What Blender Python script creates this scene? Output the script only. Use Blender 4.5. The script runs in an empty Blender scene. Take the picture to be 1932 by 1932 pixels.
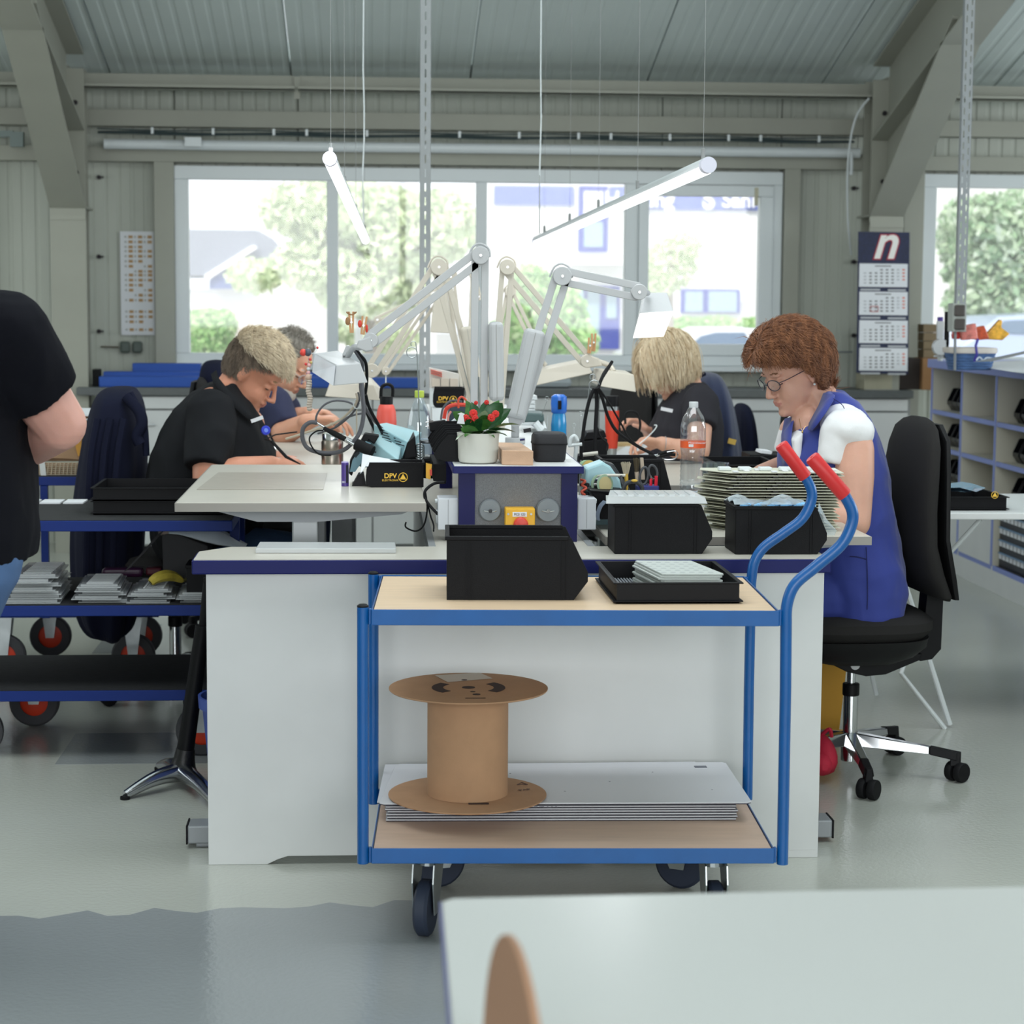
import bpy, bmesh, math, random
import numpy as np
from mathutils import Vector, Matrix, Euler, Quaternion
random.seed(7); RNG = np.random.default_rng(7)
PI = math.pi
SC = bpy.context.scene; COL = SC.collection
# ---------------------------------------------------------------- camera, sky, light, exposure
CH = 1.4; FPX = 3800.0
YAW = math.atan(266/3800*math.cos(.106)); PIT = math.atan(404/3800); ROL = .0070
_f = Vector((math.sin(YAW)*math.cos(PIT), math.cos(YAW)*math.cos(PIT), -math.sin(PIT)))
_r0 = Vector((math.cos(YAW), -math.sin(YAW), 0)); _u0 = _r0.cross(_f)
_r = _r0*math.cos(ROL)+_u0*math.sin(ROL); _u = -_r0*math.sin(ROL)+_u0*math.cos(ROL)
cd = bpy.data.cameras.new('camera'); cam = bpy.data.objects.new('camera', cd); COL.objects.link(cam)
cam.matrix_world = Matrix((( _r.x,_u.x,-_f.x,0),(_r.y,_u.y,-_f.y,0),(_r.z,_u.z,-_f.z,CH),(0,0,0,1)))
cd.sensor_width = 24; cd.lens = FPX/1932*24; cd.clip_end = 400; cd.clip_start = .05
cd.dof.use_dof = True; cd.dof.focus_distance = 5.1; cd.dof.aperture_fstop = 4.0
SC.camera = cam
SC.view_settings.view_transform = 'Standard'; SC.view_settings.look = 'None'
SC.view_settings.exposure = 0.0; SC.view_settings.gamma = 1; SC.view_settings.use_curve_mapping = False
SC.cycles.use_denoising = True; SC.cycles.max_bounces = 10; SC.cycles.diffuse_bounces = 4
SC.cycles.glossy_bounces = 4; SC.cycles.transmission_bounces = 8; SC.cycles.transparent_max_bounces = 12
SC.cycles.caustics_reflective = False; SC.cycles.caustics_refractive = False; SC.cycles.sample_clamp_indirect = 4
W = bpy.data.worlds.new('overcast_sky'); SC.world = W; W.use_nodes = True
wb = W.node_tree.nodes['Background']; wb.inputs[0].default_value = (.90,.95,1.0,1); wb.inputs[1].default_value = 1.45
def light(name, kind, loc, rot, energy, col=(1,1,1), size=(1,1), ang=None, spread=None):
    l = bpy.data.lights.new(name, kind); l.energy = energy; l.color = col
    if kind == 'AREA':
        l.shape = 'RECTANGLE'; l.size, l.size_y = size
        if spread: l.spread = spread
    if kind == 'SUN': l.angle = ang
    o = bpy.data.objects.new(name, l); o.location = loc; o.rotation_euler = rot; COL.objects.link(o); return o
light('sun', 'SUN', (0,-5,12), (math.radians(48),0,math.radians(-25)), 2.8, (1,.97,.92), ang=math.radians(3))
light('overhead_key_light', 'AREA', (.3,4.6,4.15), (0,0,0), 150, (.93,.98,1), (5.5,2.0))  # soft overhead key added out of view beneath the closed roof, no skylight built
light('ceiling_fill_uplight', 'AREA', (.5,6.6,2.5), (math.radians(180),0,0), 58, (.9,.96,1), (6,1.6))  # unseen area light added to brighten the ceiling, no fixture belongs to it
light('front_fill_light', 'AREA', (.5,-3.9,2.1), (math.radians(90),0,0), 385, (.95,.98,1), (9,2.2))  # unseen frontal fill added behind the camera, the front wall is solid, without window
light('left_fill_light', 'AREA', (-4.9,8.0,2.0), (math.radians(90),0,math.radians(-90)), 55, (.93,.97,1), (5,1.6))  # unseen fill added to lift the left wall and column, wall has no window
light('right_fill_light', 'AREA', (7.7,6.5,1.9), (math.radians(90),0,math.radians(90)), 200, (.9,.96,1), (6,1.6))  # unseen fill added at the right, no window is built in that wall
# ---------------------------------------------------------------- pixel helpers (photo frame 1932x1932): a pixel plus a real depth gives a real point
def ray(px, py): return _f+_r*((px-966)/FPX)-_u*((py-966)/FPX)
def at(px, py, Y=None, Z=None, X=None):
    d = ray(px, py)
    t = Y/d.y if Y is not None else ((Z-CH)/d.z if Z is not None else X/d.x)
    return Vector((0,0,CH))+d*t
def atd(px, py, Y): return at(px, py, Y=Y)
# ---------------------------------------------------------------- materials
MT = {}
def mat(name, col, rough=.6, metal=0., bump=0., bscale=60., var=0., vscale=6., spec=.5, trans=0., emis=None, es=1., alpha=1., coat=0., ior=1.45, stretch=None, sheen=0., col2=None, sss=0.):
    if name in MT: return MT[name]
    m = bpy.data.materials.new(name); m.use_nodes = True; MT[name] = m
    nt = m.node_tree; b = nt.nodes['Principled BSDF']; L = nt.links.new
    c = tuple((x/255/12.92 if x/255 <= .04045 else ((x/255+.055)/1.055)**2.4) for x in col)+(1,)
    b.inputs['Base Color'].default_value = c
    b.inputs['Roughness'].default_value = rough; b.inputs['Metallic'].default_value = metal
    b.inputs['Specular IOR Level'].default_value = spec; b.inputs['IOR'].default_value = ior
    if trans: b.inputs['Transmission Weight'].default_value = trans
    if coat: b.inputs['Coat Weight'].default_value = coat; b.inputs['Coat Roughness'].default_value = .15
    if sheen: b.inputs['Sheen Weight'].default_value = sheen
    if sss: b.inputs['Subsurface Weight'].default_value = sss; b.inputs['Subsurface Radius'].default_value = (.01,.004,.002); b.inputs['Subsurface Scale'].default_value = .5
    if alpha < 1: b.inputs['Alpha'].default_value = alpha
    if emis: b.inputs['Emission Color'].default_value = tuple(emis)+(1,); b.inputs['Emission Strength'].default_value = es
    tc = None
    def coord(scale):
        t = nt.nodes.new('ShaderNodeTexCoord'); mp = nt.nodes.new('ShaderNodeMapping'); L(t.outputs['Object'], mp.inputs[0])
        s = stretch or (1,1,1); mp.inputs['Scale'].default_value = tuple(scale*k for k in s)
        n = nt.nodes.new('ShaderNodeTexNoise'); n.inputs['Scale'].default_value = 1; n.inputs['Detail'].default_value = 4
        L(mp.outputs[0], n.inputs[0]); return n
    if var or col2:
        n = coord(vscale); r = nt.nodes.new('ShaderNodeMix'); r.data_type = 'RGBA'
        if col2: c2 = tuple(((x/255+.055)/1.055)**2.4 for x in col2)+(1,); lo, hi = c, c2
        else: lo = tuple(max(0,k*(1-var)) for k in c[:3])+(1,); hi = tuple(min(1,k*(1+var)) for k in c[:3])+(1,)
        mr = nt.nodes.new('ShaderNodeMapRange'); mr.inputs[1].default_value = .3; mr.inputs[2].default_value = .7
        L(n.outputs[0], mr.inputs[0]); L(mr.outputs[0], r.inputs[0]); r.inputs[6].default_value = lo; r.inputs[7].default_value = hi
        L(r.outputs[2], b.inputs['Base Color'])
    if bump:
        n = coord(bscale); bp = nt.nodes.new('ShaderNodeBump'); bp.inputs['Strength'].default_value = bump; bp.inputs['Distance'].default_value = .003
        L(n.outputs[0], bp.inputs['Height']); L(bp.outputs[0], b.inputs['Normal'])
    return m
def glass(name, tint=(255,255,255), refl=.06, dens=0.):     # thin clear sheet: see-through with a faint mirror and a little milkiness
    if name in MT: return MT[name]
    m = bpy.data.materials.new(name); m.use_nodes = True; MT[name] = m; nt = m.node_tree; nt.nodes.clear(); L = nt.links.new
    o = nt.nodes.new('ShaderNodeOutputMaterial'); t = nt.nodes.new('ShaderNodeBsdfTransparent'); g = nt.nodes.new('ShaderNodeBsdfGlossy')
    t.inputs[0].default_value = tuple((x/255)**2.2 for x in tint)+(1,); g.inputs['Roughness'].default_value = .03
    fr = nt.nodes.new('ShaderNodeLayerWeight'); fr.inputs[0].default_value = .25
    mr = nt.nodes.new('ShaderNodeMapRange'); mr.inputs[3].default_value = refl; mr.inputs[4].default_value = .75; L(fr.outputs['Facing'], mr.inputs[0])
    pw = nt.nodes.new('ShaderNodeMath'); pw.operation = 'POWER'; pw.inputs[1].default_value = 2.2; L(fr.outputs['Facing'], pw.inputs[0]); L(pw.outputs[0], mr.inputs[0])
    mx = nt.nodes.new('ShaderNodeMixShader'); L(mr.outputs[0], mx.inputs[0]); L(t.outputs[0], mx.inputs[1]); L(g.outputs[0], mx.inputs[2])
    last = mx.outputs[0]
    if dens:
        d = nt.nodes.new('ShaderNodeBsdfDiffuse'); d.inputs[0].default_value = tuple((x/255)**2.2 for x in tint)+(1,)
        m2 = nt.nodes.new('ShaderNodeMixShader'); m2.inputs[0].default_value = dens; L(last, m2.inputs[1]); L(d.outputs[0], m2.inputs[2]); last = m2.outputs[0]
    L(last, o.inputs[0]); return m
# ---------------------------------------------------------------- mesh builder
def rotm(rx=0, ry=0, rz=0): return Euler((rx,ry,rz)).to_matrix()
def frame(d, up=Vector((0,0,1))):       # matrix whose Z column is d
    d = Vector(d).normalized(); x = Vector(up).cross(d)
    if x.length < 1e-4: x = Vector((1,0,0)).cross(d)
    if x.length < 1e-4: x = Vector((0,1,0)).cross(d)
    x.normalize(); y = d.cross(x); return Matrix((x,y,d)).transposed()
class MB:
    def __init__(s): s.v = []; s.f = []; s.mi = []; s.cur = 0
    def add(s, vs, fs):
        o = len(s.v); s.v += [tuple(v) for v in vs]; s.f += [tuple(i+o for i in f) for f in fs]; s.mi += [s.cur]*len(fs); return s
    def box(s, c, d, R=None):
        hx,hy,hz = d[0]/2,d[1]/2,d[2]/2; R = R or Matrix.Identity(3); c = Vector(c)
        vs = [c+R@Vector((x*hx,y*hy,z*hz)) for x in (-1,1) for y in (-1,1) for z in (-1,1)]
        return s.add(vs, [(0,1,3,2),(4,6,7,5),(0,4,5,1),(2,3,7,6),(0,2,6,4),(1,5,7,3)])
    def bx(s, x0, x1, y0, y1, z0, z1): return s.box(((x0+x1)/2,(y0+y1)/2,(z0+z1)/2), (abs(x1-x0),abs(y1-y0),abs(z1-z0)))
    def ring(s, c, R, r, n, ry=None): return [Vector(c)+R@Vector((math.cos(2*PI*i/n)*r, math.sin(2*PI*i/n)*(ry or r), 0)) for i in range(n)]
    def cyl(s, p0, p1, r0, r1=None, n=16, cap=True):
        p0 = Vector(p0); p1 = Vector(p1); r1 = r0 if r1 is None else r1; R = frame(p1-p0)
        vs = s.ring(p0,R,r0,n)+s.ring(p1,R,r1,n); fs = [(i,(i+1)%n,n+(i+1)%n,n+i) for i in range(n)]
        if cap: fs += [tuple(range(n-1,-1,-1)), tuple(range(n,2*n))]
        return s.add(vs, fs)
    def tube(s, pts, r, n=8, closed=False, cap=True, rs=None):
        pts = [Vector(p) for p in pts]; m = len(pts); vs = []; prev = None
        for i,p in enumerate(pts):
            a = pts[(i-1)%m] if (i or closed) else p; b = pts[(i+1)%m] if (i < m-1 or closed) else p
            d = (b-a).normalized() if (b-a).length > 1e-9 else Vector((0,0,1))
            if prev is None: R = frame(d)
            else:
                x = prev-d*prev.dot(d)
                x = x.normalized() if x.length > 1e-6 else frame(d).col[0]; R = Matrix((x,d.cross(x),d)).transposed()
            prev = R.col[0].copy(); vs += s.ring(p,R,(rs[i] if rs else r),n)
        fs = [(j*n+i,j*n+(i+1)%n,((j+1)%m)*n+(i+1)%n,((j+1)%m)*n+i) for j in range(m if closed else m-1) for i in range(n)]
        if cap and not closed: fs += [tuple(range(n-1,-1,-1)), tuple(range((m-1)*n,m*n))]
        return s.add(vs, fs)
    def lathe(s, prof, n=32, c=(0,0,0), R=None, sx=1, sy=1, cap=True):
        c = Vector(c); R = R or Matrix.Identity(3); m = len(prof)
        vs = [c+R@Vector((r*math.cos(2*PI*i/n)*sx, r*math.sin(2*PI*i/n)*sy, z)) for r,z in prof for i in range(n)]
        fs = [(j*n+i,j*n+(i+1)%n,(j+1)*n+(i+1)%n,(j+1)*n+i) for j in range(m-1) for i in range(n)]
        if cap and prof[0][0] > 1e-5: fs.append(tuple(range(n-1,-1,-1)))
        if cap and prof[-1][0] > 1e-5: fs.append(tuple(range((m-1)*n,m*n)))
        return s.add(vs, fs)
    def prism(s, pts, a0, a1, ax='y'):      # outline in the two other axes, extruded along ax
        n = len(pts); mk = {'y': lambda p,a: (p[0],a,p[1]), 'x': lambda p,a: (a,p[0],p[1]), 'z': lambda p,a: (p[0],p[1],a)}[ax]
        vs = [mk(p,a0) for p in pts]+[mk(p,a1) for p in pts]
        return s.add(vs, [(i,(i+1)%n,n+(i+1)%n,n+i) for i in range(n)]+[tuple(range(n-1,-1,-1)), tuple(range(n,2*n))])
    def ell(s, c, r, R=None, n=12):
        R = R or Matrix.Identity(3); c = Vector(c); m = max(4,n//2); vs = []
        for j in range(1,m):
            t = PI*j/m
            vs += [c+R@Vector((r[0]*math.sin(t)*math.cos(2*PI*i/n), r[1]*math.sin(t)*math.sin(2*PI*i/n), r[2]*math.cos(t))) for i in range(n)]
        a = len(vs); vs += [c+R@Vector((0,0,r[2])), c+R@Vector((0,0,-r[2]))]
        fs = [(j*n+i,(j+1)*n+i,(j+1)*n+(i+1)%n,j*n+(i+1)%n) for j in range(m-2) for i in range(n)]
        fs += [(i,(i+1)%n,a) for i in range(n)]+[((m-2)*n+(i+1)%n,(m-2)*n+i,a+1) for i in range(n)]
        return s.add(vs, fs)
    def cap(s, p0, r0, p1, r1, n=12):       # tapered capsule
        s.cyl(p0,p1,r0,r1,n); s.ell(p0,(r0,)*3,n=n); return s.ell(p1,(r1,)*3,n=n)
    def build(s, name, m, parent=None, smooth=False, bevel=0., seg=2, **kw):
        me = bpy.data.meshes.new(name); vs = s.v
        if parent is not None:
            inv = wm(parent).inverted(); vs = [inv@Vector(v) for v in vs]
        me.from_pydata([tuple(v) for v in vs], [], s.f); me.update()
        for mm in (m if isinstance(m,(list,tuple)) else [m]): me.materials.append(mm)
        if isinstance(m,(list,tuple)): me.polygons.foreach_set('material_index', s.mi)
        bm = bmesh.new(); bm.from_mesh(me); bmesh.ops.recalc_face_normals(bm, faces=bm.faces)
        if smooth:
            for f in bm.faces: f.smooth = True
            for e in bm.edges:
                if len(e.link_faces) == 2 and e.calc_face_angle(0) > math.radians(38): e.smooth = False
        bm.to_mesh(me); bm.free()
        o = bpy.data.objects.new(name, me); COL.objects.link(o)
        if parent is not None: o.parent = parent
        if bevel:
            b = o.modifiers.new('bevel','BEVEL'); b.width = bevel; b.segments = seg; b.limit_method = 'ANGLE'; b.angle_limit = math.radians(50)
            b.harden_normals = False
        for k,v in kw.items(): o[k] = v
        return o
def wm(o):
    M = Matrix.LocRotScale(o.location, o.rotation_euler, o.scale)
    return (wm(o.parent)@M) if o.parent else M
def tag(o, label=None, cat=None, group=None, kind=None):
    if label: o['label'] = label
    if cat: o['category'] = cat
    if group: o['group'] = group
    if kind: o['kind'] = kind
    return o
def thing(name, label, cat, loc=(0,0,0), rz=0., group=None, rot=None):
    o = bpy.data.objects.new(name, None); COL.objects.link(o); o.location = loc; o.rotation_euler = rot or (0,0,rz)
    o.empty_display_size = .05
    return tag(o, label, cat, group)
def copy_tree(o, parent=None):
    c = o.copy(); COL.objects.link(c)
    if parent is not None: c.parent = parent
    for ch in list(o.children): copy_tree(ch, c)
    return c
def dup(o, loc, rz=None, label=None, rot=None):
    c = copy_tree(o); c.location = loc
    if rz is not None: c.rotation_euler = (0,0,rz)
    if rot is not None: c.rotation_euler = rot
    if label: c['label'] = label
    return c
ORD = ['first','second','third','fourth','fifth','sixth','seventh','eighth','ninth','tenth','eleventh','twelfth','thirteenth','fourteenth','fifteenth','sixteenth','seventeenth','eighteenth','nineteenth','twentieth']
def struct(o): o['kind'] = 'structure'; return o
def text(name, body, size, m, loc, R, parent=None, depth=.0005, align='CENTER', shear=0., bold=0., sx=1.):
    cu = bpy.data.curves.new(name,'FONT'); cu.body = body; cu.size = size; cu.align_x = align; cu.align_y = 'CENTER'; cu.extrude = depth; cu.shear = shear; cu.offset = bold
    t = bpy.data.objects.new(name, cu); COL.objects.link(t); dg = bpy.context.evaluated_depsgraph_get()
    me = bpy.data.meshes.new_from_object(t.evaluated_get(dg)); COL.objects.unlink(t); bpy.data.objects.remove(t)
    M = Matrix.Translation(Vector(loc))@R.to_4x4()@Matrix.Diagonal((sx,1,1,1))
    if parent is not None: M = wm(parent).inverted()@M
    me.transform(M); me.materials.clear(); me.materials.append(m)
    o = bpy.data.objects.new(name, me); COL.objects.link(o)
    if parent is not None: o.parent = parent
    return o
FRONT = rotm(PI/2,0,0)                      # text standing up and facing the camera side (-Y)
def arc(c, r, a0, a1, n=10, ax='xz'):
    out = []
    for i in range(n+1):
        a = a0+(a1-a0)*i/n; x,z = r*math.cos(a), r*math.sin(a)
        out.append(Vector(c)+(Vector((x,0,z)) if ax == 'xz' else Vector((x,z,0)) if ax == 'xy' else Vector((0,x,z))))
    return out
def spl(pts, k=6):                          # Catmull-Rom through points
    P = [Vector(p) for p in pts]; out = []
    for i in range(len(P)-1):
        a = P[max(i-1,0)]; b = P[i]; c = P[i+1]; d = P[min(i+2,len(P)-1)]
        for j in range(k):
            t = j/k; out.append(.5*((2*b)+(c-a)*t+(2*a-5*b+4*c-d)*t*t+(3*b-a-3*c+d)*t**3))
    return out+[P[-1]]
def pl(pts, Y): return [(p.x,p.z) for p in (at(x,y,Y=Y) for x,y in pts)]
# shared materials
steel = mat('painted_steel', (158,159,148), .55, bump=.05, bscale=40, var=.04, vscale=3)
wallm = mat('wall_sheet', (180,184,174), .6, var=.03, vscale=2)
roofm = mat('roof_sheet', (206,216,214), .5, var=.04, vscale=2)
white = mat('white_laminate', (212,214,214), .45, var=.03, vscale=5)
pvc = mat('white_pvc', (214,220,222), .35)
darktop = mat('dark_worktop', (92,96,96), .4, var=.08, vscale=30)
navyedge = mat('navy_edge', (14,22,88), .45, spec=.3, bump=.03)
blue = mat('blue_enamel', (0,86,156), .38, coat=.3, var=.08, vscale=12)
dblue = mat('dark_blue_enamel', (0,38,114), .45, spec=.35)
black = mat('black_plastic', (11,11,15), .5, spec=.25, bump=.06, bscale=300)
rubber = mat('black_rubber', (17,17,20), .7, spec=.3)
greyp = mat('grey_plastic', (130,134,138), .5)
chrome = mat('chrome', (200,202,205), .14, metal=1)
zinc = mat('zinc_steel', (176,182,184), .34, metal=.9, var=.1, vscale=20)
wood = mat('beech_board', (212,186,156), .5, var=.06, vscale=8, stretch=(1,8,1))
kraft = mat('cardboard', (166,134,104), .85, var=.06, vscale=25, bump=.1, bscale=200)
lampw = mat('lamp_white', (196,193,186), .38)
paper = mat('white_paper', (222,224,228), .7)
# ================================================================ SETTING
XL, XR, YB, YF = -5.2, 8.0, 11.5, -4.2
floorm = mat('epoxy_floor', (180,183,175), .15, spec=.5, var=.05, vscale=1.2, bump=.30, bscale=75)
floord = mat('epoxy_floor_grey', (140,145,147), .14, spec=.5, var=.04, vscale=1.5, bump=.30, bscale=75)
b = MB(); b.bx(XL,XR,YF,YB+.2,-.1,0); fl = struct(b.build('floor', floorm))
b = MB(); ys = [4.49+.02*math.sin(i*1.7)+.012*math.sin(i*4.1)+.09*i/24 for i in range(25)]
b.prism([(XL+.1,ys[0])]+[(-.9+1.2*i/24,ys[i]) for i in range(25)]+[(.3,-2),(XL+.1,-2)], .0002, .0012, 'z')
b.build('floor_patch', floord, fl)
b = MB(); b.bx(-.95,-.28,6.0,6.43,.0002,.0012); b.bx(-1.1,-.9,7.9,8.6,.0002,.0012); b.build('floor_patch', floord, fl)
# ceiling: ribbed sandwich sheets, 1 m wide, falling towards the window wall
ceil = thing('ceiling', None, None); struct(ceil)
def zc(Y): return 2.60+.25*(11.5-Y)
def ribbed(width, nr, d):
    p = []; w = width/nr
    for i in range(nr):
        x = i*w; p += [(x,0),(x+w*.62,0),(x+w*.72,d),(x+w*.9,d)]
    return p+[(width,0)]
cm = None
for k in range(-6,9):
    x0 = k*.995+.56-.01
    prof = ribbed(.985,11,.0028)
    if cm is None:
        b = MB(); n = len(prof); vs = []
        for (Y,dz) in ((YB+.1,0),(2.2,0)): vs += [(x,Y,zc(Y)+d) for x,d in prof]
        for (Y,dz) in ((YB+.1,.08),(2.2,.08)): vs += [(x,Y,zc(Y)+.08) for x,d in (prof[0],prof[-1])]
        fs = [(i,i+1,n+i+1,n+i) for i in range(n-1)]; a = 2*n
        fs += [(a,a+1,a+3,a+2),(0,n,a+2,a),(n-1,a+1,a+3,2*n-1)]
        b.add(vs,fs); o = b.build('roof_panel', roofm, ceil); cm = o; o.location.x = x0
    else:
        o = cm.copy(); COL.objects.link(o); o.location.x = x0
b = MB(); b.add([(XL,2.2,zc(2.2)),(XR,2.2,zc(2.2)),(XR,YF,3.4),(XL,YF,3.4)],[(0,1,2,3)]); b.build('roof_slope', roofm, ceil)
b = MB(); b.bx(XL,XR,YB-.1,YB+.12,zc(YB)+.09,zc(YB)+.2); b.build('roof_closer', roofm, ceil)
# other walls
b = MB(); b.bx(XL-.1,XL,YF,YB+.2,0,5.2); struct(b.build('wall_left', wallm))
b = MB(); b.bx(XR,XR+.1,YF,YB+.2,0,5.2); struct(b.build('wall_right', wallm))
b = MB(); b.bx(XL,XR,YF-.1,YF,0,3.6); struct(b.build('wall_front', wallm))
# window wall: vertical ribbed sheets with gaps for the windows
wall = struct(thing('wall_back', None, None))
WINZ0, WINZ1 = 1.02, 2.12
gaps = [(-4.9,-2.3), (-1.10,2.325), (3.14,6.3)]
segs = []; x = XL
for g in gaps: segs.append((x,g[0],0,2.75)); segs.append((g[0],g[1],0,WINZ0)); segs.append((g[0],g[1],WINZ1,2.75)); x = g[1]
segs.append((x,XR,0,2.75))
for x0,x1,z0,z1 in segs:
    nn = max(1,round((x1-x0)/.7)); w = (x1-x0)/nn
    for i in range(nn):
        pr = ribbed(w-.006, max(2,round(w/.075)), .005); pts = [(x0+i*w+.003+px, YB+py) for px,py in pr]
        pts += [(x0+i*w+.003+w-.006,YB+.08),(x0+i*w+.003,YB+.08)]
        b = MB(); b.prism(pts, z0, z1, 'z'); b.build('wall_panel', wallm, wall)
for x0,x1,z0,z1 in segs:
    b = MB(); b.bx(x0,x1,YB+.081,YB+.14,z0,z1); b.build('wall_core', wallm, wall)
# rails, purlins, conduit along the wall (each its own length)
def zat(py, Y=11.35, px=900): return at(px, py, Y=Y).z
def rail(name, y0, y1, Y, dep, m=steel, xs=(XL+.05,XR-.05), flange=False):
    z1, z0 = zat(y0,Y), zat(y1,Y); b = MB(); b.bx(xs[0],xs[1],Y,Y+dep,z0,z1)
    if flange: b.bx(xs[0],xs[1],Y-.045,Y,z0-.004,z0+.006); b.bx(xs[0],xs[1],Y-.01,Y,z1-.006,z1)
    return b.build(name, m, None, bevel=.002)
struct(rail('trim_1', 215,246, 11.38, .10))
struct(rail('trim_2', 284,312, 11.40, .09))
for x0,x1 in ((XL+.05,-.42),(-.40,XR-.05)):
    o = MB(); z1,z0 = zat(150,11.2), zat(176,11.2); o.bx(x0,x1,11.2,11.206,z0,z1); o.bx(x0,x1,11.1,11.206,z0-.006,z0); o.bx(x0,x1,11.2,11.27,z1,z1+.005)
    o.bx(x0,x1,11.1,11.106,z0-.006,z0+.014)
    struct(o.build('trim_3', steel, None))
b = MB(); b.bx(-.425,-.395,11.185,11.2,zat(192,11.2),zat(150,11.2)); 
for q in (0,1): b.cyl((-.36,11.19,zat(158+q*8,11.2)),(-.36,11.2,zat(158+q*8,11.2)),.006,n=8)
tag(b.build('splice_plate', steel), 'small steel splice plate joining the two eaves purlins', 'plate')
b = MB(); b.cyl((-1.47,11.345,zat(279,11.3)),(2.74,11.345,zat(279,11.3)),.028,n=20); b.box((-.98,11.28,zat(275,11.3)),(.09,.03,.05))
tag(b.build('conduit_pipe', pvc, smooth=True), 'white conduit pipe running above the wide middle window', 'pipe')
for i,(y,r) in enumerate(((261,.006),(264,.006),(257,.004))):
    b = MB(); b.tube([(-1.5+4.2*t/24, 11.33-.02*i, zat(y,11.3)+.012+.004*math.sin(t*1.3+i)) for t in range(25)], r, 6)
    tag(b.build('cable', mat('dark_cable',(60,72,74),.5)), ['dark cable lying just above the white conduit','second dark cable along the white conduit, clipped to it','thin upper cable sagging along the wall rail'][i], 'cable')
b = MB()
for k in range(14): b.box((-1.2+.28*k+.05*(k%3),11.27,zat(259,11.3)+.012),(.014,.006,.035))
o = tag(b.build('cable_clips', pvc), 'white plastic clips holding the cables to the wall rail', 'clip', kind='stuff')
b = MB(); b.bx(-3.2,-1.95,11.27,11.31,zat(270,11.3),zat(258,11.3)); b.box((at(30,260,Y=11.2).x,11.24,at(30,262,Y=11.2).z),(.07,.05,.08))
tag(b.build('conduit_box', mat('box_grey',(120,132,130),.5)), 'grey junction box on the rail at the upper left corner', 'junction box')
# steel portal frames with haunch
def portal(name, xc, sgn, pts_in):
    t = struct(thing(name, None, None, (xc,11.15,0)))
    w = .19; x0,x1 = xc-w/2, xc+w/2
    yc = 11.05
    b = MB(); b.bx(x0,x1,yc,yc+.012,0,2.60); b.build('column_flange', steel, t)
    b = MB(); b.bx(xc-.006,xc+.006,yc+.012,yc+.30,0,2.62); b.bx(xc-.07,xc+.07,yc+.29,yc+.3,0,2.62); b.build('column_web', steel, t)
    b = MB(); b.bx(x0,x1,yc-.002,yc+.3,1.86,1.872); b.bx(x0,x1,yc-.006,yc+.012,1.80,1.83); b.build('stiffener', steel, t)
    # rafter following the roof
    def slab(y0,z0,y1,z1,th,xx0=x0,xx1=x1):
        q = MB(); q.add([(x,y,z) for x in (xx0,xx1) for (y,z) in ((y0,z0),(y1,z1),(y1,z1+th),(y0,z0+th))],[(0,1,2,3),(7,6,5,4),(0,4,5,1),(1,5,6,2),(2,6,7,3),(3,7,4,0)]); return q
    ye = 3.0
    slab(yc,zc(yc)-.04,ye,zc(ye)-.04,.012).build('rafter_top_flange', steel, t)
    slab(yc,zc(yc)-.44,ye,zc(ye)-.30,.012).build('rafter_bottom_flange', steel, t)
    slab(yc,zc(yc)-.44,ye,zc(ye)-.30,.0,xc-.005,xc+.005)
    b = MB(); b.prism([(yc,zc(yc)-.03),(ye,zc(ye)-.03),(ye,zc(ye)-.29),(yc,zc(yc)-.43)], xc-.005,xc+.005,'x'); b.build('rafter_web', steel, t)
    # haunch
    yh, zh = 9.55, zc(9.55)-.36
    slab(yc,1.86,yh,zh,.014).build('haunch_flange', steel, t)
    b = MB(); b.prism([(yc,1.87),(yh,zh+.01),(yh,zc(yh)-.3),(yc,zc(yc)-.4)], xc-.005,xc+.005,'x'); b.build('haunch_web', steel, t)
    for (bx_,bz) in ((-.03,2.42),(.05,2.42),(-.03,2.05),(.05,2.05)):
        q = MB(); q.cyl((xc+bx_*1.0,yc-.006,bz),(xc+bx_,yc-.016,bz),.014,n=6); q.build('bolt', mat('dark_bolt',(44,40,44),.5,metal=.4), t)
    return t
portal('trim_4', -1.63, -1, None); portal('trim_5', 2.83, 1, None)
# jamb posts and flats beside the windows
for i,(xa,xb) in enumerate(((-1.21,-1.10),(2.33,2.42),(3.02,3.135),(-2.3,-2.15))):
    b = MB(); b.bx(xa,xb,11.40,11.5,0,zat(312,11.4)); struct(b.build('trim_%d'%(6+i), steel, bevel=.003))
b = MB(); b.cyl((2.93,11.42,.9),(2.93,11.42,2.1),.018,n=10); tag(b.build('drain_pipe', mat('pipe_dark',(78,80,68),.5), smooth=True), 'dark vertical pipe on the wall right of the calendar', 'pipe')
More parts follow.
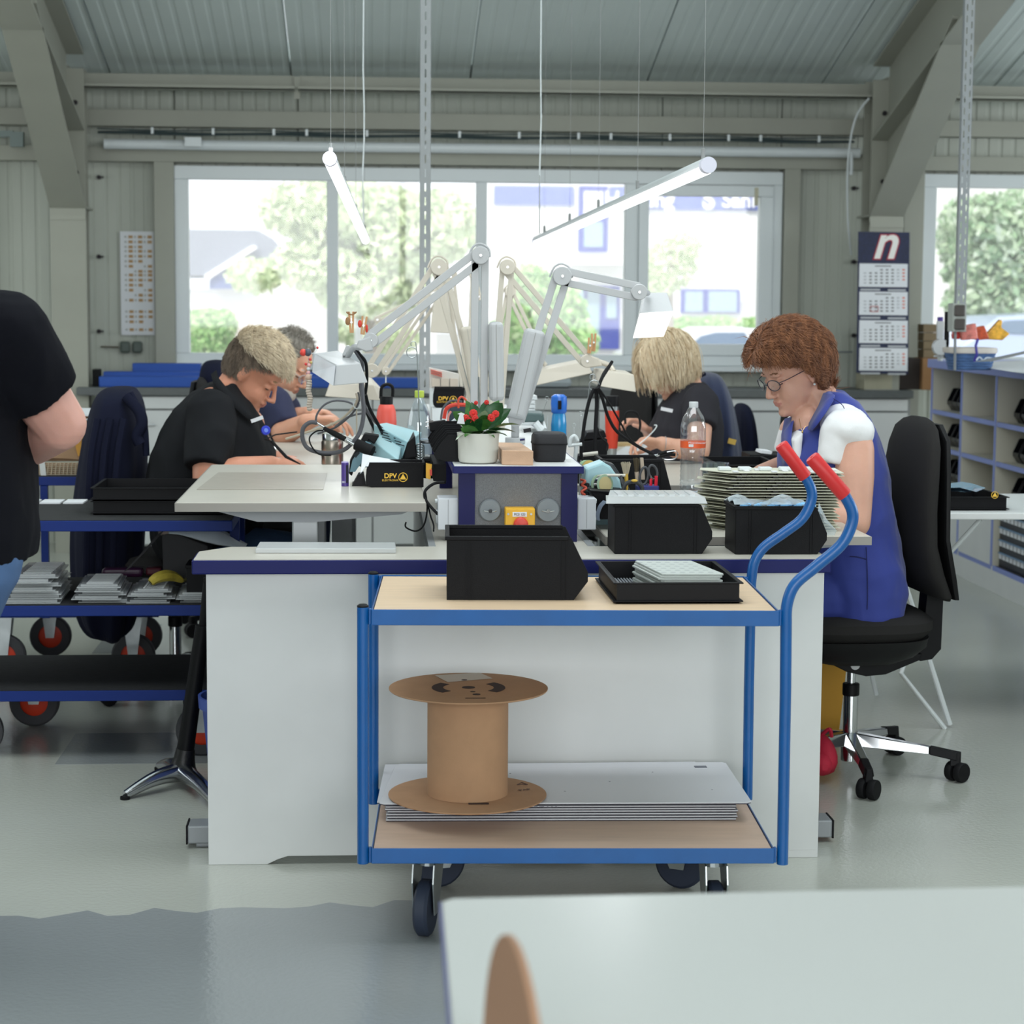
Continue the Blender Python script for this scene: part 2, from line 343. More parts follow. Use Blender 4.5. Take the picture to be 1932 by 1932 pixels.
# windows
pane = glass('window_glass', refl=.05, dens=.10)
def window(name, x0, x1, cuts, z0=WINZ0, z1=WINZ1, sash=()):
    t = struct(thing(name, None, None, ((x0+x1)/2,11.46,z0)))
    y0,y1 = 11.43,11.52; fw = .075
    b = MB(); b.bx(x0,x1,y0,y1,z1-fw,z1); b.bx(x0,x1,y0,y1,z0,z0+fw*.8); b.bx(x0,x0+fw,y0,y1,z0+fw*.8,z1-fw); b.bx(x1-fw*.7,x1,y0,y1,z0+fw*.8,z1-fw); b.build('window_frame', pvc, t, bevel=.004)
    edges = [x0+fw]+[c for pr in cuts for c in pr]+[x1-fw*.7]
    for a,c in cuts: q = MB(); q.bx(a,c,y0,y1,z0+.06,z1-.075); q.build('mullion', pvc, t, bevel=.004)
    for i in range(0,len(edges),2):
        a,c = edges[i],edges[i+1]; bz = z0+.06
        if i//2 in sash:
            q = MB(); s = .065
            q.bx(a,c,y0-.012,y1-.02,z1-.075-s,z1-.08); q.bx(a,c,y0-.012,y1-.02,bz,bz+s); q.bx(a,a+s*.9,y0-.012,y1-.02,bz+s,z1-.075-s); q.bx(c-s*1.2,c,y0-.012,y1-.02,bz+s,z1-.075-s); q.build('sash', pvc, t, bevel=.004)
            a,c = a+s*.9,c-s*1.2
        q = MB(); q.bx(a-.01,c+.01,11.47,11.476,bz-.01,z1-.065); q.build('pane', pane, t)
    b = MB(); b.bx(x0,x1,11.36,11.43,z0-.03,z0); b.build('window_sill', pvc, t, bevel=.004)
    return t
def wx(px): return at(px, 500, Y=11.45).x
window('window_1', -1.10, 2.325, [(wx(617),wx(638)),(wx(898),wx(918)),(wx(1178),wx(1203))], sash=(3,))
window('window_2', 3.14, 6.3, [(4.1,4.16),(5.2,5.26)])
window('window_3', -4.9, -2.3, [(-3.6,-3.54)])
b = MB(); b.bx(2.16,2.18,11.41,11.425,1.93,2.03); b.build('hinge', mat('hinge_beige',(188,184,160),.5), bpy.data.objects['window_1'])
# ================================================================ OUTSIDE
b = MB(); b.bx(-40,60,11.75,90,-.25,-.2); struct(b.build('ground_outside', mat('asphalt',(190,190,186),.9)))
fac = mat('render_white',(236,236,234),.9); dkb = mat('window_blue',(36,54,160),.4); rfm = mat('roof_grey',(120,126,140),.8)
bl = mat('band_blue',(84,104,190),.7); pglass = mat('dark_pane',(150,175,190),.2)
YBD = 34.
t = thing('office_building', 'white two-storey building with a blue sign band, seen through the right panes', 'building', at(1180,640,Z=-.2) if False else (9,YBD,-.2))
xa,xb = at(925,500,Y=YBD).x, at(1500,500,Y=YBD).x+6
ztop = at(1180,300,Y=YBD).z
b = MB(); b.bx(xa,xb,YBD,YBD+8,-.2,ztop+2); b.build('wall', fac, t)
def rc(name, x0,y0,x1,y1, m, parent, Y, dep=.06):
    p,q = at(x0,y1,Y=Y), at(x1,y0,Y=Y); o = MB(); o.bx(p.x,q.x,Y-dep,Y,p.z,q.z); return o.build(name, m, parent)
rc('sign_band', 932,352,1082,386, bl, t, YBD); rc('sign_band', 1150,356,1500,394, bl, t, YBD)
rc('stair_window', 1090,352,1146,475, dkb, t, YBD,.1); rc('pane', 1100,362,1136,405, fac, t, YBD,.14); rc('pane', 1100,420,1136,466, pglass, t, YBD,.14)
rc('canopy', 1075,488,1175,500, fac, t, YBD,.8)
dr = rc('entrance_front', 1078,540,1168,658, dkb, t, YBD,.1); rc('pane', 1085,548,1100,640, pglass, dr, YBD,.14); rc('pane', 1106,548,1130,650, pglass, dr, YBD,.14); rc('pane', 1142,552,1162,600, pglass, dr, YBD,.14)
rc('window', 1283,546,1394,590, dkb, t, YBD,.1); rc('pane', 1290,550,1324,588, pglass, t, YBD,.14); rc('pane', 1334,550,1388,588, pglass, t, YBD,.14)
lt = mat('letter_white',(245,246,248),.6); p = at(1272,378,Y=YBD-.12)
text('sign_letters', 'Heizung', .36, lt, p, FRONT, t, .01, 'RIGHT', bold=.008)
text('sign_letters', 'Sanitär', .36, lt, at(1362,378,Y=YBD-.12), FRONT, t, .01, 'LEFT', bold=.008)
text('sign_letters', 'S', .42, lt, at(1337,378,Y=YBD-.12), FRONT, t, .01, 'CENTER', bold=.02)
Y2 = 42.
t = thing('shed', 'low grey-roofed house seen through the leftmost pane', 'building', (at(400,600,Y=Y2).x,Y2,-.2))
p0,p1 = at(300,520,Y=Y2), at(640,430,Y=Y2)
b = MB(); b.bx(p0.x,p1.x+2,Y2,Y2+6,-.2,at(400,545,Y=Y2).z); b.build('wall', fac, t)
b = MB(); b.prism(pl([(300,432),(487,434),(560,520),(300,520)],Y2-.4), Y2-.4,Y2+6,'y'); b.build('roof', rfm, t)
b = MB(); b.prism(pl([(385,520),(478,462),(485,468),(392,528)],Y2-.6), Y2-.7,Y2-.4,'y'); b.build('gable_board', lt, t)
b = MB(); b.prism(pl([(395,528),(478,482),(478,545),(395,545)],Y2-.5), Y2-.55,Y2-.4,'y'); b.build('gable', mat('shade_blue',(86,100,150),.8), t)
Y3 = 30.
rw = at(486,600,Y=Y3); b = MB(); b.bx(rw.x,at(617,600,Y=Y3).x,Y3,Y3+.3,-.2,at(500,522,Y=Y3).z)
tag(b.build('garden_wall', fac), 'plain white garden wall behind the left mullion', 'wall')
b = MB(); b.bx(at(437,590,Y=Y3).x,at(478,590,Y=Y3).x,Y3,Y3+.2,-.2,at(450,582,Y=Y3).z); tag(b.build('gate_post', mat('pale_brown',(225,215,208),.8)), 'pale gate post beside the clipped green hedge', 'post')
# parked cars beyond the fence
def car(name,label,px0,px1,pyt,pyb,Y,col,body_px):
    t = thing(name,label,'car',(at((px0+px1)/2,pyb,Y=Y).x,Y+.9,-.2))
    m = mat(name+'_paint',col,.3,coat=.5); gl = mat('car_glass',(120,140,165),.1)
    b = MB(); b.prism(pl(body_px[0],Y),Y,Y+1.7,'y'); b.build('body',m,t,smooth=True,bevel=.05,seg=3)
    b = MB(); b.prism(pl(body_px[1],Y),Y-.02,Y+1.72,'y'); b.build('side_window',gl,t,bevel=.01)
    for k in body_px[2]:
        c = at(k,pyb,Y=Y); b = MB(); b.cyl((c.x,Y-.03,.12),(c.x,Y+.2,.12),.32,n=20); b.build('wheel',rubber,t)
car('white_car','white car parked outside, behind the clear sash pane',1260,1470,620,700,24.,(238,240,242),([(1180,690),(1190,668),(1280,652),(1310,628),(1345,620),(1430,620),(1470,640),(1480,690)],[(1302,652),(1322,634),(1350,627),(1405,627),(1418,655)],(1230,1430)))
car('silver_car','pale blue car parked outside the far right window',1820,2000,596,690,26.,(190,205,235),([(1790,700),(1800,660),(1850,625),(1885,598),(2010,592),(2100,640),(2110,700)],[(1868,628),(1895,605),(1960,602),(1960,632)],(1840,2040)))
# square traffic sign on a pole
t = thing('traffic_sign','square white sign on a white pole seen through the second pane','sign',(at(677,640,Y=27).x,27,-.2))
b = MB(); b.prism(pl([(657,538),(659,535),(694,535),(697,538),(697,572),(694,575),(659,575),(657,572)],27),26.95,27,'y'); b.build('sign_plate',lt,t)
b = MB(); b.prism(pl([(668,541),(674,552),(680,552),(686,541),(690,544),(684,556),(690,566),(684,570),(677,562),(670,570),(664,566),(670,556),(664,544)],26.94),26.93,26.95,'y'); b.build('sign_mark',mat('mark_pale',(214,226,226),.8),t)
b = MB(); c = at(677,575,Y=27); b.cyl((c.x,27,-.2),(c.x,27,c.z),.06,n=10); b.build('pole',lt,t)
# foliage
def leaves(name, label, cat, blobs, n, Y, dY, size, cols, trunk=None, group=None):
    n *= 2.3; size *= .62
    t = thing(name,label,cat,(at(blobs[0][0],640,Y=Y).x,Y,-.2),group=group)
    wsum = sum(b_[2]*b_[3] for b_ in blobs)
    for ci,cc in enumerate(cols):
        vs = []; fs = []
        for (cx,cy,rx,ry) in blobs:
            for k in range(int(n*rx*ry/wsum/len(cols))):
                a = RNG.uniform(0,2*PI); rr = math.sqrt(RNG.uniform(0,1)); px = cx+rx*rr*math.cos(a); py = cy+ry*rr*math.sin(a)
                yy = Y+RNG.uniform(-dY,dY)*(1-.5*rr); p = at(px,py,Y=Y); p.y = yy
                R = rotm(*(RNG.uniform(-1.3,1.3,3))); s_ = size*RNG.uniform(.6,1.4); i = len(vs)
                vs += [p+R@Vector(q) for q in ((-s_,0,0),(0,0,-s_*.5),(s_,0,0),(0,0,s_*.5))]; fs.append((i,i+1,i+2,i+3))
        me = bpy.data.meshes.new('foliage'); me.from_pydata([tuple(wm(t).inverted()@v) for v in vs],[],fs); m = mat('leaf_%d_%d_%d'%cc,cc,.7); me.materials.append(m)
        o = bpy.data.objects.new('foliage',me); COL.objects.link(o); o.parent = t; o['kind'] = 'stuff'
    trunk = trunk or [(blobs[0][0],0),(blobs[0][0],blobs[0][1])]
    if trunk:
        f0 = at(trunk[0][0],640,Y=Y); b = MB(); b.cyl((f0.x,Y,-.21),(f0.x,Y,at(trunk[-1][0] if trunk[0][1] else blobs[0][0],trunk[-1][1] if trunk[0][1] else blobs[0][1],Y=Y).z),.1,.04,n=8); b.build('trunk', mat('bark',(170,160,150),.9), t, smooth=True)
    if trunk and 0:
        b = MB(); b.tube([at(x,y,Y=Y) for x,y in trunk], .12, 8, rs=[.16,.12,.08,.05][:len(trunk)]); b.build('trunk', mat('bark',(170,160,150),.9), t, smooth=True)
    return t
G1 = [(208,222,178),(222,230,192),(194,212,164)]; G2 = [(150,200,120),(176,216,140),(205,228,170)]
leaves('garden_tree','large pale-leaved tree outside, crossing the two left panes','tree',[(640,400,150,60),(740,450,120,90),(600,500,90,50),(820,430,80,70),(700,540,110,60),(560,390,70,40),(480,520,50,30)],5200,25,1.2,.11,G1,[(700,720),(705,600),(700,500),(690,420)])
leaves('garden_shrub','round bright green shrub outside, behind the desk lamps','shrub',[(1030,600,75,80),(985,640,70,50),(1080,640,45,40),(1000,540,35,40)],3600,27,1.0,.10,G2)
leaves('garden_birch','thin young tree in front of the white building, right pane','tree',[(1265,500,48,50),(1290,470,30,30),(1240,540,30,25)],700,28,.6,.07,G1,[(1262,640),(1264,560),(1262,500),(1260,460)])
leaves('clipped_hedge','square clipped green hedge at the foot of the leftmost pane','hedge',[(395,630,44,46),(375,615,24,30),(425,615,20,30)],2600,27,.5,.07,G2)
leaves('low_hedge','low green hedge along the white building, behind the car','hedge',[(1230,612,40,14),(1290,614,45,14),(1350,612,45,14),(1420,616,45,14)],2200,30,.5,.08,G2)
leaves('wood_edge','dense pale trees filling the far right window','tree',[(1880,480,80,110),(1840,440,50,70),(1950,430,80,80),(1890,570,90,50)],4200,29,1.5,.13,[(186,206,170),(160,190,150),(206,220,196)],[(1900,700),(1905,560),(1880,470)])
leaves('lawn_shrub','light green shrub at the foot of the pane behind the lamps','shrub',[(720,640,70,30),(640,625,30,20)],900,31,.8,.09,G1)
# ================================================================ FURNITURE
def loft(b, secs, n=24, p=2.4, cap=True):       # secs: (cx,cy,cz,ax,ay) horizontal super-ellipse rings
    vs = []
    for (cx,cy,cz,ax,ay) in secs:
        for i in range(n):
            a = 2*PI*i/n; c,s_ = math.cos(a),math.sin(a)
            vs.append((cx+ax*math.copysign(abs(c)**(2/p),c), cy+ay*math.copysign(abs(s_)**(2/p),s_), cz))
    m = len(secs); fs = [(j*n+i,j*n+(i+1)%n,(j+1)*n+(i+1)%n,(j+1)*n+i) for j in range(m-1) for i in range(n)]
    if cap: fs += [tuple(range(n-1,-1,-1)), tuple(range((m-1)*n,m*n))]
    return b.add(vs, fs)
def hexa(b, top, bot):                          # two quads of (px,py,Y)
    vs = [at(x,y,Y=Y) for x,y,Y in top]+[at(x,y,Y=Y) for x,y,Y in bot]
    return b.add(vs, [(0,1,2,3),(7,6,5,4)]+[(i,(i+1)%4,4+(i+1)%4,4+i) for i in range(4)])
def V(*t): return at(t[0],t[1],Y=t[2])
topm = mat('worktop_grey', (196,192,182), .32, spec=.5, var=.03, vscale=10)
edgeg = mat('worktop_edge', (150,146,140), .4)
grs = mat('frame_grey', (150,154,158), .4, metal=.2)
esd = mat('esd_black', (10,10,14), .55, spec=.22, bump=.15, bscale=400)
# ---- packing and bench island
t = thing('workbench_island', 'long white-fronted workbench island with navy edge and recessed tables', 'workbench', (.36,4.9,0))
b = MB(); b.prism([(-.405,0),(-.26,0),(-.235,.012),(-.21,.02),(1.121,.02),(1.121,0),(1.121,.735),(-.405,.735)][:5]+[(1.0,.02),(1.02,0),(1.121,0),(1.121,.735),(-.405,.735)],4.90,4.92,'y'); b.build('front_panel', white, t, bevel=.0015)
b = MB(); b.prism([(-.432,4.875),(1.127,4.875),(1.127,5.0),(1.02,5.125),(-.36,5.125),(-.432,5.03)],.7362,.765,'z'); b.build('front_top', topm, t)
b = MB(); b.bx(-.436,1.131,4.869,4.8755,.729,.763); b.bx(-.437,-.431,4.8755,5.03,.729,.763); b.bx(1.1265,1.132,4.8755,5.0,.729,.763); b.build('edge_band', navyedge, t, bevel=.003)
b = MB(); b.bx(.155,.57,5.125,8.4,.737,.765); b.build('spine_top', topm, t)
for xa in (.155,.565):
    b = MB(); b.bx(xa-.012,xa+.006,5.125,8.4,.7365,.767); b.bx(xa-.012,xa+.006,5.14,8.4,.0,.02); b.build('edge_profile', grs, t)
b = MB(); b.bx(.17,.19,4.93,8.35,0,.736); b.build('spine_panel', white, t); b = MB(); b.bx(.53,.55,4.93,8.35,0,.736); b.build('spine_panel', white, t)
b = MB(); b.bx(-.395,-.36,5.095,5.125,0,.73); b.bx(1.0,1.03,5.095,5.125,0,.73); b.build('rear_leg', white, t)
# ---- height adjustable tables
def lift_table(name, label, x0,x1,y0,y1,z, foot, bracket=True, edge=edgeg, th=.023):
    t = thing(name, label, 'table', ((x0+x1)/2,(y0+y1)/2,0))
    b = MB(); b.bx(x0,x1,y0,y1,z-th+.002,z); b.build('table_top', topm, t, bevel=.002)
    b = MB(); b.bx(x0-.001,x1+.001,y0-.003,y0,z-th,z-.001); b.bx(x0-.003,x0,y0,y1,z-th,z-.001); b.build('edge_band', edge, t)
    zz = z-th
    for yy in ((y0+.14),(y1-.2)):
        b = MB(); b.prism([(x0+.04,zz),(x1-.01,zz),(x1-.06,zz-.022),(x1-.28,zz-.042),(x0+.2,zz-.042)],yy,yy+.04,'y')
        b.build('support_bracket', grs, t)
        xm = foot[1]; q = MB(); q.bx(xm-.035,xm+.035,yy+.041,yy+.10,.06,zz-.03); q.bx(xm-.027,xm+.027,yy+.0415,yy+.0995,.3,zz-.01); q.build('lift_column', mat('anodised',(176,180,182),.3,metal=.5), t, bevel=.004)
        fy = (5.052 if foot[3] < 0 else 5.04) if y0 < 5.3 and yy < y0+.2 else yy-.04
        q = MB(); q.bx(foot[0],foot[2],fy,fy+.08,.012,.058); q.bx(foot[0]+.02,foot[0]+.06,fy+.01,fy+.07,0,.012); q.bx(xm-.03,xm+.03,fy+.08,yy+.045,.02,.05); q.build('foot_bar', grs, t, bevel=.004)
        q = MB(); s_ = -1 if foot[3] < 0 else 1; xe = foot[0] if s_ < 0 else foot[2]; q.bx(xe,xe+s_*.004,fy-.001,fy+.081,.011,.0585); q.build('end_cap', rubber, t)
    return t
lift_table('height_adjustable_table','raised grey-topped table at the left front, with a desk mat on it',-.505,.138,5.2,6.39,.870,(-.47,.02-.2,.1,-1))
lift_table('height_adjustable_table','low grey-topped table at the right front, under the circuit board stack',.605,1.30,5.15,6.35,.787,(.7,.95,1.19,1))
lift_table('height_adjustable_table','white-topped table where the short-haired worker in black sits',-.50,.138,6.47,8.1,.848,(-.47,-.1,.1,-1))
lift_table('height_adjustable_table','white-topped table where the blonde woman works',.61,1.25,6.45,8.2,.80,(.7,.95,1.19,1))
b = MB(); b.bx(-.29,.12,5.75,6.25,.18,.62); tag(b.build('drawer_cabinet', mat('dark_panel',(48,50,58),.5), bevel=.006), 'dark cabinet standing under the raised left front table', 'cabinet')
# ---- spine shelf (blue posts, plate on top)
t = thing('spine_shelf', 'blue-edged plate on navy posts with a speckled grey panel, carrying the plant pot', 'shelf', (.378,5.2,.765))
b = MB(); b.bx(.212,.545,5.206,8.25,.949,.965); b.build('shelf_top', white, t)
b = MB(); b.bx(.209,.548,5.2,5.206,.946,.9645); b.bx(.207,.211,5.206,8.25,.946,.9645); b.bx(.546,.5495,5.206,8.25,.946,.9645); b.build('edge_band', navyedge, t, bevel=.001)
nv = mat('navy_post_face',(14,16,74),.5,spec=.3)
for xa in (.224,.492):
    for ya in (5.215,6.7,8.1): b = MB(); b.bx(xa,xa+.042,ya,ya+.05,.7655,.946); b.build('post', nv, t)
foam = mat('speckled_foam',(104,106,110),.95,col2=(140,142,146),vscale=900,bump=.3,bscale=900)
b = MB(); b.bx(.266,.492,5.225,5.235,.7655,.945); b.build('foam_panel', foam, t)
for px in (924,1033):
    c = V(px,962,5.22); r = .031 if px > 1000 else .029
    b = MB(); b.cyl((c.x,5.212,c.z),(c.x,5.224,c.z),r,n=32); b.cyl((c.x,5.205,c.z),(c.x,5.212,c.z),r*.93,n=32); k = b.build('disc', mat('disc_grey',(118,124,128),.45,metal=.3), t, smooth=True, bevel=.001)
    b = MB(); b.cyl((c.x,5.19,c.z),(c.x,5.205,c.z),.005,n=12); b.tube([(c.x-.016,5.198,c.z),(c.x-.006,5.196,c.z-.002),(c.x+.006,5.196,c.z-.002),(c.x+.016,5.198,c.z)],.0018,6); b.build('wing_nut', chrome, k, smooth=True)
t2 = thing('emergency_switch', 'yellow switch box with a red button between the two grey discs', 'switch', V(980,985,5.2))
b = MB(); p,q = V(952,1005,5.2),V(1008,957,5.2); b.bx(p.x,q.x,5.17,5.222,p.z-.02,q.z); b.build('box', mat('signal_yellow',(226,172,46),.4), t2, bevel=.003)
b = MB(); c = V(983,990,5.16); b.lathe([(.019,0),(.019,.008),(.015,.013),(0,.0145)],24,(c.x,5.17,c.z),rotm(PI/2)); b.build('button', mat('signal_red',(206,62,46),.35), t2, smooth=True)
b = MB(); p,q = V(967,975,5.17),V(994,966,5.17); b.bx(p.x,q.x,5.1685,5.17,p.z,q.z); lb = b.build('label_strip', paper, t2)
text('lettering','PC3 123',.0085,mat('ink_grey',(90,90,92),.8),(((p.x+q.x)/2),5.168,(p.z+q.z)/2),FRONT,t2)
for px in (959,1002): c = V(px,970,5.17); b = MB(); b.cyl((c.x,5.168,c.z),(c.x,5.171,c.z),.003,n=10); b.build('screw', zinc, t2)
for px0,px1,sd in ((826,865,-1),(1089,1125,1)):
    p,q = V(px0,1000,5.24),V(px1,940,5.24); t3 = thing('socket_box','white double socket box '+('left' if sd < 0 else 'right')+' of the spine shelf, beside its navy post','socket',((p.x+q.x)/2,5.25,p.z))
    b = MB(); b.bx(p.x,q.x,5.24,5.33,p.z,q.z); b.build('housing', mat('socket_white',(206,210,216),.4), t3, bevel=.003)
    b = MB(); b.bx((p.x+q.x)/2-.0005,(p.x+q.x)/2+.0005,5.2395,5.24,p.z+.004,q.z-.004); b.build('seam', greyp, t3)
    xs = p.x if sd < 0 else q.x; b = MB(); b.cyl((xs,5.285,q.z-.012),(xs+sd*.006,5.285,q.z-.012),.006,n=12); b.build('screw_cap', pvc, t3)
    b = MB(); b.cyl((xs+sd*.0,5.285,p.z+.03),(xs+sd*.004,5.285,p.z+.03),.019,n=20); b.build('socket_face', pvc, t3)
# ---- slotted post from the roof
def slotted(name, label, px, pyb, Y, w, rows, n, p0, ztop):
    bm_ = at(px,pyb,Y=Y); t = thing(name,label,'post',(bm_.x,Y,bm_.z)); pitch = p0
    xs = [-w/2]; 
    for r in rows: xs += [r-.0028,r+.0028]
    xs.append(w/2); b = MB(); z = bm_.z; k = 0; x0 = bm_.x
    b.bx(x0-w/2,x0-w/2+.0015,Y,Y+.03,z,ztop); b.bx(x0+w/2-.0015,x0+w/2,Y,Y+.03,z,ztop)
    for i in range(0,len(xs),2): b.bx(x0+xs[i],x0+xs[i+1],Y,Y+.0015,z,ztop)
    while z < ztop:
        for j,r in enumerate(rows): b.bx(x0+r-.0028,x0+r+.0028,Y,Y+.0015,z+(pitch*.5 if j%2 else 0),min(z+pitch*.42+(pitch*.5 if j%2 else 0),ztop))
        z += pitch
    b.build('channel', mat('channel_grey',(150,154,156),.5), t); return t
slotted('slotted_post','slotted steel channel hanging from the roof down to the island centre',801.5,742,8.3,.044,(0,),0,.057,3.4)
slotted('slotted_post','double-slotted steel channel at the right, above the sweets basket',1812,610,8.9,.046,(-.011,.011),0,.05,3.2)
# ---- pendant LED tubes
tubeem = mat('led_diffuser',(250,250,250),.4,emis=(.95,.98,1),es=2.6)
def pendant(name,label,p0,p1,r,wires):
    a,c = V(*p0),V(*p1); t = thing(name,label,'lamp',a); d = (c-a).normalized(); up = Vector((0,0,1))
    b = MB(); b.cyl(a+up*r*.25,c+up*r*.25,r*.97,n=24); b.build('housing', pvc, t, smooth=True)
    b = MB(); b.cyl(a+d*.03-up*r*.25,c-d*.03-up*r*.25,r*.93,n=24); b.build('diffuser', tubeem, t, smooth=True)
    b = MB(); b.cyl(a-d*.004+up*r*.05,a+d*.03+up*r*.05,r*1.12,n=24); b.build('end_cap', mat('cap_lilac',(206,206,220),.4), t, smooth=True)
    b = MB(); b.cyl(c-d*.03+up*r*.05,c+d*.004+up*r*.05,r*1.12,n=24); b.build('end_cap', mat('cap_lilac',(206,206,220),.4), t, smooth=True)
    for f in wires:
        p = a+(c-a)*f; b = MB(); b.cyl(p+up*r,p+up*(r+.035),.006,n=8); b.cyl(p+up*(r+.03),(p.x,p.y,zc(p.y)),.0008,n=5); b.build('suspension_wire', mat('wire_grey',(140,142,142),.6), t)
    b = MB(); q = a+(c-a)*wires[-1]+up*r; b.tube(arc(q+Vector((.02,0,.03)),.022,0,5.6,14),.0009,5); b.build('wire_loop', zinc, t)
    return t
LA = pendant('pendant_light','slim lit LED tube hanging at the left, pointing away from the camera',(622,300,5.9),(690,452,9.6),.0185,(.02,.3,.62,.95))
pendant('pendant_light','long lit LED tube hanging at the right, running towards the window',(1337,312,5.9),(1013,455,9.8),.021,(.02,.30,.52,.72,.93))
light('led_tube_left','AREA',(-.12,7.6,1.66),(math.radians(-6),0,0),7,(.95,.98,1),(.05,3.6))
light('led_tube_right','AREA',(.62,7.6,1.66),(math.radians(-6),0,math.radians(5)),7,(.95,.98,1),(.05,3.6))
b = MB(); b.tube([V(686,0,8.2),V(685,130,8.2),V(687,200,8.2),V(687,262,8.2),V(684,330,8.2),V(686,420,8.3)],.003,6); tag(b.build('lamp_cable',pvc),'white power cable hanging to the left LED tube','cable')
b = MB(); b.tube([V(1021,0,8.2),V(1020,140,8.2),V(1021,220,8.2),V(1018,330,8.2),V(1018,440,8.6)],.003,6); tag(b.build('lamp_cable',pvc),'white power cable hanging to the far end of the right LED tube','cable')
# ---- counter along the window wall
t = thing('wall_counter','dark-topped white cupboard counter running under the window','counter',(.6,11.0,0))
b = MB(); b.bx(-1.59,2.99,10.98,11.4,.862,.905); b.build('counter_top', darktop, t, bevel=.003)
b = MB(); b.bx(-1.3,2.985,11.03,11.4,.0,.861); b.build('carcass', mat('carcass_grey',(150,152,152),.6), t)
for xx in (-1.3,2.44): b = MB(); b.bx(xx-.014,xx+.014,11.006,11.03,.0,.861); b.build('navy_upright', mat('navy_post',(26,26,112)), t)
xs = [-1.28,-.62,.0,.62,1.24,1.86,2.44,2.97]
for i in range(7):
    a,c = xs[i]+.004+.012*(i == 6),xs[i+1]-.004-.012*(i == 5)
    b = MB(); b.bx(a,c,11.008,11.028,.79,.855); f = b.build('drawer', white, t, bevel=.002)
    b = MB(); b.bx(a,c,11.008,11.028,.05,.78); f = b.build('door', white, t, bevel=.002); q = MB(); q.bx(a+.03,a+.10,10.99,11.0085,.70,.708); q.build('handle', zinc, f)
# ---- right storage shelf
lav = mat('lavender_edge',(132,146,206),.45); cream = mat('cream_board',(204,200,186),.6)
XS = 2.99; YE = 10.62
t = thing('parts_shelf','long open parts shelf with lavender-blue edges along the right side','shelf',(XS,YE,0))
b = MB(); b.bx(XS-.02,XS+.65,4.6,YE+.03,1.045,1.09); b.build('shelf_top', lav, t, bevel=.003)
b = MB(); b.bx(XS+.5,XS+.52,4.6,YE,0.02,1.045); b.build('back_board', cream, t)
b = MB(); b.bx(XS+.005,XS+.03,4.6,YE,0,.125); b.build('plinth', white, t)
ycuts = [YE, 10.07, 9.50, 8.95, 8.40, 7.8, 7.2, 6.6]
for i,y in enumerate(ycuts):
    b = MB(); b.bx(XS+.002,XS+.5,y-.012,y+.012,.125,1.04); b.build('divider', cream, t); b = MB(); b.bx(XS-.002,XS+.002,y-.012,y+.012,.125,1.04); b.build('edge_strip', lav, t)
for i in range(len(ycuts)-1):
    for z in (.125,.44,.63,.82) if i != 2 else (.125,.44,.63,.82):
        b = MB(); b.bx(XS+.012,XS+.5,ycuts[i+1]+.013,ycuts[i]-.013,z-.018,z); b.build('shelf_board', cream, t)
        b = MB(); b.bx(XS+.004,XS+.012,ycuts[i+1]+.013,ycuts[i]-.013,z-.02,z+.003); b.build('edge_strip', lav, t)
ppr = mat('clear_film',(214,222,230),.15,alpha=.75)
for i in (0,1):
    b = MB(); b.bx(XS+.0,XS+.003,ycuts[i+1]+.013,ycuts[i]-.013,.128,.44); b.build('sliding_panel', white, t)
# parts bins on the shelf
def bin_mesh(L,Wd,H,cut=.62,th=.003,low=.45):       # long axis x, high back at x=0, open sloping front at x=L
    b = MB(); o = [(0,0),(L*.9,0),(L,H*.3),(L,H*low),(L*.88,H),(0,H)]
    for y in (0,Wd-th): b.prism(o,y,y+th,'y')
    b.bx(0,th,th,Wd-th,0,H); b.bx(th,L*.9,th,Wd-th,0,th)
    b.add([(L*.9,th,0),(L*.9,Wd-th,0),(L,Wd-th,H*.3),(L,th,H*.3),(L-th,th,H*.3),(L-th,Wd-th,H*.3),(L*.9-th,Wd-th,th),(L*.9-th,th,th)],[(0,1,2,3),(4,5,6,7),(2,5,4,3)])
    b.bx(L-th,L,th,Wd-th,H*.3,H*low)
    return b
def rim_mesh(L,Wd,H):
    b = MB(); b.bx(-.004,L*.86,-.004,.006,H-.006,H+.003); b.bx(-.004,L*.86,Wd-.006,Wd+.004,H-.006,H+.003); b.bx(-.004,.006,.006,Wd-.006,H-.006,H+.003); return b
def shelf_bin(name,label,loc,rz,L,Wd,H,group=None,m=esd,ribs=True):
    t = thing(name,label,'bin'); bin_mesh(L,Wd,H).build('body', m, t, bevel=.0012); rim_mesh(L,Wd,H).build('rim', m, t, bevel=.0015)
    if ribs:
        b = MB()
        for x in (L*.14,L*.17,L*.84,L*.81): b.bx(x,x+.002,-.0022,0,.004,H-.006)
        b.build('ribs', m, t, kind='stuff')
    t.location = loc; t.rotation_euler = (0,0,rz)
    if group: t['group'] = group
    return t
proto = shelf_bin('parts_bin','small black parts bin with a white tag, open end facing the aisle',(0,0,0),PI,.24,.088,.115,'parts bins on the right shelf',mat('bin_gloss',(14,15,20),.25),False)
for nm,x0,x1,z0,z1,mm in (('tag_label',.2405,.242,.03,.052,paper),):
    b = MB(); b.bx(x0,x1,.02,.07,z0,z1); b.build(nm, mm, proto)
first = True
def place_bin(x,y,z,lab):
    global first
    o = proto if first else copy_tree(proto); first = False; o.location = (x,y,z); o.rotation_euler = (0,0,PI); o['label'] = lab
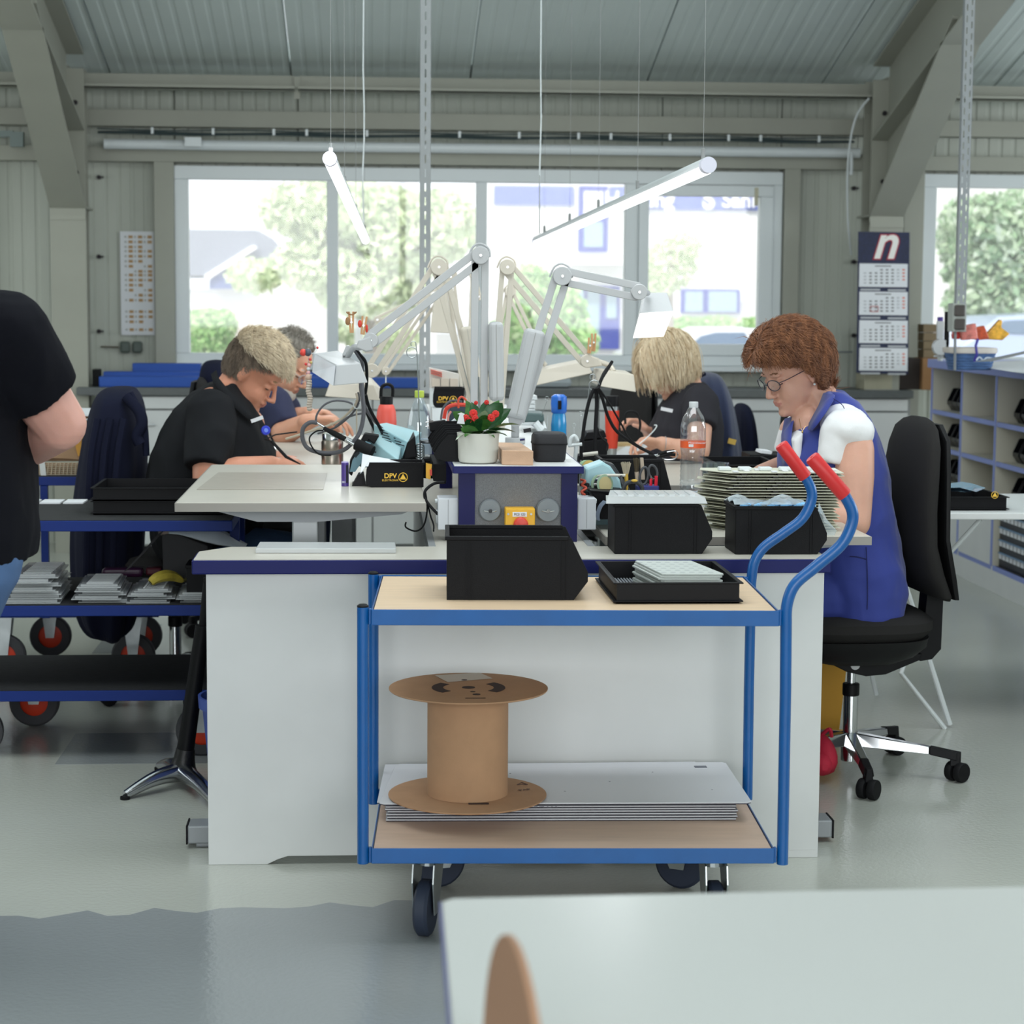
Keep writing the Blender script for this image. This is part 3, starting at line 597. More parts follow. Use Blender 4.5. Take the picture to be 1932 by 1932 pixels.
for i in range(7):
    for z in (.44,.63,.82):
        w = ycuts[i]-ycuts[i+1]; n = 5 if i in (0,) else (2 if i == 1 else 4)
        for k in range(n):
            yb = (ycuts[i]-.05-.092*k) if i == 0 else (ycuts[i+1]+.11+.092*k if i == 1 else ycuts[i]-.06-.11*k-.02*(i%2))
            if yb-.088 < ycuts[i+1]: continue
            place_bin(XS+.31+(.03 if i == 1 else 0), yb, z, 'black bin on the %s tier of the %s shelf bay, %s from its far side'%({.44:'low',.63:'middle',.82:'top'}[z],ORD[i],ORD[k]))
drawm = mat('drawer_black',(26,28,36),.4)
for i in (2,3):
    t = thing('drawer_magazine','black small-parts drawer cabinet with white tags, '+('in the lower bay nearest the frame edge' if i == 2 else 'in the next lower bay, mostly out of frame'),'drawer cabinet',(XS+.1,ycuts[i+1]+.05,.127))
    b = MB(); b.bx(XS+.03,XS+.35,ycuts[i+1]+.03,ycuts[i]-.03,.1265,.415); b.build('housing', drawm, t)
    for r in range(4):
        for c in range(8):
            y = ycuts[i]-.07-.055*c
            b = MB(); b.bx(XS+.0285,XS+.03,y,y+.042,.165+.062*r,.190+.062*r); b.build('tag_label', paper, t)
        b = MB(); b.bx(XS+.02,XS+.03,ycuts[i+1]+.04,ycuts[i]-.04,.192+.062*r,.198+.062*r); b.build('drawer_lip', mat('lip_blue',(120,150,180),.4), t)
# ---- side table at the right with black trays
tz = .80
t = thing('folding_table','white-topped folding table behind the office chair, under the black trays','table',(2.0,6.6,0))
p0,p1 = at(1775,975,Y=6.35),at(1932,965,Y=6.35)
ztab = p0.z+.012
b = MB(); b.bx(1.52,3.4-.6,6.35,7.0,ztab-.022,ztab); b.build('table_top', white, t, bevel=.003)
b = MB(); b.tube([(1.66,6.4,ztab-.03),(1.90,6.42,.01)],.009,8)
b.tube([(1.60,6.9,ztab-.03),(1.78,6.92,.01)],.009,8); b.tube([(1.66,6.4,.30),(1.72,6.9,.31)],.006,6)
b.build('leg_frame', pvc, t, smooth=True)
b = MB(); b.tube([V(1850,980,6.45),V(1772,1065,6.5),V(1700,1270,6.4),V(1783,1375,6.4)],.008,8); b.build('brace', pvc, t)
b = MB(); b.tube([(2.72,6.4,ztab-.03),(2.6,6.42,.0)],.009,8); b.tube([(2.72,6.92,ztab-.03),(2.6,6.92,.0)],.009,8); b.build('leg_frame', pvc, t)
def tray(name,label,x0,x1,y0,y1,z,h,cat='tray',m=black,group=None,parent_levels=1,rim=.008):
    t = thing(name,label,cat,((x0+x1)/2,(y0+y1)/2,z),group=group); th = .003
    b = MB(); b.bx(x0+rim,x1-rim,y0+rim,y1-rim,z,z+th); b.bx(x0+rim,x1-rim,y0+rim,y0+rim+th,z,z+h); b.bx(x0+rim,x1-rim,y1-rim-th,y1-rim,z,z+h); b.bx(x0+rim,x0+rim+th,y0+rim+th,y1-rim-th,z,z+h); b.bx(x1-rim-th,x1-rim,y0+rim+th,y1-rim-th,z,z+h); b.build('body', m, t)
    b = MB()
    for zz in (z+h-.003,z+.004): b.bx(x0,x1,y0,y0+rim,zz,zz+.003); b.bx(x0,x1,y1-rim,y1,zz,zz+.003); b.bx(x0,x0+rim,y0+rim,y1-rim,zz,zz+.003); b.bx(x1-rim,x1,y0+rim,y1-rim,zz,zz+.003)
    b.build('rim', m, t, bevel=.001)
    return t
yel = mat('esd_yellow',(236,190,70),.6)
def esd_mark(parent,c,r,Rr=FRONT):                 # ring with a triangle inside, on a face looking to -Y
    b = MB(); b.tube([c+Rr@Vector((math.cos(a)*r,math.sin(a)*r,0)) for a in [2*PI*i/20 for i in range(20)]],r*.09,4,closed=True)
    b.add([c+Rr@Vector(v) for v in ((-r*.75,-r*.5,.0005),(r*.75,-r*.5,.0005),(0,r*.8,.0005))],[(0,1,2)]); b.build('esd_symbol', yel, parent)
a_,c_ = V(1776,945,6.42),V(1905,945,6.42)
T = tray('esd_tray','black tray with a yellow symbol on the white folding table, right edge',a_.x-.1,c_.x,6.42,6.80,ztab,.045,m=esd); esd_mark(T,V(1877,934,6.417),.011)
tray('esd_tray','lower black tray under the yellow-marked one on the folding table',a_.x-.1,c_.x-.02,6.43,6.79,ztab+.047,.0001) if False else None
t = thing('film_bag','crumpled dark clear bag lying in the black tray at the right','bag',V(1840,915,6.5))
b = MB()
for k in range(5):
    x0 = a_.x-.02+.04*k; vs = [(x0+RNG.uniform(-.02,.02)+.06*math.cos(a),6.6+.11*math.sin(a),ztab+.05+RNG.uniform(0,.02)) for a in np.linspace(0,2*PI,9)[:-1]]; b.add(vs+[(x0,6.6,ztab+.055)],[(i,(i+1)%8,8) for i in range(8)])
b.build('film', mat('dark_film',(120,150,170),.15,spec=.8), t)
# ---- blue trolley in front
tr = thing('platform_trolley','blue two-shelf trolley with red-gripped push handles','trolley',(-.003,4.25,0),-.044)
def TL(x,y,z): return wm(tr)@Vector((x,y,z))
LT,WT = .872,.54
for z,th in ((.7385,.034),(.218,.034)):
    b = MB()
    def tb(x0,x1,y0,y1,z0,z1,bb):
        bb.box((0,0,0),(1,1,1)); vs = bb.v[-8:]; bb.v[-8:] = [tuple(TL((x0+x1)/2+v[0]*(x1-x0),(y0+y1)/2+v[1]*(y1-y0),(z0+z1)/2+v[2]*(z1-z0))) for v in vs]
    tb(0,LT,0,.003,z-th,z,b); tb(0,LT,WT-.003,WT,z-th,z,b); tb(0,.003,.003,WT-.003,z-th,z,b); tb(LT-.003,LT,.003,WT-.003,z-th,z,b)
    tb(.003,LT-.003,.003,.03,z-th,z-th+.003,b); tb(.003,LT-.003,WT-.03,WT-.003,z-th,z-th+.003,b)
    for xx in (-.006,LT): tb(xx,xx+.006,.006,.018,z-th,z,b); tb(xx,xx+.006,WT-.018,WT-.006,z-th,z,b)
    b.build('shelf_frame', blue, tr, bevel=.0015)
    b = MB(); tb(.005,LT-.005,.005,WT-.005,z-.012,z-.003,b); b.build('shelf_board', wood if z > .5 else mat('beech_board_low',(206,178,158),.45,var=.05,vscale=8,stretch=(1,8,1)), tr)
for y in (.012,WT-.012):
    b = MB(); b.cyl(TL(-.0185,y,.182),TL(-.0185,y,.742),.0125,n=20); lg = b.build('leg', blue, tr, smooth=True, bevel=.001)
    b = MB(); b.lathe([(.0125,0),(.0128,.003),(.008,.0065),(0,.007)],20,TL(-.0185,y,.742)); b.build('end_plug', black, lg, smooth=True)
for (Y,pts,gr) in ((4.225,[(1476,1630),(1482,1300),(1483,1180),(1485,1140),(1500,1103),(1538,1070),(1585,1030),(1605,995),(1608,965),(1592,932)],(1531,862)),
                   (4.765,[(1410,1508),(1413,1300),(1417,1100),(1423,1062),(1441,1033),(1478,1006),(1512,980),(1529,950),(1531,925),(1518,898)],(1473,838))):
    w = [at(x,y,Y=Y) for x,y in pts]; s_ = spl(w[2:],8); b = MB(); b.tube([w[0],w[1]]+s_,.0125,20); b.build('handle_tube', blue, tr, smooth=True)
    e = at(gr[0],gr[1],Y=Y); b = MB(); d = (e-w[-1]).normalized(); b.tube([w[-1]-d*.004,w[-1]-d*.001,w[-1]+(e-w[-1])*.5,e-d*.004,e],.0165,20,rs=[.0155,.0165,.0162,.0165,.014]); b.cyl(e,e+d*.0008,.003,n=8)
    b.build('grip', mat('red_grip',(206,46,48),.42,bump=.06,bscale=60), tr, smooth=True)
tyre = mat('trolley_tyre',(44,52,70),.6)
def caster(x,y,rz,zt=.184,sw=True):
    c = TL(x,y,0); R = rotm(0,0,rz); b = MB()
    def L(v): return c+R@Vector(v)
    b.add([L(v) for v in ((-.055,-.045,zt-.004),(.055,-.045,zt-.004),(.055,.045,zt-.004),(-.055,.045,zt-.004),(-.055,-.045,zt),(.055,-.045,zt),(.055,.045,zt),(-.055,.045,zt))],[(3,2,1,0),(4,5,6,7),(0,1,5,4),(1,2,6,5),(2,3,7,6),(3,0,4,7)])
    for s in (-1,1):
        pr = [(-.04,zt-.02),(.045,zt-.004),(.05,zt-.03),(.0,.05),(-.035,.05),(-.05,zt-.06)]
        b.add([L((x_,s*.022,z_)) for x_,z_ in pr]+[L((x_,s*.025,z_)) for x_,z_ in pr],[tuple(range(6)),tuple(range(11,5,-1))]+[(i,(i+1)%6,6+(i+1)%6,6+i) for i in range(6)])
    b.cyl(L((.01,0,zt-.03)),L((.01,0,zt-.003)),.026,n=16)
    cs = b.build('caster', zinc, tr); 
    b = MB(); R2 = R@rotm(PI/2); b.lathe([(.02,-.016),(.056,-.016),(.0625,-.010),(.0625,.010),(.056,.016),(.02,.016)],28,L((-.02,0,.0625)),R2); b.build('wheel', tyre, cs, smooth=True)
caster(.12,.10,math.radians(75)); caster(.16,.46,math.radians(15)); caster(LT-.12,.09,math.radians(90)); caster(LT-.17,.45,math.radians(150))
# boards stacked on the lower shelf
bd = mat('board_white',(206,208,214),.45); bdd = mat('board_core',(40,36,52),.6)
zb = .2155
for k in range(6):
    dx = [.0,.003,.001,.004,-.002,.0][k]; t = thing('printed_panel',ORD[k]+' white-faced rigid panel from the bottom of the pile under the cardboard reel','panel',(.43,4.65,zb),group='pile of rigid panels on the lower shelf')
    b = MB(); b.box((.435+dx,4.66,zb+.0032),(.80,.38,.0032),rotm(0,0,-.03)); b.build('face', bd, t, bevel=.0012); b = MB(); b.box((.435+dx,4.66,zb+.0008),(.798,.378,.0016),rotm(0,0,-.03)); b.build('core', bdd, t); zb += .0064 if k < 3 else .0056
    if k == 5: ink = mat('ink_navy',(36,40,96),.7); text('lettering','MADE IN GERMANY',.02,ink,(.33,4.478,zb+.0006-.0025),rotm(0,0,-.03+PI),t,.0002); text('lettering','NEUTRIK' if False else 'NEUK',.022,ink,(.74,4.482,zb-.0018),rotm(0,0,-.03+PI),t,.0002)
zb += .002
for k,(xs_,ys_,lab) in enumerate((((.01,.80),(4.50,4.87),'white panel second from the top of the pile, with a notch at its left end'),((.045,.862),(4.47,4.84),'topmost white panel of the pile, sticking out to the right under the reel'))):
    t = thing('printed_panel',lab,'panel',(.43,4.65,zb))
    r_ = .012; x0,x1 = xs_; y0,y1 = ys_
    if k == 0: o = [(x0+.0,y0),(x1-.02,y0-.02),(x1,y1),(x0+.02,y1)]
    else: o = [(x0-.03,y0+.005),(x0-.02,y0-.005),(x1-.012,y0-.028),(x1,y0-.018),(x1+.008,y1-.01),(x1,y1),(x0+.02,y1+.012),(x0+.01,y1)]
    b = MB(); b.prism(o,zb,zb+.0035,'z'); b.build('face', bd, t, bevel=.001); b = MB(); b.prism([(a*.998+.001,c) for a,c in o],zb-.0016,zb,'z'); b.build('core', bdd, t)
    b = MB()
    for q in range(7): b.cyl((.1+.115*q,4.56+.09*(q%3),zb+.0035),(.1+.115*q,4.56+.09*(q%3),zb+.0038),.0022,n=8)
    b.build('drill_holes', mat('hole_grey',(120,122,130),.8), t); 
    if k: b = MB(); b.box((.80,4.79,zb+.004),(.03,.018,.001)); b.build('corner_slot', mat('slot_grey',(110,114,124),.6), t)
    zb += .0052
# cardboard reel
rz_ = zb+.0002; rc_ = at(882,1497,Z=rz_+.004); RR = .1815
t = thing('cardboard_reel','empty brown cardboard cable reel standing on the panel pile','reel',(rc_.x,rc_.y,rz_))
kd = mat('cardboard_dark',(60,44,40),.9); kr = mat('cardboard_reel',(176,138,106),.85,var=.05,vscale=18,bump=.12,bscale=150)
zt_ = at(883,1297,Y=rc_.y).z
b = MB(); b.lathe([(0,0),(RR-.002,0),(RR,.002),(RR,.004),(0,.005)],64,(rc_.x,rc_.y,rz_)); b.build('bottom_flange', kr, t, smooth=True)
b = MB(); b.cyl((rc_.x,rc_.y,rz_+.005),(rc_.x,rc_.y,zt_-.005),.0925,n=48); b.build('core_tube', kr, t, smooth=True)
b = MB(); b.lathe([(0,-.004),(RR-.002,-.004),(RR,-.002),(RR,0),(0,.0005)],64,(rc_.x+.001,rc_.y,zt_)); tf = b.build('top_flange', kr, t, smooth=True)
def spot(px,py,rx,ry=None,rot=0.):
    c = at(px,py,Z=zt_+.0008); b = MB(); b.lathe([(rx,0),(rx,.0004),(0,.0005)],20,c,rotm(0,0,rot),1,(ry or rx)/rx); return b
for a in ((876,1283,.007),(884,1297,.015),(892,1305,.006),(899,1310,.009)): spot(*a).build('hole', kd, tf)
for s in (-1,1):
    cc = at(884,1297,Z=zt_+.0008); pts = [(cc.x+r*math.cos(a)*s,cc.y+r*math.sin(a)+s*0,0) for r,a in [(.058,x) for x in np.linspace(-.75,.75,9)]+[(.084,x) for x in np.linspace(.75,-.75,9)]]
    b = MB(); b.prism([(x,y) for x,y,_ in pts],zt_+.0004,zt_+.0012,'z'); b.build('arc_slot', kd, tf)
b = MB(); b.add([at(x,y,Z=zt_+.0012) for x,y in ((845,1287),(820,1274),(905,1269),(930,1280))],[(0,1,2,3)]); b.build('paper_label', mat('label_faded',(206,196,184),.7), tf)
b = MB(); c = at(897,1317,Z=zt_+.0009); b.box(c,(.045,.004,.0006)); b.build('slot', kd, tf)
b = MB(); c = at(903,1516,Z=rz_+.0055); b.box(c,(.046,.012,.0008)); b.build('slot', kd, t)
ik = mat('ink_brown',(96,76,70),.9); text('print_mark','PAP',.018,ik,at(990,1490,Z=rz_+.0055),rotm(0,0,.4),t,.0002)
b = MB(); c = at(985,1479,Z=rz_+.0056); b.tube([c+Vector((.014*math.cos(a),.014*math.sin(a),0)) for a in (PI/2,PI/2+2*PI/3,PI/2+4*PI/3)],.0012,4,closed=True); b.build('recycling_mark', ik, t)
# bin, tray and plates on the trolley top
zt = .7355
shelf_bin('parts_bin','large black parts bin standing on the left of the trolley top',(.163,4.40,zt),-.035,.312,.225,.139)
T = tray('shallow_tray','shallow black tray on the trolley top holding the grey plates',.525,.812,4.33,4.70,zt,.047)
b = MB()
for k in range(15): b.bx(.545+.007*k,.548+.007*k,4.55,4.66,zt+.004,zt+.012)
b.bx(.54,.66,4.545,4.55,zt+.004,zt+.010); tag(b.build('ribbed_insert', mat('insert_grey',(120,124,130),.5)), 'grey ribbed insert lying in the trolley tray', 'insert')
for k in range(12):
    dx = .004*math.sin(k*1.9)+.0016*k*0; t = thing('routed_plate',ORD[k]+' grey-white plate from the bottom of the pile in the trolley tray','plate',(.69,4.5,zt+.004+.0048*k),group='pile of plates in the trolley tray') if k < 11 else thing('routed_plate','topmost grey-white plate with rows of round dimples','plate',(.69,4.5,zt+.004+.0048*k))
    o = [(.642,4.375),(.765,4.372),(.772,4.378),(.735,4.60),(.608,4.605),(.604,4.598),(.634,4.38)]; o = [(x+dx,y+dx*.5) for x,y in o]
    z0 = zt+.0035+.0048*k; b = MB(); b.prism(o,z0,z0+.0042,'z'); b.build('plate_body', mat('plate_grey',(184,190,186),.5), t, bevel=.0008)
    if k == 11:
        b = MB()
        for i in range(6):
            for j in range(6): b.lathe([(.0065,0),(.006,.0003),(0,.0004)],12,(.645+.021*i-.006*j,4.40+.034*j,z0+.0042))
        b.build('dimples', mat('dimple_grey',(160,166,166),.5), t)
# bins on the front strip of the island
shelf_bin('parts_bin','black parts bin on the bench front, covered by a clear blister lid',(.603,4.965,.7655),0,.246,.15,.124)
shelf_bin('parts_bin','black parts bin on the bench front, filled with a plastic bag',(.905,4.95,.7655),0,.232,.15,.118)
bl_ = mat('blister_clear',(214,218,220),.2,alpha=.82,spec=.6)
t = thing('blister_lid','clear plastic blister tray lying on the black bin','tray',(.72,5.04,.893)); zl = .8935
b = MB(); b.prism([(.578,4.945),(.832,4.945),(.83,5.14),(.60,5.14)],zl,zl+.002,'z'); b.prism([(.583,4.95),(.826,4.95),(.818,5.13),(.61,5.13)],zl+.0155,zl+.0165,'z'); b.add([(.578,4.945,zl),(.832,4.945,zl),(.826,4.95,zl+.016),(.583,4.95,zl+.016)],[(0,1,2,3)]); b.build('sheet', bl_, t)
b = MB()
for i in range(8): b.lathe([(.008,0),(.006,.002),(0,.003)],14,(.6+.03*i,4.951,zl+.007),rotm(PI/2)); b.box((.62+.026*i,5.04,zl+.018),(.014,.10,.003))
b.build('pockets', bl_, t)
t = thing('plastic_bag','clear plastic bag with blue parts bulging out of the right bench bin','bag',(1.0,5.02,.88))
bg = mat('bag_clear',(205,218,226),.12,alpha=.55,spec=.8); b = MB()
N = 14; vs = []; fs = []
for i in range(N+1):
    for j in range(7): x = .90+.235*i/N; vs.append((x,4.945+.025*j,.8855+.012*math.sin(i*.9+j)*math.sin(j*1.3)+.006-(max(0,x-1.10)*1.2)))
fs = [(i*7+j,i*7+j+1,(i+1)*7+j+1,(i+1)*7+j) for i in range(N) for j in range(6)]
b.add(vs,fs); P = [V(1545,948,5.0),V(1560,980,5.0),V(1578,1000,5.02),V(1575,1010,5.02),V(1552,1010,5.0),V(1540,992,4.98)]; c = V(1555,985,4.97)
b.add(P+[c],[(i,(i+1)%6,6) for i in range(6)]); b.build('film', bg, t, smooth=True)
b = MB()
for k in range(16): b.ell((.93+.0115*k,4.98+.02*(k%3),.884),(.011,.013,.006),rotm(0,0,k)); 
b.build('blue_parts', mat('pale_blue_parts',(120,180,226),.4), t)
t = thing('clear_plate','flat clear plastic plate lying on the left front top of the workbench','plate',at(615,1040,Z=.766)); b = MB(); q = [at(x,y,Z=.7655) for x,y in ((482,1044),(747,1044),(746,1032),(490,1031))]; b.prism([(p.x,p.y) for p in q],.7655,.7775,'z'); b.build('plate_body',mat('clear_plate_pale',(216,219,220),.25,alpha=.7,spec=.6),t,bevel=.002)
# printed circuit boards
pcb = mat('pcb_cream',(206,206,188),.5); comp = mat('pcb_components',(44,42,40),.6)
zp = .788
for k in range(21):
    t = thing('circuit_board',ORD[k]+' circuit board from the bottom of the tall pile on the right table','circuit board',(1.08,5.35,zp),group='pile of circuit boards on the right table') if k < 20 else thing('circuit_board','topmost circuit board with white connector blocks','circuit board',(1.08,5.35,zp))
    xl = .985+.014*math.sin(k*2.1)-.004*max(0,12-abs(k-11))-.0016*abs(k-8); xr = 1.242+.008*math.sin(k*1.7)-(0.006 if k < 10 else -.003)
    b = MB(); b.prism([(xl,5.26),(xr,5.26),(xr+.012,5.42),(xl-.05,5.42),(xl-.062,5.36)],zp,zp+.0016,'z'); b.build('laminate', pcb, t)
    b = MB()
    for j in range(9): b.box((xl+.02+(xr-xl-.03)*j/8,5.275+.03*(j%3),zp+.0038),(.014,.024,.0046 if k < 20 else .003))
    b.build('components', comp if k < 20 else paper, t, kind='stuff')
    if k == 20:
        b = MB()
        for j in range(5): b.box((xl+.0+.055*j,5.33,zp+.007),(.034,.03,.010))
        b.build('connectors', pvc, t, bevel=.003)
    zp += .0077
# ================================================================ CHAIRS, CARTS, STOOL
fabric = mat('chair_fabric',(44,43,43),.95,bump=.25,bscale=700,spec=.15); shellm = mat('chair_shell',(18,18,20),.6,spec=.3)
navyc = mat('navy_cloth',(32,38,62),.9,bump=.2,bscale=500,spec=.2); navyk = mat('dark_navy_cloth',(22,25,44),.9,bump=.2,bscale=500,spec=.2)
def rloft(secs,n=32,p=2.6):
    b = MB(); return loft(b,secs,n,p)
def office_chair(name,label,back_m=None):
    t = thing(name,label,'chair')
    bm_ = back_m or fabric
    S = [(.535,.225,.255,.15),(.55,.185,.255,.19),(.62,.14,.225,.215),(.70,.125,.20,.22),(.80,.125,.195,.22),(.90,.13,.20,.215),(.98,.14,.205,.20),(1.03,.15,.205,.165),(1.052,.165,.20,.12),(1.062,.175,.195,.06)]
    rloft([((a+c)/2,0,z,(c-a)/2,w) for z,a,c,w in S]).build('backrest',bm_,t,smooth=True)
    S2 = [(.54,.25,.272,.16),(.60,.225,.25,.20),(.72,.20,.222,.21),(.9,.20,.222,.20),(1.0,.205,.226,.175),(1.045,.20,.222,.12)]
    rloft([((a+c)/2,0,z,(c-a)/2,w) for z,a,c,w in S2],32,5).build('back_shell',shellm,t,smooth=True)
    rloft([(-.02,0,.415,.17,.18),(-.02,0,.43,.215,.215),(-.02,0,.455,.235,.235),(-.02,0,.48,.235,.235),(-.02,0,.497,.21,.21),(-.02,0,.502,.12,.12)],36,3).build('seat',bm_ if back_m is None else fabric,t,smooth=True)
    rloft([(.0,0,.345,.12,.12),(-.01,0,.37,.18,.18),(-.015,0,.40,.215,.215),(-.02,0,.428,.225,.225)],36,3).build('seat_tub',shellm,t,smooth=True)
    b = MB(); b.prism([(-.12,.36),(-.03,.315),(.03,.30),(.09,.305),(.19,.345),(.2,.365),(-.1,.375)],-.05,.05,'y'); b.prism([(.15,.36),(.2,.34),(.235,.345),(.262,.375),(.265,.56),(.215,.56),(.205,.42)],-.035,.035,'y'); b.build('mechanism',black,t,bevel=.003)
    b = MB(); b.cyl((-.005,-.052,.335),(-.005,-.054,.335),.014,n=20); b.build('tension_dial',mat('dial_white',(200,202,204),.5),t)
    b = MB(); b.cyl((0,0,.10),(0,0,.235),.021,n=24); b.cyl((0,0,.235),(0,0,.33),.0125,n=20); b.cyl((0,0,.04),(0,0,.12),.026,n=24); b.build('gas_column',chrome,t,smooth=True)
    b = MB(); b.cyl((0,0,.235),(0,0,.272),.025,n=24); b.build('collar',black,t,smooth=True,bevel=.003)
    for k in range(5):
        a = math.radians(-97+72*k); d = Vector((math.cos(a),math.sin(a),0)); s_ = Vector((-d.y,d.x,0))
        def bar(p,q,w0,w1,h0,h1,b):
            vs = [p-s_*w0+Vector((0,0,-h0)),p+s_*w0+Vector((0,0,-h0)),p+s_*w0*.7,p-s_*w0*.7,q-s_*w1+Vector((0,0,-h1)),q+s_*w1+Vector((0,0,-h1)),q+s_*w1*.7,q-s_*w1*.7]
            b.add(vs,[(3,2,1,0),(4,5,6,7),(0,1,5,4),(1,2,6,5),(2,3,7,6),(3,0,4,7)]); return b
        lg = bar(d*.02+Vector((0,0,.125)),d*.235+Vector((0,0,.098)),.022,.016,.04,.022,MB()).build('leg',chrome,t,bevel=.003,smooth=True)
        b = bar(d*.235+Vector((0,0,.100)),d*.315+Vector((0,0,.088)),.017,.016,.024,.025,MB()); bar(d*.295+Vector((0,0,.09)),d*.325+Vector((0,0,.088)),.016,.012,.045,.04,b); b.build('leg_cap',black,lg,bevel=.003)
        b = MB(); c = d*.315+Vector((0,0,.029)); w = frame(Vector((math.cos(a*2.3),math.sin(a*2.3),0)))
        for sg in (-1,1): b.lathe([(.006,-.011),(.027,-.011),(.029,-.008),(.029,.008),(.027,.011),(.006,.011)],20,c+w.col[2]*sg*.016,w)
        b.cyl(c-w.col[2]*.012,c+w.col[2]*.012,.008,n=8); b.cyl(c+Vector((0,0,.0)),c+Vector((0,0,.045)),.007,n=8); b.build('caster',rubber,lg,smooth=True)
    return t
C1 = office_chair('office_chair','black office chair with chrome star base under the woman in the blue vest')
C1.location = (1.415,5.80,0); C1.rotation_euler = (0,0,.06)
xs_ = at(308,1200,Y=7.0).x
C2 = dup(C1,(xs_+.03,7.12,0),PI+.03,'dark office chair draped with a navy jacket, behind the blue cart')
C3 = dup(C1,(at(1420,760,Y=8.0).x,8.05,0),-.1,'office chair of the blonde woman, covered by a navy jacket')
C4 = dup(C1,(at(410,700,Y=8.5).x+.12,8.5,0),PI,'office chair of the grey-haired worker, only its dark rounded back top showing')
C5 = dup(C1,(at(1196,700,Y=9.0).x-.17,9.0,0),.3,'grey-black office chair standing empty behind the blonde woman')
for o in C3.children:
    pass
def jacket(label,secs,m,folds=9,amp=.08,seed=1,extra=None,name='jacket',ztop=None):
    t = thing(name,label,'jacket',(secs[0][0],secs[0][1],secs[0][2]))
    n = 72; vs = []; zs = [s_[2] for s_ in secs]; z0,z1 = min(zs),max(zs)
    for (cx,cy,cz,ax,ay) in secs:
        g = (z1-cz)/(z1-z0)
        for i in range(n):
            a = 2*PI*i/n; k = 1+amp*g**.6*(math.sin(folds*a+seed+1.5*g)+.5*math.sin(folds*1.7*a+seed*2+g*2)); c,s_ = math.cos(a),math.sin(a)
            vs.append((cx+ax*k*math.copysign(abs(c)**.8,c),cy+ay*k*math.copysign(abs(s_)**.8,s_),cz+.012*math.sin(3*a+seed)*g))
    m_ = len(secs); fs = [(j*n+i,j*n+(i+1)%n,(j+1)*n+(i+1)%n,(j+1)*n+i) for j in range(m_-1) for i in range(n)]+[tuple(range(n-1,-1,-1)),tuple(range((m_-1)*n,m_*n))]
    b = MB(); b.add(vs,fs); o = b.build('body_cloth',m,t,smooth=True); o.modifiers.new('s','SUBSURF').levels = 1
    return t
def jx(l,r,y,Y,d=.16): a,c = at(l,y,Y=Y),at(r,y,Y=Y); return ((a.x+c.x)/2,Y,a.z,(c.x-a.x)/2,d)
J = jacket('long navy sweatshirt jacket draped over the office chair behind the blue cart',[jx(176,243,1208,7.12,.15),jx(150,258,1165,7.12,.19),jx(141,268,1100,7.12,.2),jx(140,272,1000,7.12,.27),jx(148,274,930,7.12,.28),jx(156,276,870,7.12,.28),jx(166,276,810,7.12,.28),jx(178,270,765,7.12,.26),jx(186,262,745,7.12,.24),jx(196,254,733,7.12,.17),jx(210,246,729,7.12,.08)],navyk,7,.07,2)
b = MB(); b.tube(spl([V(238,748,6.89),V(262,775,6.87),V(268,800,6.86),V(258,822,6.86),V(264,838,6.86)],6),.02,10,rs=None); b.tube(spl([V(246,742,6.89),V(270,790,6.87),V(276,860,6.87)],6),.012,8); b.build('sleeve_fold',navyk,J,smooth=True)
b = MB()
for px in (172,196,222): b.tube(spl([V(px+12,790,6.85),V(px,860,6.835),V(px-6,960,6.84),V(px-10,1090,6.9)],5),.013,8)
b.build('cloth_fold',navyk,J,smooth=True)
J = jacket('navy knitted jacket with a small yellow tag on the blonde woman\'s chair',[jx(1290,1402,935,7.95,.2),jx(1292,1396,880,7.95,.21),jx(1296,1388,820,7.95,.22),jx(1300,1380,770,7.95,.21),jx(1306,1370,735,7.95,.18),jx(1314,1360,712,7.95,.13),jx(1324,1350,702,7.95,.07)],mat('navy_knit',(40,48,76),.85,bump=.4,bscale=300,sheen=.2),8,.05,4)
b = MB(); p = V(1381,833,7.72); b.box(p,(.031,.003,.021),rotm(0,.25,0)); b.build('yellow_tag',mat('tag_yellow',(206,170,80),.6),J)
b = MB(); b.tube(spl([V(1296,762,7.76),V(1303,735,7.75),V(1318,712,7.75),V(1330,705,7.76)],6),.008,8); b.tube(spl([V(1306,790,7.75),V(1314,752,7.74),V(1326,725,7.74)],6),.007,8); b.build('collar_fold',navyk,J,smooth=True)
J = jacket('second navy garment hanging on the chair right behind the yellow-tagged jacket',[jx(1378,1428,900,8.3,.16),jx(1380,1426,850,8.3,.18),jx(1384,1420,800,8.3,.18),jx(1388,1414,770,8.3,.14),jx(1394,1406,760,8.3,.06)],navyk,7,.05,6)
J = jacket('dark navy cloth over the chair back behind the short-haired worker',[jx(374,438,760,8.62,.16),jx(376,437,710,8.62,.17),jx(380,434,690,8.62,.15),jx(390,426,678,8.62,.08)],navyk,6,.03,3)
matm = mat('rubber_mat',(33,34,36),.75,bump=.3,bscale=60,var=.2,vscale=40)
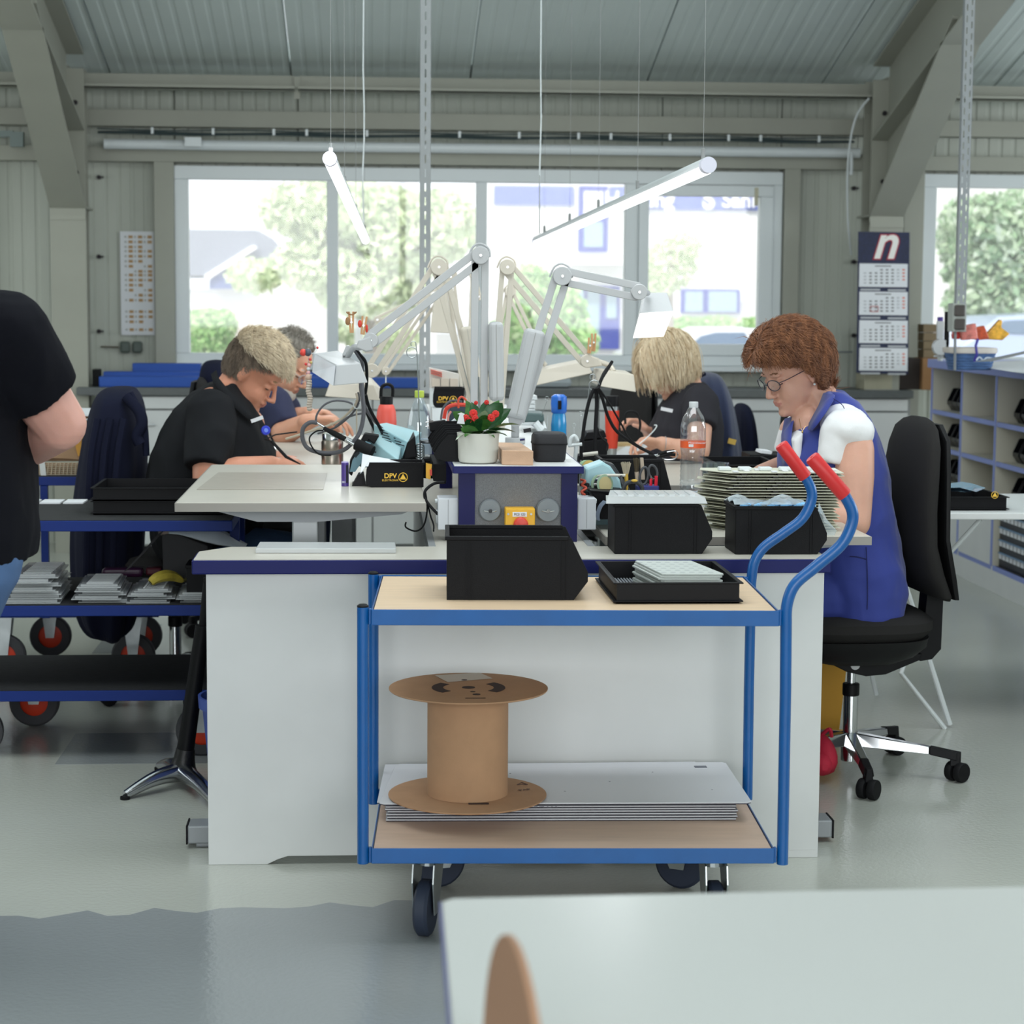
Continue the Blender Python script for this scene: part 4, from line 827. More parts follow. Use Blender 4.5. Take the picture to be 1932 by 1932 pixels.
def cart(label,x0,x1,y0,y1,zs,wheels=True):
    t = thing('shelf_cart',label,'cart',((x0+x1)/2,(y0+y1)/2,0))
    for z in zs:
        b = MB(); b.bx(x0,x1,y0,y0+.004,z-.032,z); b.bx(x0,x1,y1-.004,y1,z-.032,z); b.bx(x0,x0+.004,y0+.004,y1-.004,z-.032,z); b.bx(x1-.004,x1,y0+.004,y1-.004,z-.032,z); b.bx(x0+.004,x1-.004,y0+.004,y1-.004,z-.03,z-.012); b.build('shelf_frame',dblue,t,bevel=.002)
        b = MB(); b.bx(x0+.004,x1-.004,y0+.004,y1-.004,z-.012,z+.002); b.build('shelf_mat',matm,t)
    for xx in (x0+.0,x1-.03):
        for yy in (y0+.31,y1-.035): b = MB(); b.bx(xx,xx+.03,yy,yy+.03,zs[-1]-.032,zs[0]-.033); b.build('post',dblue,t)
    for xx,yy in ((x0+.75 if x1-x0 > 1.2 else x0+.12,y0+.06),(x1-.10,y0+.06),(x1-.12,y1-.1),(x0+.85,y1-.1)):
        b = MB(); zb_ = zs[-1]-.033; b.box((xx,yy,zb_-.002),(.09,.07,.004))
        for s in (-1,1): b.prism([(xx-.035,zb_-.004),(xx+.035,zb_-.004),(xx+.016,.075),(xx-.016,.075)],yy+s*.024-.0015,yy+s*.024+.0015,'y')
        cs = b.build('caster',zinc,t)
        b = MB(); b.lathe([(.045,-.017),(.074,-.017),(.08,-.012),(.08,.012),(.074,.017),(.045,.017)],32,(xx,yy,.08),rotm(PI/2),cap=False); b.build('tyre',mat('tyre_grey',(70,70,74),.7),cs,smooth=True)
        b = MB(); b.lathe([(.0,-.014),(.012,-.019),(.046,-.010),(.046,.010),(.012,.019),(0,.014)],32,(xx,yy,.08),rotm(PI/2)); b.build('hub',mat('hub_red',(228,66,34),.45),cs,smooth=True)
    return t
cart('low blue three-shelf cart with black mats, in front of the jacket',-1.95,-.42,6.05,6.66,(.729,.473,.214))
cart('blue cart standing behind the three-shelf cart, carrying the cardboard','' or -2.1,-.90,7.35,7.95,(.745,.23)) if False else cart('rear blue cart carrying the cartons, mostly behind the jacket',-2.1,-.78,7.35,7.95,(.745,.262))
b = MB(); c = V(85,1000,7.36); b.bx(c.x-.012,c.x+.014,7.34,7.366,.23,.712); tag(b.build('frame_post',dblue),'blue vertical tube of the rear cart, left of the jacket','post')
# stool (sit-stand) with polished foot
t = thing('standing_stool','sit-stand stool with black leaning column and polished three-arm foot','stool',(-.55,5.7,0))
b = MB(); P0 = V(352,1400,5.72); P1 = V(383,1180,5.72); P2 = V(392,1090,5.72)
b.tube([P0-(P1-P0)*.3,P0,P1],.0245,20,rs=[.027,.0245,.0215]); b.build('column',black,t,smooth=True); b = MB(); b.cyl(P1,P2,.012,n=14); b.build('inner_tube',rubber,t,smooth=True)
b = MB(); d = (P1-P0).normalized(); b.tube([P0-d*.02,P0-d*.045,P0-d*.07,P0-d*.09],.03,20,rs=[.027,.03,.036,.048]); b.build('boot',mat('boot_rubber',(22,22,24),.4,bump=.6,bscale=40),t,smooth=True)
hub_ = P0-d*.085; pol = mat('polished_aluminium',(196,198,202),.18,metal=1)
for ex,ey in ((236,1500),(420,1530),(300,1445)):
    e = at(ex,ey,Z=.012); m_ = (hub_+e)/2; m_.z = hub_.z*.62+.012
    b = MB(); pts = spl([hub_,m_,e],6); b.tube(pts,.02,10,rs=[.030-.018*i/(len(pts)-1) for i in range(len(pts))]); lg = b.build('leg',pol,t,smooth=True)
    b = MB(); b.cyl((e.x,e.y,0),(e.x,e.y,.008),.014,n=12); b.build('foot_pad',rubber,lg)
b = MB(); sx_ = P2.x+.125; b.bx(P2.x-.012,sx_,P2.y-.015,P2.y+.015,P2.z-.012,P2.z); loft(b,[(sx_,P2.y,P2.z-.01,.07,.08),(sx_,P2.y,P2.z+.02,.10,.15),(sx_,P2.y,P2.z+.05,.10,.14),(sx_,P2.y,P2.z+.06,.05,.08)],24,2.4); b.build('seat',fabric,t,smooth=True)
t = thing('waste_bin','blue plastic waste bin half hidden behind the left end of the bench','bin',(-.36,5.62,0))
b = MB(); b.lathe([(.09,0),(.095,.004),(.118,.25),(.128,.252),(.13,.285),(.122,.285),(.118,.262),(.088,.01)],32,(-.36,5.62,0)); b.build('body',mat('bin_blue',(62,84,160),.45),t,smooth=True)
# yellow bin and red garment behind the right bench end
b = MB(); p0,p1,p2 = V(1595,1240,6.3),V(1583,1378,6.3),V(1500,1378,6.3); zf = 0
t = thing('waste_paper_bin','mustard-yellow bin under the right table, left of the chair column','bin',(p1.x-.12,6.5,0)); X1 = p1.x
b.add([(X1-.24,6.3,0),(X1,6.3,0),(X1,6.55,0),(X1-.24,6.55,0),(X1-.28,6.28,.33),(X1+.025,6.28,.33),(X1+.025,6.58,.33),(X1-.28,6.58,.33)],[(3,2,1,0),(0,1,5,4),(1,2,6,5),(2,3,7,6),(3,0,4,7),(4,5,6,7)]); b.build('body',mat('mustard',(190,140,44),.6),t,bevel=.004)
t = thing('shoe','red shoe of the woman in the blue vest, beside the bench end','shoe',V(1560,1440,5.7)); b = MB(); c = V(1548,1420,5.75); b.ell(c,(.04,.09,.055),rotm(.3,0,.2),16); b.ell(c+Vector((-.01,-.05,-.02)),(.035,.06,.035),None,14); b.build('upper',mat('red_shoe',(190,36,62),.7,bump=.2),t,smooth=True)
b = MB(); b.tube(spl([c+Vector((.0,.0,.05)),c+Vector((.02,-.02,.075)),c+Vector((.03,-.01,.05))],5),.006,6); b.build('pull_loop',mat('red_shoe',(190,36,62)),t)
# feet bars of the trays etc. on carts
t = tray('stacking_tray','lower of the two black trays on the blue cart',-.86,-.45,6.19,6.52,.7315,.042); t = tray('stacking_tray','upper of the two black stacking trays on the blue cart, left of the raised table',-.86,-.45,6.19,6.52,.7745,.040)
for i,(a,c) in enumerate(((66,78),(80,122),(124,165))):
    p,q = V(a,950,6.6),V(c,950,6.6); b = MB(); b.bx(p.x+.003,q.x-.003,6.52,6.63,.7315,.736); tag(b.build('white_card',paper),['leftmost','middle','rightmost'][i]+' white card lying at the back of the blue cart top','card')
pl_ = mat('clear_plate',(222,226,228),.2,alpha=.5,spec=.7)
def plate_stack(px0,px1,Yf,z0,n,dep,lab,step=.0105,grp=None,jit=.01,tilt=0):
    p,q = V(px0,1140,Yf),V(px1,1140,Yf); z = z0
    for k in range(n):
        j = jit*math.sin(k*2.7+px0); t = thing('clear_plate',('topmost ' if k == n-1 else ORD[k]+' from the bottom, ')+lab.replace(' in the stack',' of the stack'),'plate',((p.x+q.x)/2,Yf,z)) 
        if k < n-1: t['group'] = lab
        b = MB(); x0,x1 = p.x+j+.002*k,q.x+j-.004*k; b.prism([(x0,Yf+j),(x1,Yf+j),(x1+.02*0-.012,Yf+dep+j),(x0-.012,Yf+dep+j)],z,z+.003,'z'); b.prism([(x0+.01,Yf+.012+j),(x1-.01,Yf+.012+j),(x1-.022,Yf+dep-.012+j),(x0-.002,Yf+dep-.012+j)],z+.003,z+step-.0015,'z'); b.build('plate_body',pl_,t,bevel=.001)
        if k == n-1:
            b = MB(); ze = z+step
            for a in range(9):
                for c in range(9): b.box((x0+.03+(x1-x0-.06)*a/8,Yf+.03+(dep-.06)*c/8+j,ze),(.009,.009,.002))
            b.build('wells',mat('well_white',(216,220,222),.3),t,kind='stuff')
        z += step
    return z
plate_stack(10,118,6.08,.4755,7,.30,'clear well plate in the stack at the left edge',.0125,jit=.012)
plate_stack(140,238,6.08,.4755,5,.26,'clear well plate in the stack below the purple case',.0115)
plate_stack(244,326,6.08,.4755,4,.26,'clear well plate in the stack under the banana',.0105)
plate_stack(334,400,6.08,.4755,3,.24,'clear well plate in the stack beside the white bench panel',.0105)
t = thing('banana','yellow banana lying on the clear plates','banana',V(310,1100,6.15)); bp = spl([V(284,1099,6.14),V(296,1090,6.15),V(312,1086,6.17),V(328,1088,6.2),V(345,1096,6.22)],6)
b = MB(); n_ = len(bp); b.tube(bp,.017,7,rs=[.018*max(.35,math.sin(PI*(.12+.85*i/(n_-1)))**.45) for i in range(n_)]); b.build('peel',mat('banana_yellow',(196,176,72),.5,var=.12,vscale=60),t,smooth=True)
b = MB(); b.cyl(bp[-1],bp[-1]+Vector((.012,.0,.006)),.006,.005,n=8); b.cyl(bp[0],bp[0]-(bp[1]-bp[0])*.3,.007,.005,n=7); b.build('stem',mat('banana_tip',(70,66,30),.7),t)
t = thing('glasses_case','dark purple oblong case behind the clear plates','case',V(232,1082,6.42)); b = MB(); b.box(V(232,1079,6.45),(.13,.05,.03)); b.build('case_body',mat('purple_case',(64,30,62),.35,coat=.4),t,bevel=.012,seg=3)
t = thing('lighter_box','small glossy maroon box right of the purple case','box',V(290,1075,6.45)); b = MB(); b.box(V(291,1077,6.47),(.05,.04,.025)); b.build('box_body',mat('maroon',(90,34,44),.3),t,bevel=.006)
felt = mat('grey_felt',(66,66,68),.95,bump=.4,bscale=500)
t = thing('felt_bag','dark grey felt bag with a folded flap on the middle shelf of the blue cart','bag',V(350,1090,6.42))
b = MB(); pts = pl([(309,1002),(305,1012),(308,1090),(350,1094),(392,1094),(392,1030),(340,1010)],6.3); b.prism(pts,6.3,6.5,'y'); b.build('body',felt,t,bevel=.006)
b = MB(); pp = [V(304,1004,6.3),V(290,1020,6.29),V(268,1045,6.28),V(252,1062,6.28),V(240,1075,6.28)]; 
for s in (-1,1): pass
vs = []; 
for p in pp: vs += [p+Vector((-.012,-.004,-.008)),p+Vector((.012,-.004,.008)),p+Vector((.012,.012,.008)),p+Vector((-.012,.012,-.008))]
b.add(vs,[(4*i+j,4*i+(j+1)%4,4*i+4+(j+1)%4,4*i+4+j) for i in range(4) for j in range(4)]+[(3,2,1,0),(16,17,18,19)]); b.build('strap',felt,t,bevel=.003)
t = thing('cap_hat','grey cap with a smooth curved peak lying on the felt bag','cap',V(380,1010,6.35)); gm = mat('cap_grey',(186,196,204),.5,sheen=.3)
b = MB(); N = 14; top = [(322,992),(345,990),(375,992),(402,998),(425,1008),(445,1020),(464,1030)]; bot = [(318,1004),(338,1006),(360,1012),(385,1020),(412,1026),(438,1029),(462,1033)]
vs = [V(x,y,6.30) for x,y in top]+[V(x,y,6.26) for x,y in bot]+[V(x+3,y-4,6.52) for x,y in top]; 
fs = [(i,i+1,8+i,7+i) for i in range(6)]+[(i+1,i,14+i,15+i) for i in range(6)]; b.add(vs,fs); o = b.build('peak',gm,t,smooth=True); s_ = o.modifiers.new('s','SOLIDIFY'); s_.thickness = .006
b = MB(); b.ell(V(318,999,6.35),(.034,.06,.016),rotm(0,-.3,0),16); b.build('lining',mat('pale_pink',(176,158,150),.7),t,smooth=True)
shelf_bin('parts_bin','small black parts bin on the blue cart, tucked behind the bench end',(V(352,1112,6.1).x,6.1,.475+.03),0,.16,.14,.08,ribs=False)
# cardboard on the rear cart
t = thing('cardboard_box','open brown cardboard box with yellow tape on the rear cart','box',V(120,900,7.4)); zz = .748
b = MB(); b.prism(pl([(20,870),(165,870),(170,795),(170,783),(20,783)],7.5),7.5,7.9,'y'); b.build('carton',kraft,t)
b = MB(); b.prism(pl([(20,838),(152,840),(152,866),(120,864),(60,862),(20,868)],7.46),7.44,7.47,'y'); fl_ = b.build('flap',kraft,t)
b = MB(); b.prism(pl([(150,792),(164,792),(160,828),(153,828)],7.49),7.485,7.5,'y'); b.prism(pl([(139,829),(153,829),(152,861),(147,861)],7.43),7.432,7.44,'y'); b.build('tape',mat('tape_yellow',(202,146,54),.5),t)
b = MB(); b.prism(pl([(20,781),(172,782),(172,785),(20,784)],7.48),7.47,7.9,'y'); b.prism(pl([(20,789),(170,790),(170,793),(20,792)],7.47),7.46,7.48,'y'); b.build('paper_edge',paper,t)
t = thing('cell_divider','cardboard cell divider grid lying in front of the brown box','divider',V(100,900,7.4)); b = MB(); pa,pb = V(58,900,7.38),V(160,872,7.44)
for i in range(14): x = pa.x+(pb.x-pa.x)*i/13; b.box((x,7.41,(pa.z+pb.z)/2),(.003,.012,pb.z-pa.z),rotm(0,.12,0))
for j in range(8): b.box(((pa.x+pb.x)/2,7.41,pa.z+(pb.z-pa.z)*j/7),(pb.x-pa.x,.010,.0022))
o = b.build('grid',mat('divider_beige',(190,174,150),.85),t); o['kind'] = 'stuff'
b = MB(); b.bx(pa.x,pb.x,7.43,7.46,pa.z,pb.z-.005); b.build('backing',kraft,t); b = MB(); p = V(80,868,7.39); b.box(p+Vector((0,-.004,-.02)),(.02,.002,.075),rotm(0,-.1,0)); b.build('tape_strip',mat('tape_clear',(206,208,206),.3),t)
# blue things on the wall counter
bf = mat('blue_foam',(36,82,170),.55)
def cbox(name,label,cat,x0,y0,x1,y1,Y,dep,m,bev=.004,group=None):
    p,q = V(x0,y1,Y),V(x1,y0,Y); b = MB(); b.bx(p.x,q.x,Y,Y+dep,max(p.z,.9055) if Y > 10.9 else p.z,q.z); return tag(b.build(name,m,None,bevel=bev),label,cat,group)
cbox('blue_profile','long blue plastic profile lying along the front of the window counter','profile',187,713,790,737,11.03,.10,bf)
o = cbox('blue_profile','second blue profile lying behind and above the long front one','profile',195,703,610,735,11.14,.10,bf)
o = cbox('blue_box','short blue box on top of the blue profiles, below the wall chart','box',250,686,378,737,11.26,.08,bf)
cbox('black_box','small black box between column and blue profiles on the counter','box',174,697,187,735,11.1,.1,rubber)
cbox('beige_box','beige cardboard box standing on the counter under the calendar','box',1630,706,1685,742,11.05,.2,mat('beige_card',(176,172,150),.8,var=.1,vscale=8))
cbox('dark_crate','dark brown crate beside the beige box on the counter','crate',1687,676,1738,742,11.1,.2,mat('dark_brown',(48,38,34),.6))
cbox('brown_carton','brown carton at the counter end beside the parts shelf','carton',1739,676,1775,742,11.05,.2,mat('carton_brown',(150,112,76),.85))
for k in range(4): cbox('small_carton',['bottom','second','third','top'][k]+' flat carton of the pile above the brown carton','carton',1742,660-16*k,1772,675-16*k,11.12,.12,mat('carton_pile',(128,112,88),.85),.002)
cbox('clear_box','clear plastic box with papers on the counter behind the blonde woman','box',1480,710,1560,740,11.1,.18,mat('pale_box',(168,182,192),.4,alpha=.8))
cbox('window_cushion','grey padded roll lying on the counter left of the middle','pad',1000,712,1080,738,11.1,.15,mat('pale_grey_pad',(172,180,184),.8),.03)
# wall chart, sockets
t = thing('wall_chart','tall white printed chart with rows of small orange pictures, left of the window','chart',V(258,530,11.48)); YW = 11.485
b = MB(); p,q = V(229,632,YW),V(290,437,YW); b.bx(p.x,q.x,YW-.002,YW,p.z,q.z); b.build('sheet',paper,t)
oran = mat('print_orange',(182,146,104),.8); grt = mat('print_grey',(176,178,176),.8); b = MB(); g2 = MB()
for y0,rows in ((447,3),(474,5),(519,6),(588,3),(622,1)):
    for r in range(rows):
        for c in range(3):
            if (r+c)%5 == 4: continue
            z = V(258,y0+9.5*r,YW).z; x = V(247+18*c,500,YW).x; b.box((x,YW-.003,z),(.024,.001,.016)); g2.box((x-.028,YW-.003,z),(.012,.001,.010))
b.build('printed_pictures',oran,t,kind='stuff'); g2.build('printed_text',grt,t,kind='stuff')
t = thing('wall_socket','pair of grey square wall sockets below the chart','socket',V(248,655,11.48))
for px in (236,259): c = V(px,655,11.47); b = MB(); b.box(c,(.056,.03,.066)); b.build('socket_body',mat('socket_green',(84,94,88),.5),t,bevel=.012)
b = MB(); b.tube([V(190,654,11.48),V(224,655,11.48)],.005,6); b.build('cable',mat('cable_brown',(96,88,76),.6),t)
for i,(px,pys) in enumerate(((186,(334,484,625)),(1612,(355,494,633)))):
    for j,py in enumerate(pys): b = MB(); c = V(px,py,11.47); b.cyl(c,c+Vector((0,.03,0)),.012,n=8); b.box(c+Vector((.012,.01,0)),(.03,.012,.008)); tag(b.build('wall_fastener',mat('dark_bolt',(44,40,44))),('upper','middle','lower')[j]+' dark screw fastener beside the '+('left' if i == 0 else 'right')+' steel column','fastener')
b = MB(); b.tube(spl([V(1640,185,11.0),V(1618,215,11.05),V(1605,262,11.1),V(1599,330,11.15),V(1600,420,11.2),V(1606,480,11.3)],8),.006,8); tag(b.build('hanging_cable',pvc,smooth=True),'pale grey cable arching down beside the right steel column','cable')
b = MB(); b.cyl(V(1607,288,11.2),V(1606,330,11.2),.010,n=10); tag(b.build('cable_sleeve',pvc),'short white sleeve on the wall beside the arching cable','sleeve')
t = thing('wall_bracket','dark small bracket with a rod on the wall right of the window','bracket',V(1565,660,11.4)); b = MB(); b.ell(V(1563,657,11.42),(.035,.03,.012)); b.build('head',rubber,t); b = MB(); b.cyl(V(1565,664,11.42),V(1608,664,11.42),.005,n=6); b.build('rod',greyp,t)
# calendar
t = thing('wall_calendar','dark blue four-month wall calendar with a red-rimmed white letter n','calendar',V(1665,570,10.98)); YC = 10.98
nav = mat('calendar_navy',(26,34,66),.5,var=.25,vscale=60); b = MB(); b.prism(pl([(1619,437),(1716,438.5),(1713,706),(1615.5,704)],YC),YC-.004,YC,'y'); b.build('backboard',nav,t)
for s_,c_,dd in ((.118,(110,30,60),.0),(.112,(176,34,52),.0006),(.102,(232,230,224),.0014)):
    text('logo_letter','n',.265,mat('cal_%d'%c_[0],c_,.5),V(1669,459,YC-.005-dd),FRONT,t,.0003,bold={.118:.013,.112:.009,.102:.0045}[s_],shear=.28)
for k,(ya,yb) in enumerate(((497,541),(550,594),(604,647),(656,699))):
    b = MB(); b.prism(pl([(1621.5,ya),(1712.5,ya+1),(1712,yb+1),(1620.5,yb)],YC-.005),YC-.0065,YC-.0045,'y'); sh = b.build('month_sheet',paper,t)
    b = MB(); g2 = MB(); rr = MB()
    for r in range(5):
        for c in range(8):
            if (r == 0 and c < 3+k%2) or (r == 4 and c > 5): continue
            p = V(1632+10.4*c,ya+12+6.2*r,YC-.007); (rr if c == 7 else g2 if c in (0,6) else b).box(p,(.014,.0006,.008))
    b.build('dates_black',mat('date_grey',(120,120,122),.8),sh,kind='stuff'); g2.build('dates_grey',mat('date_pale',(184,186,190),.8),sh,kind='stuff'); rr.build('dates_red',mat('date_red',(216,118,96),.8),sh,kind='stuff')
    b = MB(); b.box(V(1666,ya+5,YC-.007),(.09,.0006,.006)); b.build('month_title',mat('date_grey',(120,120,122)),sh)
    b = MB(); b.box(V(1642,yb+5.5,YC-.007),(.11,.0006,.010)); b.box(V(1692,yb+6.5,YC-.007),(.10,.0006,.010)); b.build('strip_lettering',mat('date_pale',(184,186,190)),t,kind='stuff')
b = MB(); c = V(1649.5,583,YC-.009); b.tube([c+Vector(v) for v in ((-.022,0,-.014),(.022,0,-.014),(.022,0,.014),(-.022,0,.014))],.0022,4,closed=True); b.build('date_marker',mat('marker_red',(196,84,74),.5),t)
# things on the right shelf top
zS = 1.0905
t = thing('sweets_basket','blue wicker basket with white lining full of sweets on the parts shelf','basket',(V(1850,660,8.9).x,9.0,zS)); cx,cy = V(1849,650,8.85).x,9.0
wk = mat('wicker_blue',(74,104,150),.7,bump=1.,bscale=220,stretch=(.2,.2,1),var=.3,vscale=120)
b = MB(); loft(b,[(cx,cy,zS,.088,.075),(cx,cy,zS+.04,.098,.085),(cx,cy,zS+.085,.108,.095)],32,4); b.build('wicker_body',wk,t,smooth=True)
b = MB(); 
for j in range(7): z_ = zS+.008+.0125*j; f_ = .09+.0027*j; b.tube([(cx+f_*math.copysign(abs(math.cos(a))**.5,math.cos(a)),cy+(f_-.012)*math.copysign(abs(math.sin(a))**.5,math.sin(a)),z_) for a in np.linspace(0,2*PI,33)[:-1]],.0035,5,closed=True)
b.build('weave',wk,t,smooth=True,kind='stuff')
b = MB(); loft(b,[(cx,cy,zS+.076,.112,.099),(cx,cy,zS+.088,.114,.101),(cx,cy,zS+.100,.112,.099),(cx,cy,zS+.101,.09,.08)],32,4); b.build('lining',mat('lining_cream',(206,198,190),.8),t,smooth=True)
b = MB(); b.tube([V(1838,682,8.85),V(1843,668,8.84),V(1841,652,8.84),V(1845,640,8.85)],.006,6); b.build('ribbon',mat('violet_ribbon',(60,52,150),.5),t)
for k,(pts,c_,lab) in enumerate((([(1812,628),(1815,616),(1830,612),(1842,610),(1846,640),(1815,642)],(206,120,110),'pink and white wrapped sweets bag in the basket'),([(1798,632),(1800,624),(1812,622),(1812,640),(1799,640)],(206,44,34),'small bright red sweets packet at the left of the basket'),([(1840,618),(1858,614),(1868,640),(1842,642)],(196,84,50),'orange-red sweets bag in the middle of the basket'),([(1855,640),(1866,626),(1888,602),(1892,605),(1890,618),(1906,630),(1892,642)],(226,168,60),'orange-yellow pointed sweets bag at the right of the basket'))):
    b = MB(); b.prism(pl(pts,8.95+.02*k),8.95+.02*k,8.985+.02*k,'y'); tag(b.build('sweets_bag',mat('sweet%d'%k,c_,.3,var=.35,vscale=50),bevel=.006),lab,'sweets')
t = thing('tape_dispenser','silver and black hand tape dispenser standing on the shelf end','dispenser',V(1775,680,9.4))
b = MB(); b.prism(pl([(1785,588),(1792,588),(1791,676),(1783,676)],9.4),9.4,9.43,'y'); b.build('grip',rubber,t,bevel=.004)
b = MB(); c = V(1776,655,9.4); b.cyl(c,c+Vector((0,.03,0)),.038,n=28); b.prism(pl([(1769,606),(1781,606),(1780,640),(1769,640)],9.4),9.4,9.42,'y'); b.cyl(V(1778,655,9.42),V(1778,677,9.42),.010,n=10)
for yy in (655,665,672): b.cyl(V(1762,yy,9.42),V(1776,yy,9.42),.005,n=8)
b.build('wheel_body',mat('silver_body',(196,198,200),.3),t,smooth=True)
t = thing('marker_pen','white marker with a violet cap behind the tape dispenser','marker',V(1774,610,9.5)); b = MB(); b.cyl(V(1774,618,9.5),V(1774,681,9.5),.012,n=14); b.build('barrel',pvc,t,smooth=True); b = MB(); b.cyl(V(1774,598,9.5),V(1774,618,9.5),.014,n=14); b.build('cap',mat('violet_cap',(84,62,150),.4),t)
t = thing('post_sockets','two dark sockets stacked at the foot of the double-slotted channel','socket',V(1811,600,8.85))
b = MB(); b.prism(pl([(1798,572),(1824,574),(1823,626),(1797,626)],8.87),8.87,8.95,'y'); b.build('socket_housing',mat('housing_grey',(170,174,168),.5),t,bevel=.003)
for yy in (586,612): c = V(1811,yy,8.86); b = MB(); b.box(c,(.048,.012,.05)); b.build('socket_cover',mat('cover_brown',(70,64,60),.4),t,bevel=.01)
b = MB(); b.cyl((V(1803,640,8.9).x,8.9,zS),V(1803,574,8.9),.006,n=10); b.build('stand_rod',greyp,t)
t = thing('paper_sheets','loose white sheets with curled corner on the parts shelf','papers',V(1900,680,8.2))
b = MB(); 
for k in range(3): b.add([at(1835-6*k+4,684+2*k,Z=zS+.002+.004*k),at(1990,676+6*k,Z=zS+.002+.004*k),at(2020,706+5*k,Z=zS+.002+.004*k),at(1905,697+2*k,Z=zS+.002+.004*k)],[(0,1,2,3)])
b.build('sheets',paper,t); b = MB(); b.add([V(1836,683,8.3),V(1870,682,8.25),V(1932,668,8.2),V(1960,660,8.2),V(1960,655,8.3),V(1925,664,8.35)],[(0,1,2,3,4,5)]); b.build('curled_sheet',mat('grey_sheet',(140,142,146),.5),t)
b = MB(); b.tube(spl([V(1842,680,8.5),V(1848,674,8.5),V(1855,680,8.5),V(1862,675,8.5),V(1872,677,8.5),V(1868,682,8.5)],5),.004,6); tag(b.build('cable_tangle',mat('clear_coil',(190,200,214),.2)),'small tangle of clear tubing in front of the basket','tubing')
# ---- foreground table and upright cardboard disc
t = thing('foreground_table','blurred white table corner in the near foreground','table',(.8,1.8,0))
A,B_,C_,D_ = at(832,1694,Z=.75),at(2100,1668,Z=.75),at(2100,2300,Z=.75),at(880,2300,Z=.75)
b = MB(); b.prism([(A.x+.012,A.y),(B_.x,B_.y),(C_.x,C_.y),(D_.x,D_.y),(A.x,A.y-.012)],.728,.75,'z'); b.build('table_top',mat('glossy_white_top',(206,208,206),.22,spec=.5),t,bevel=.003)
b = MB(); b.prism([(A.x,A.y-.012),(A.x-.002,A.y-.012),(D_.x-.002,D_.y),(D_.x,D_.y)],.727,.7495,'z'); b.build('edge_band',mat('edge_blue_grey',(96,100,150),.4),t)
for p in ((A.x+.05,A.y-.06),(B_.x-.05,B_.y-.06)): b = MB(); b.bx(p[0]-.02,p[0]+.02,p[1]-.02,p[1]+.02,0,.7275); b.build('leg',grs,t)
ct = at(975,1782,Y=1.55); t = thing('cardboard_disc','blurred brown cardboard disc standing on edge in the near foreground','disc',(ct.x,1.55,.75))
b = MB(); R_ = .17; b.lathe([(0,-.003),(R_-.001,-.003),(R_,-.002),(R_,.002),(R_-.001,.003),(0,.003)],64,(ct.x,1.55,ct.z-R_),frame(Vector((1,-.0,0)))@rotm(0,0,0)); 
for i,v in enumerate(b.v): v = Vector(v)-Vector((ct.x,1.55,0)); v = rotm(0,0,math.radians(5))@v; b.v[i] = tuple(v+Vector((ct.x,1.55,0)))
b.build('disc_body',mat('cardboard_disc',(178,136,108),.8,bump=.1),t)
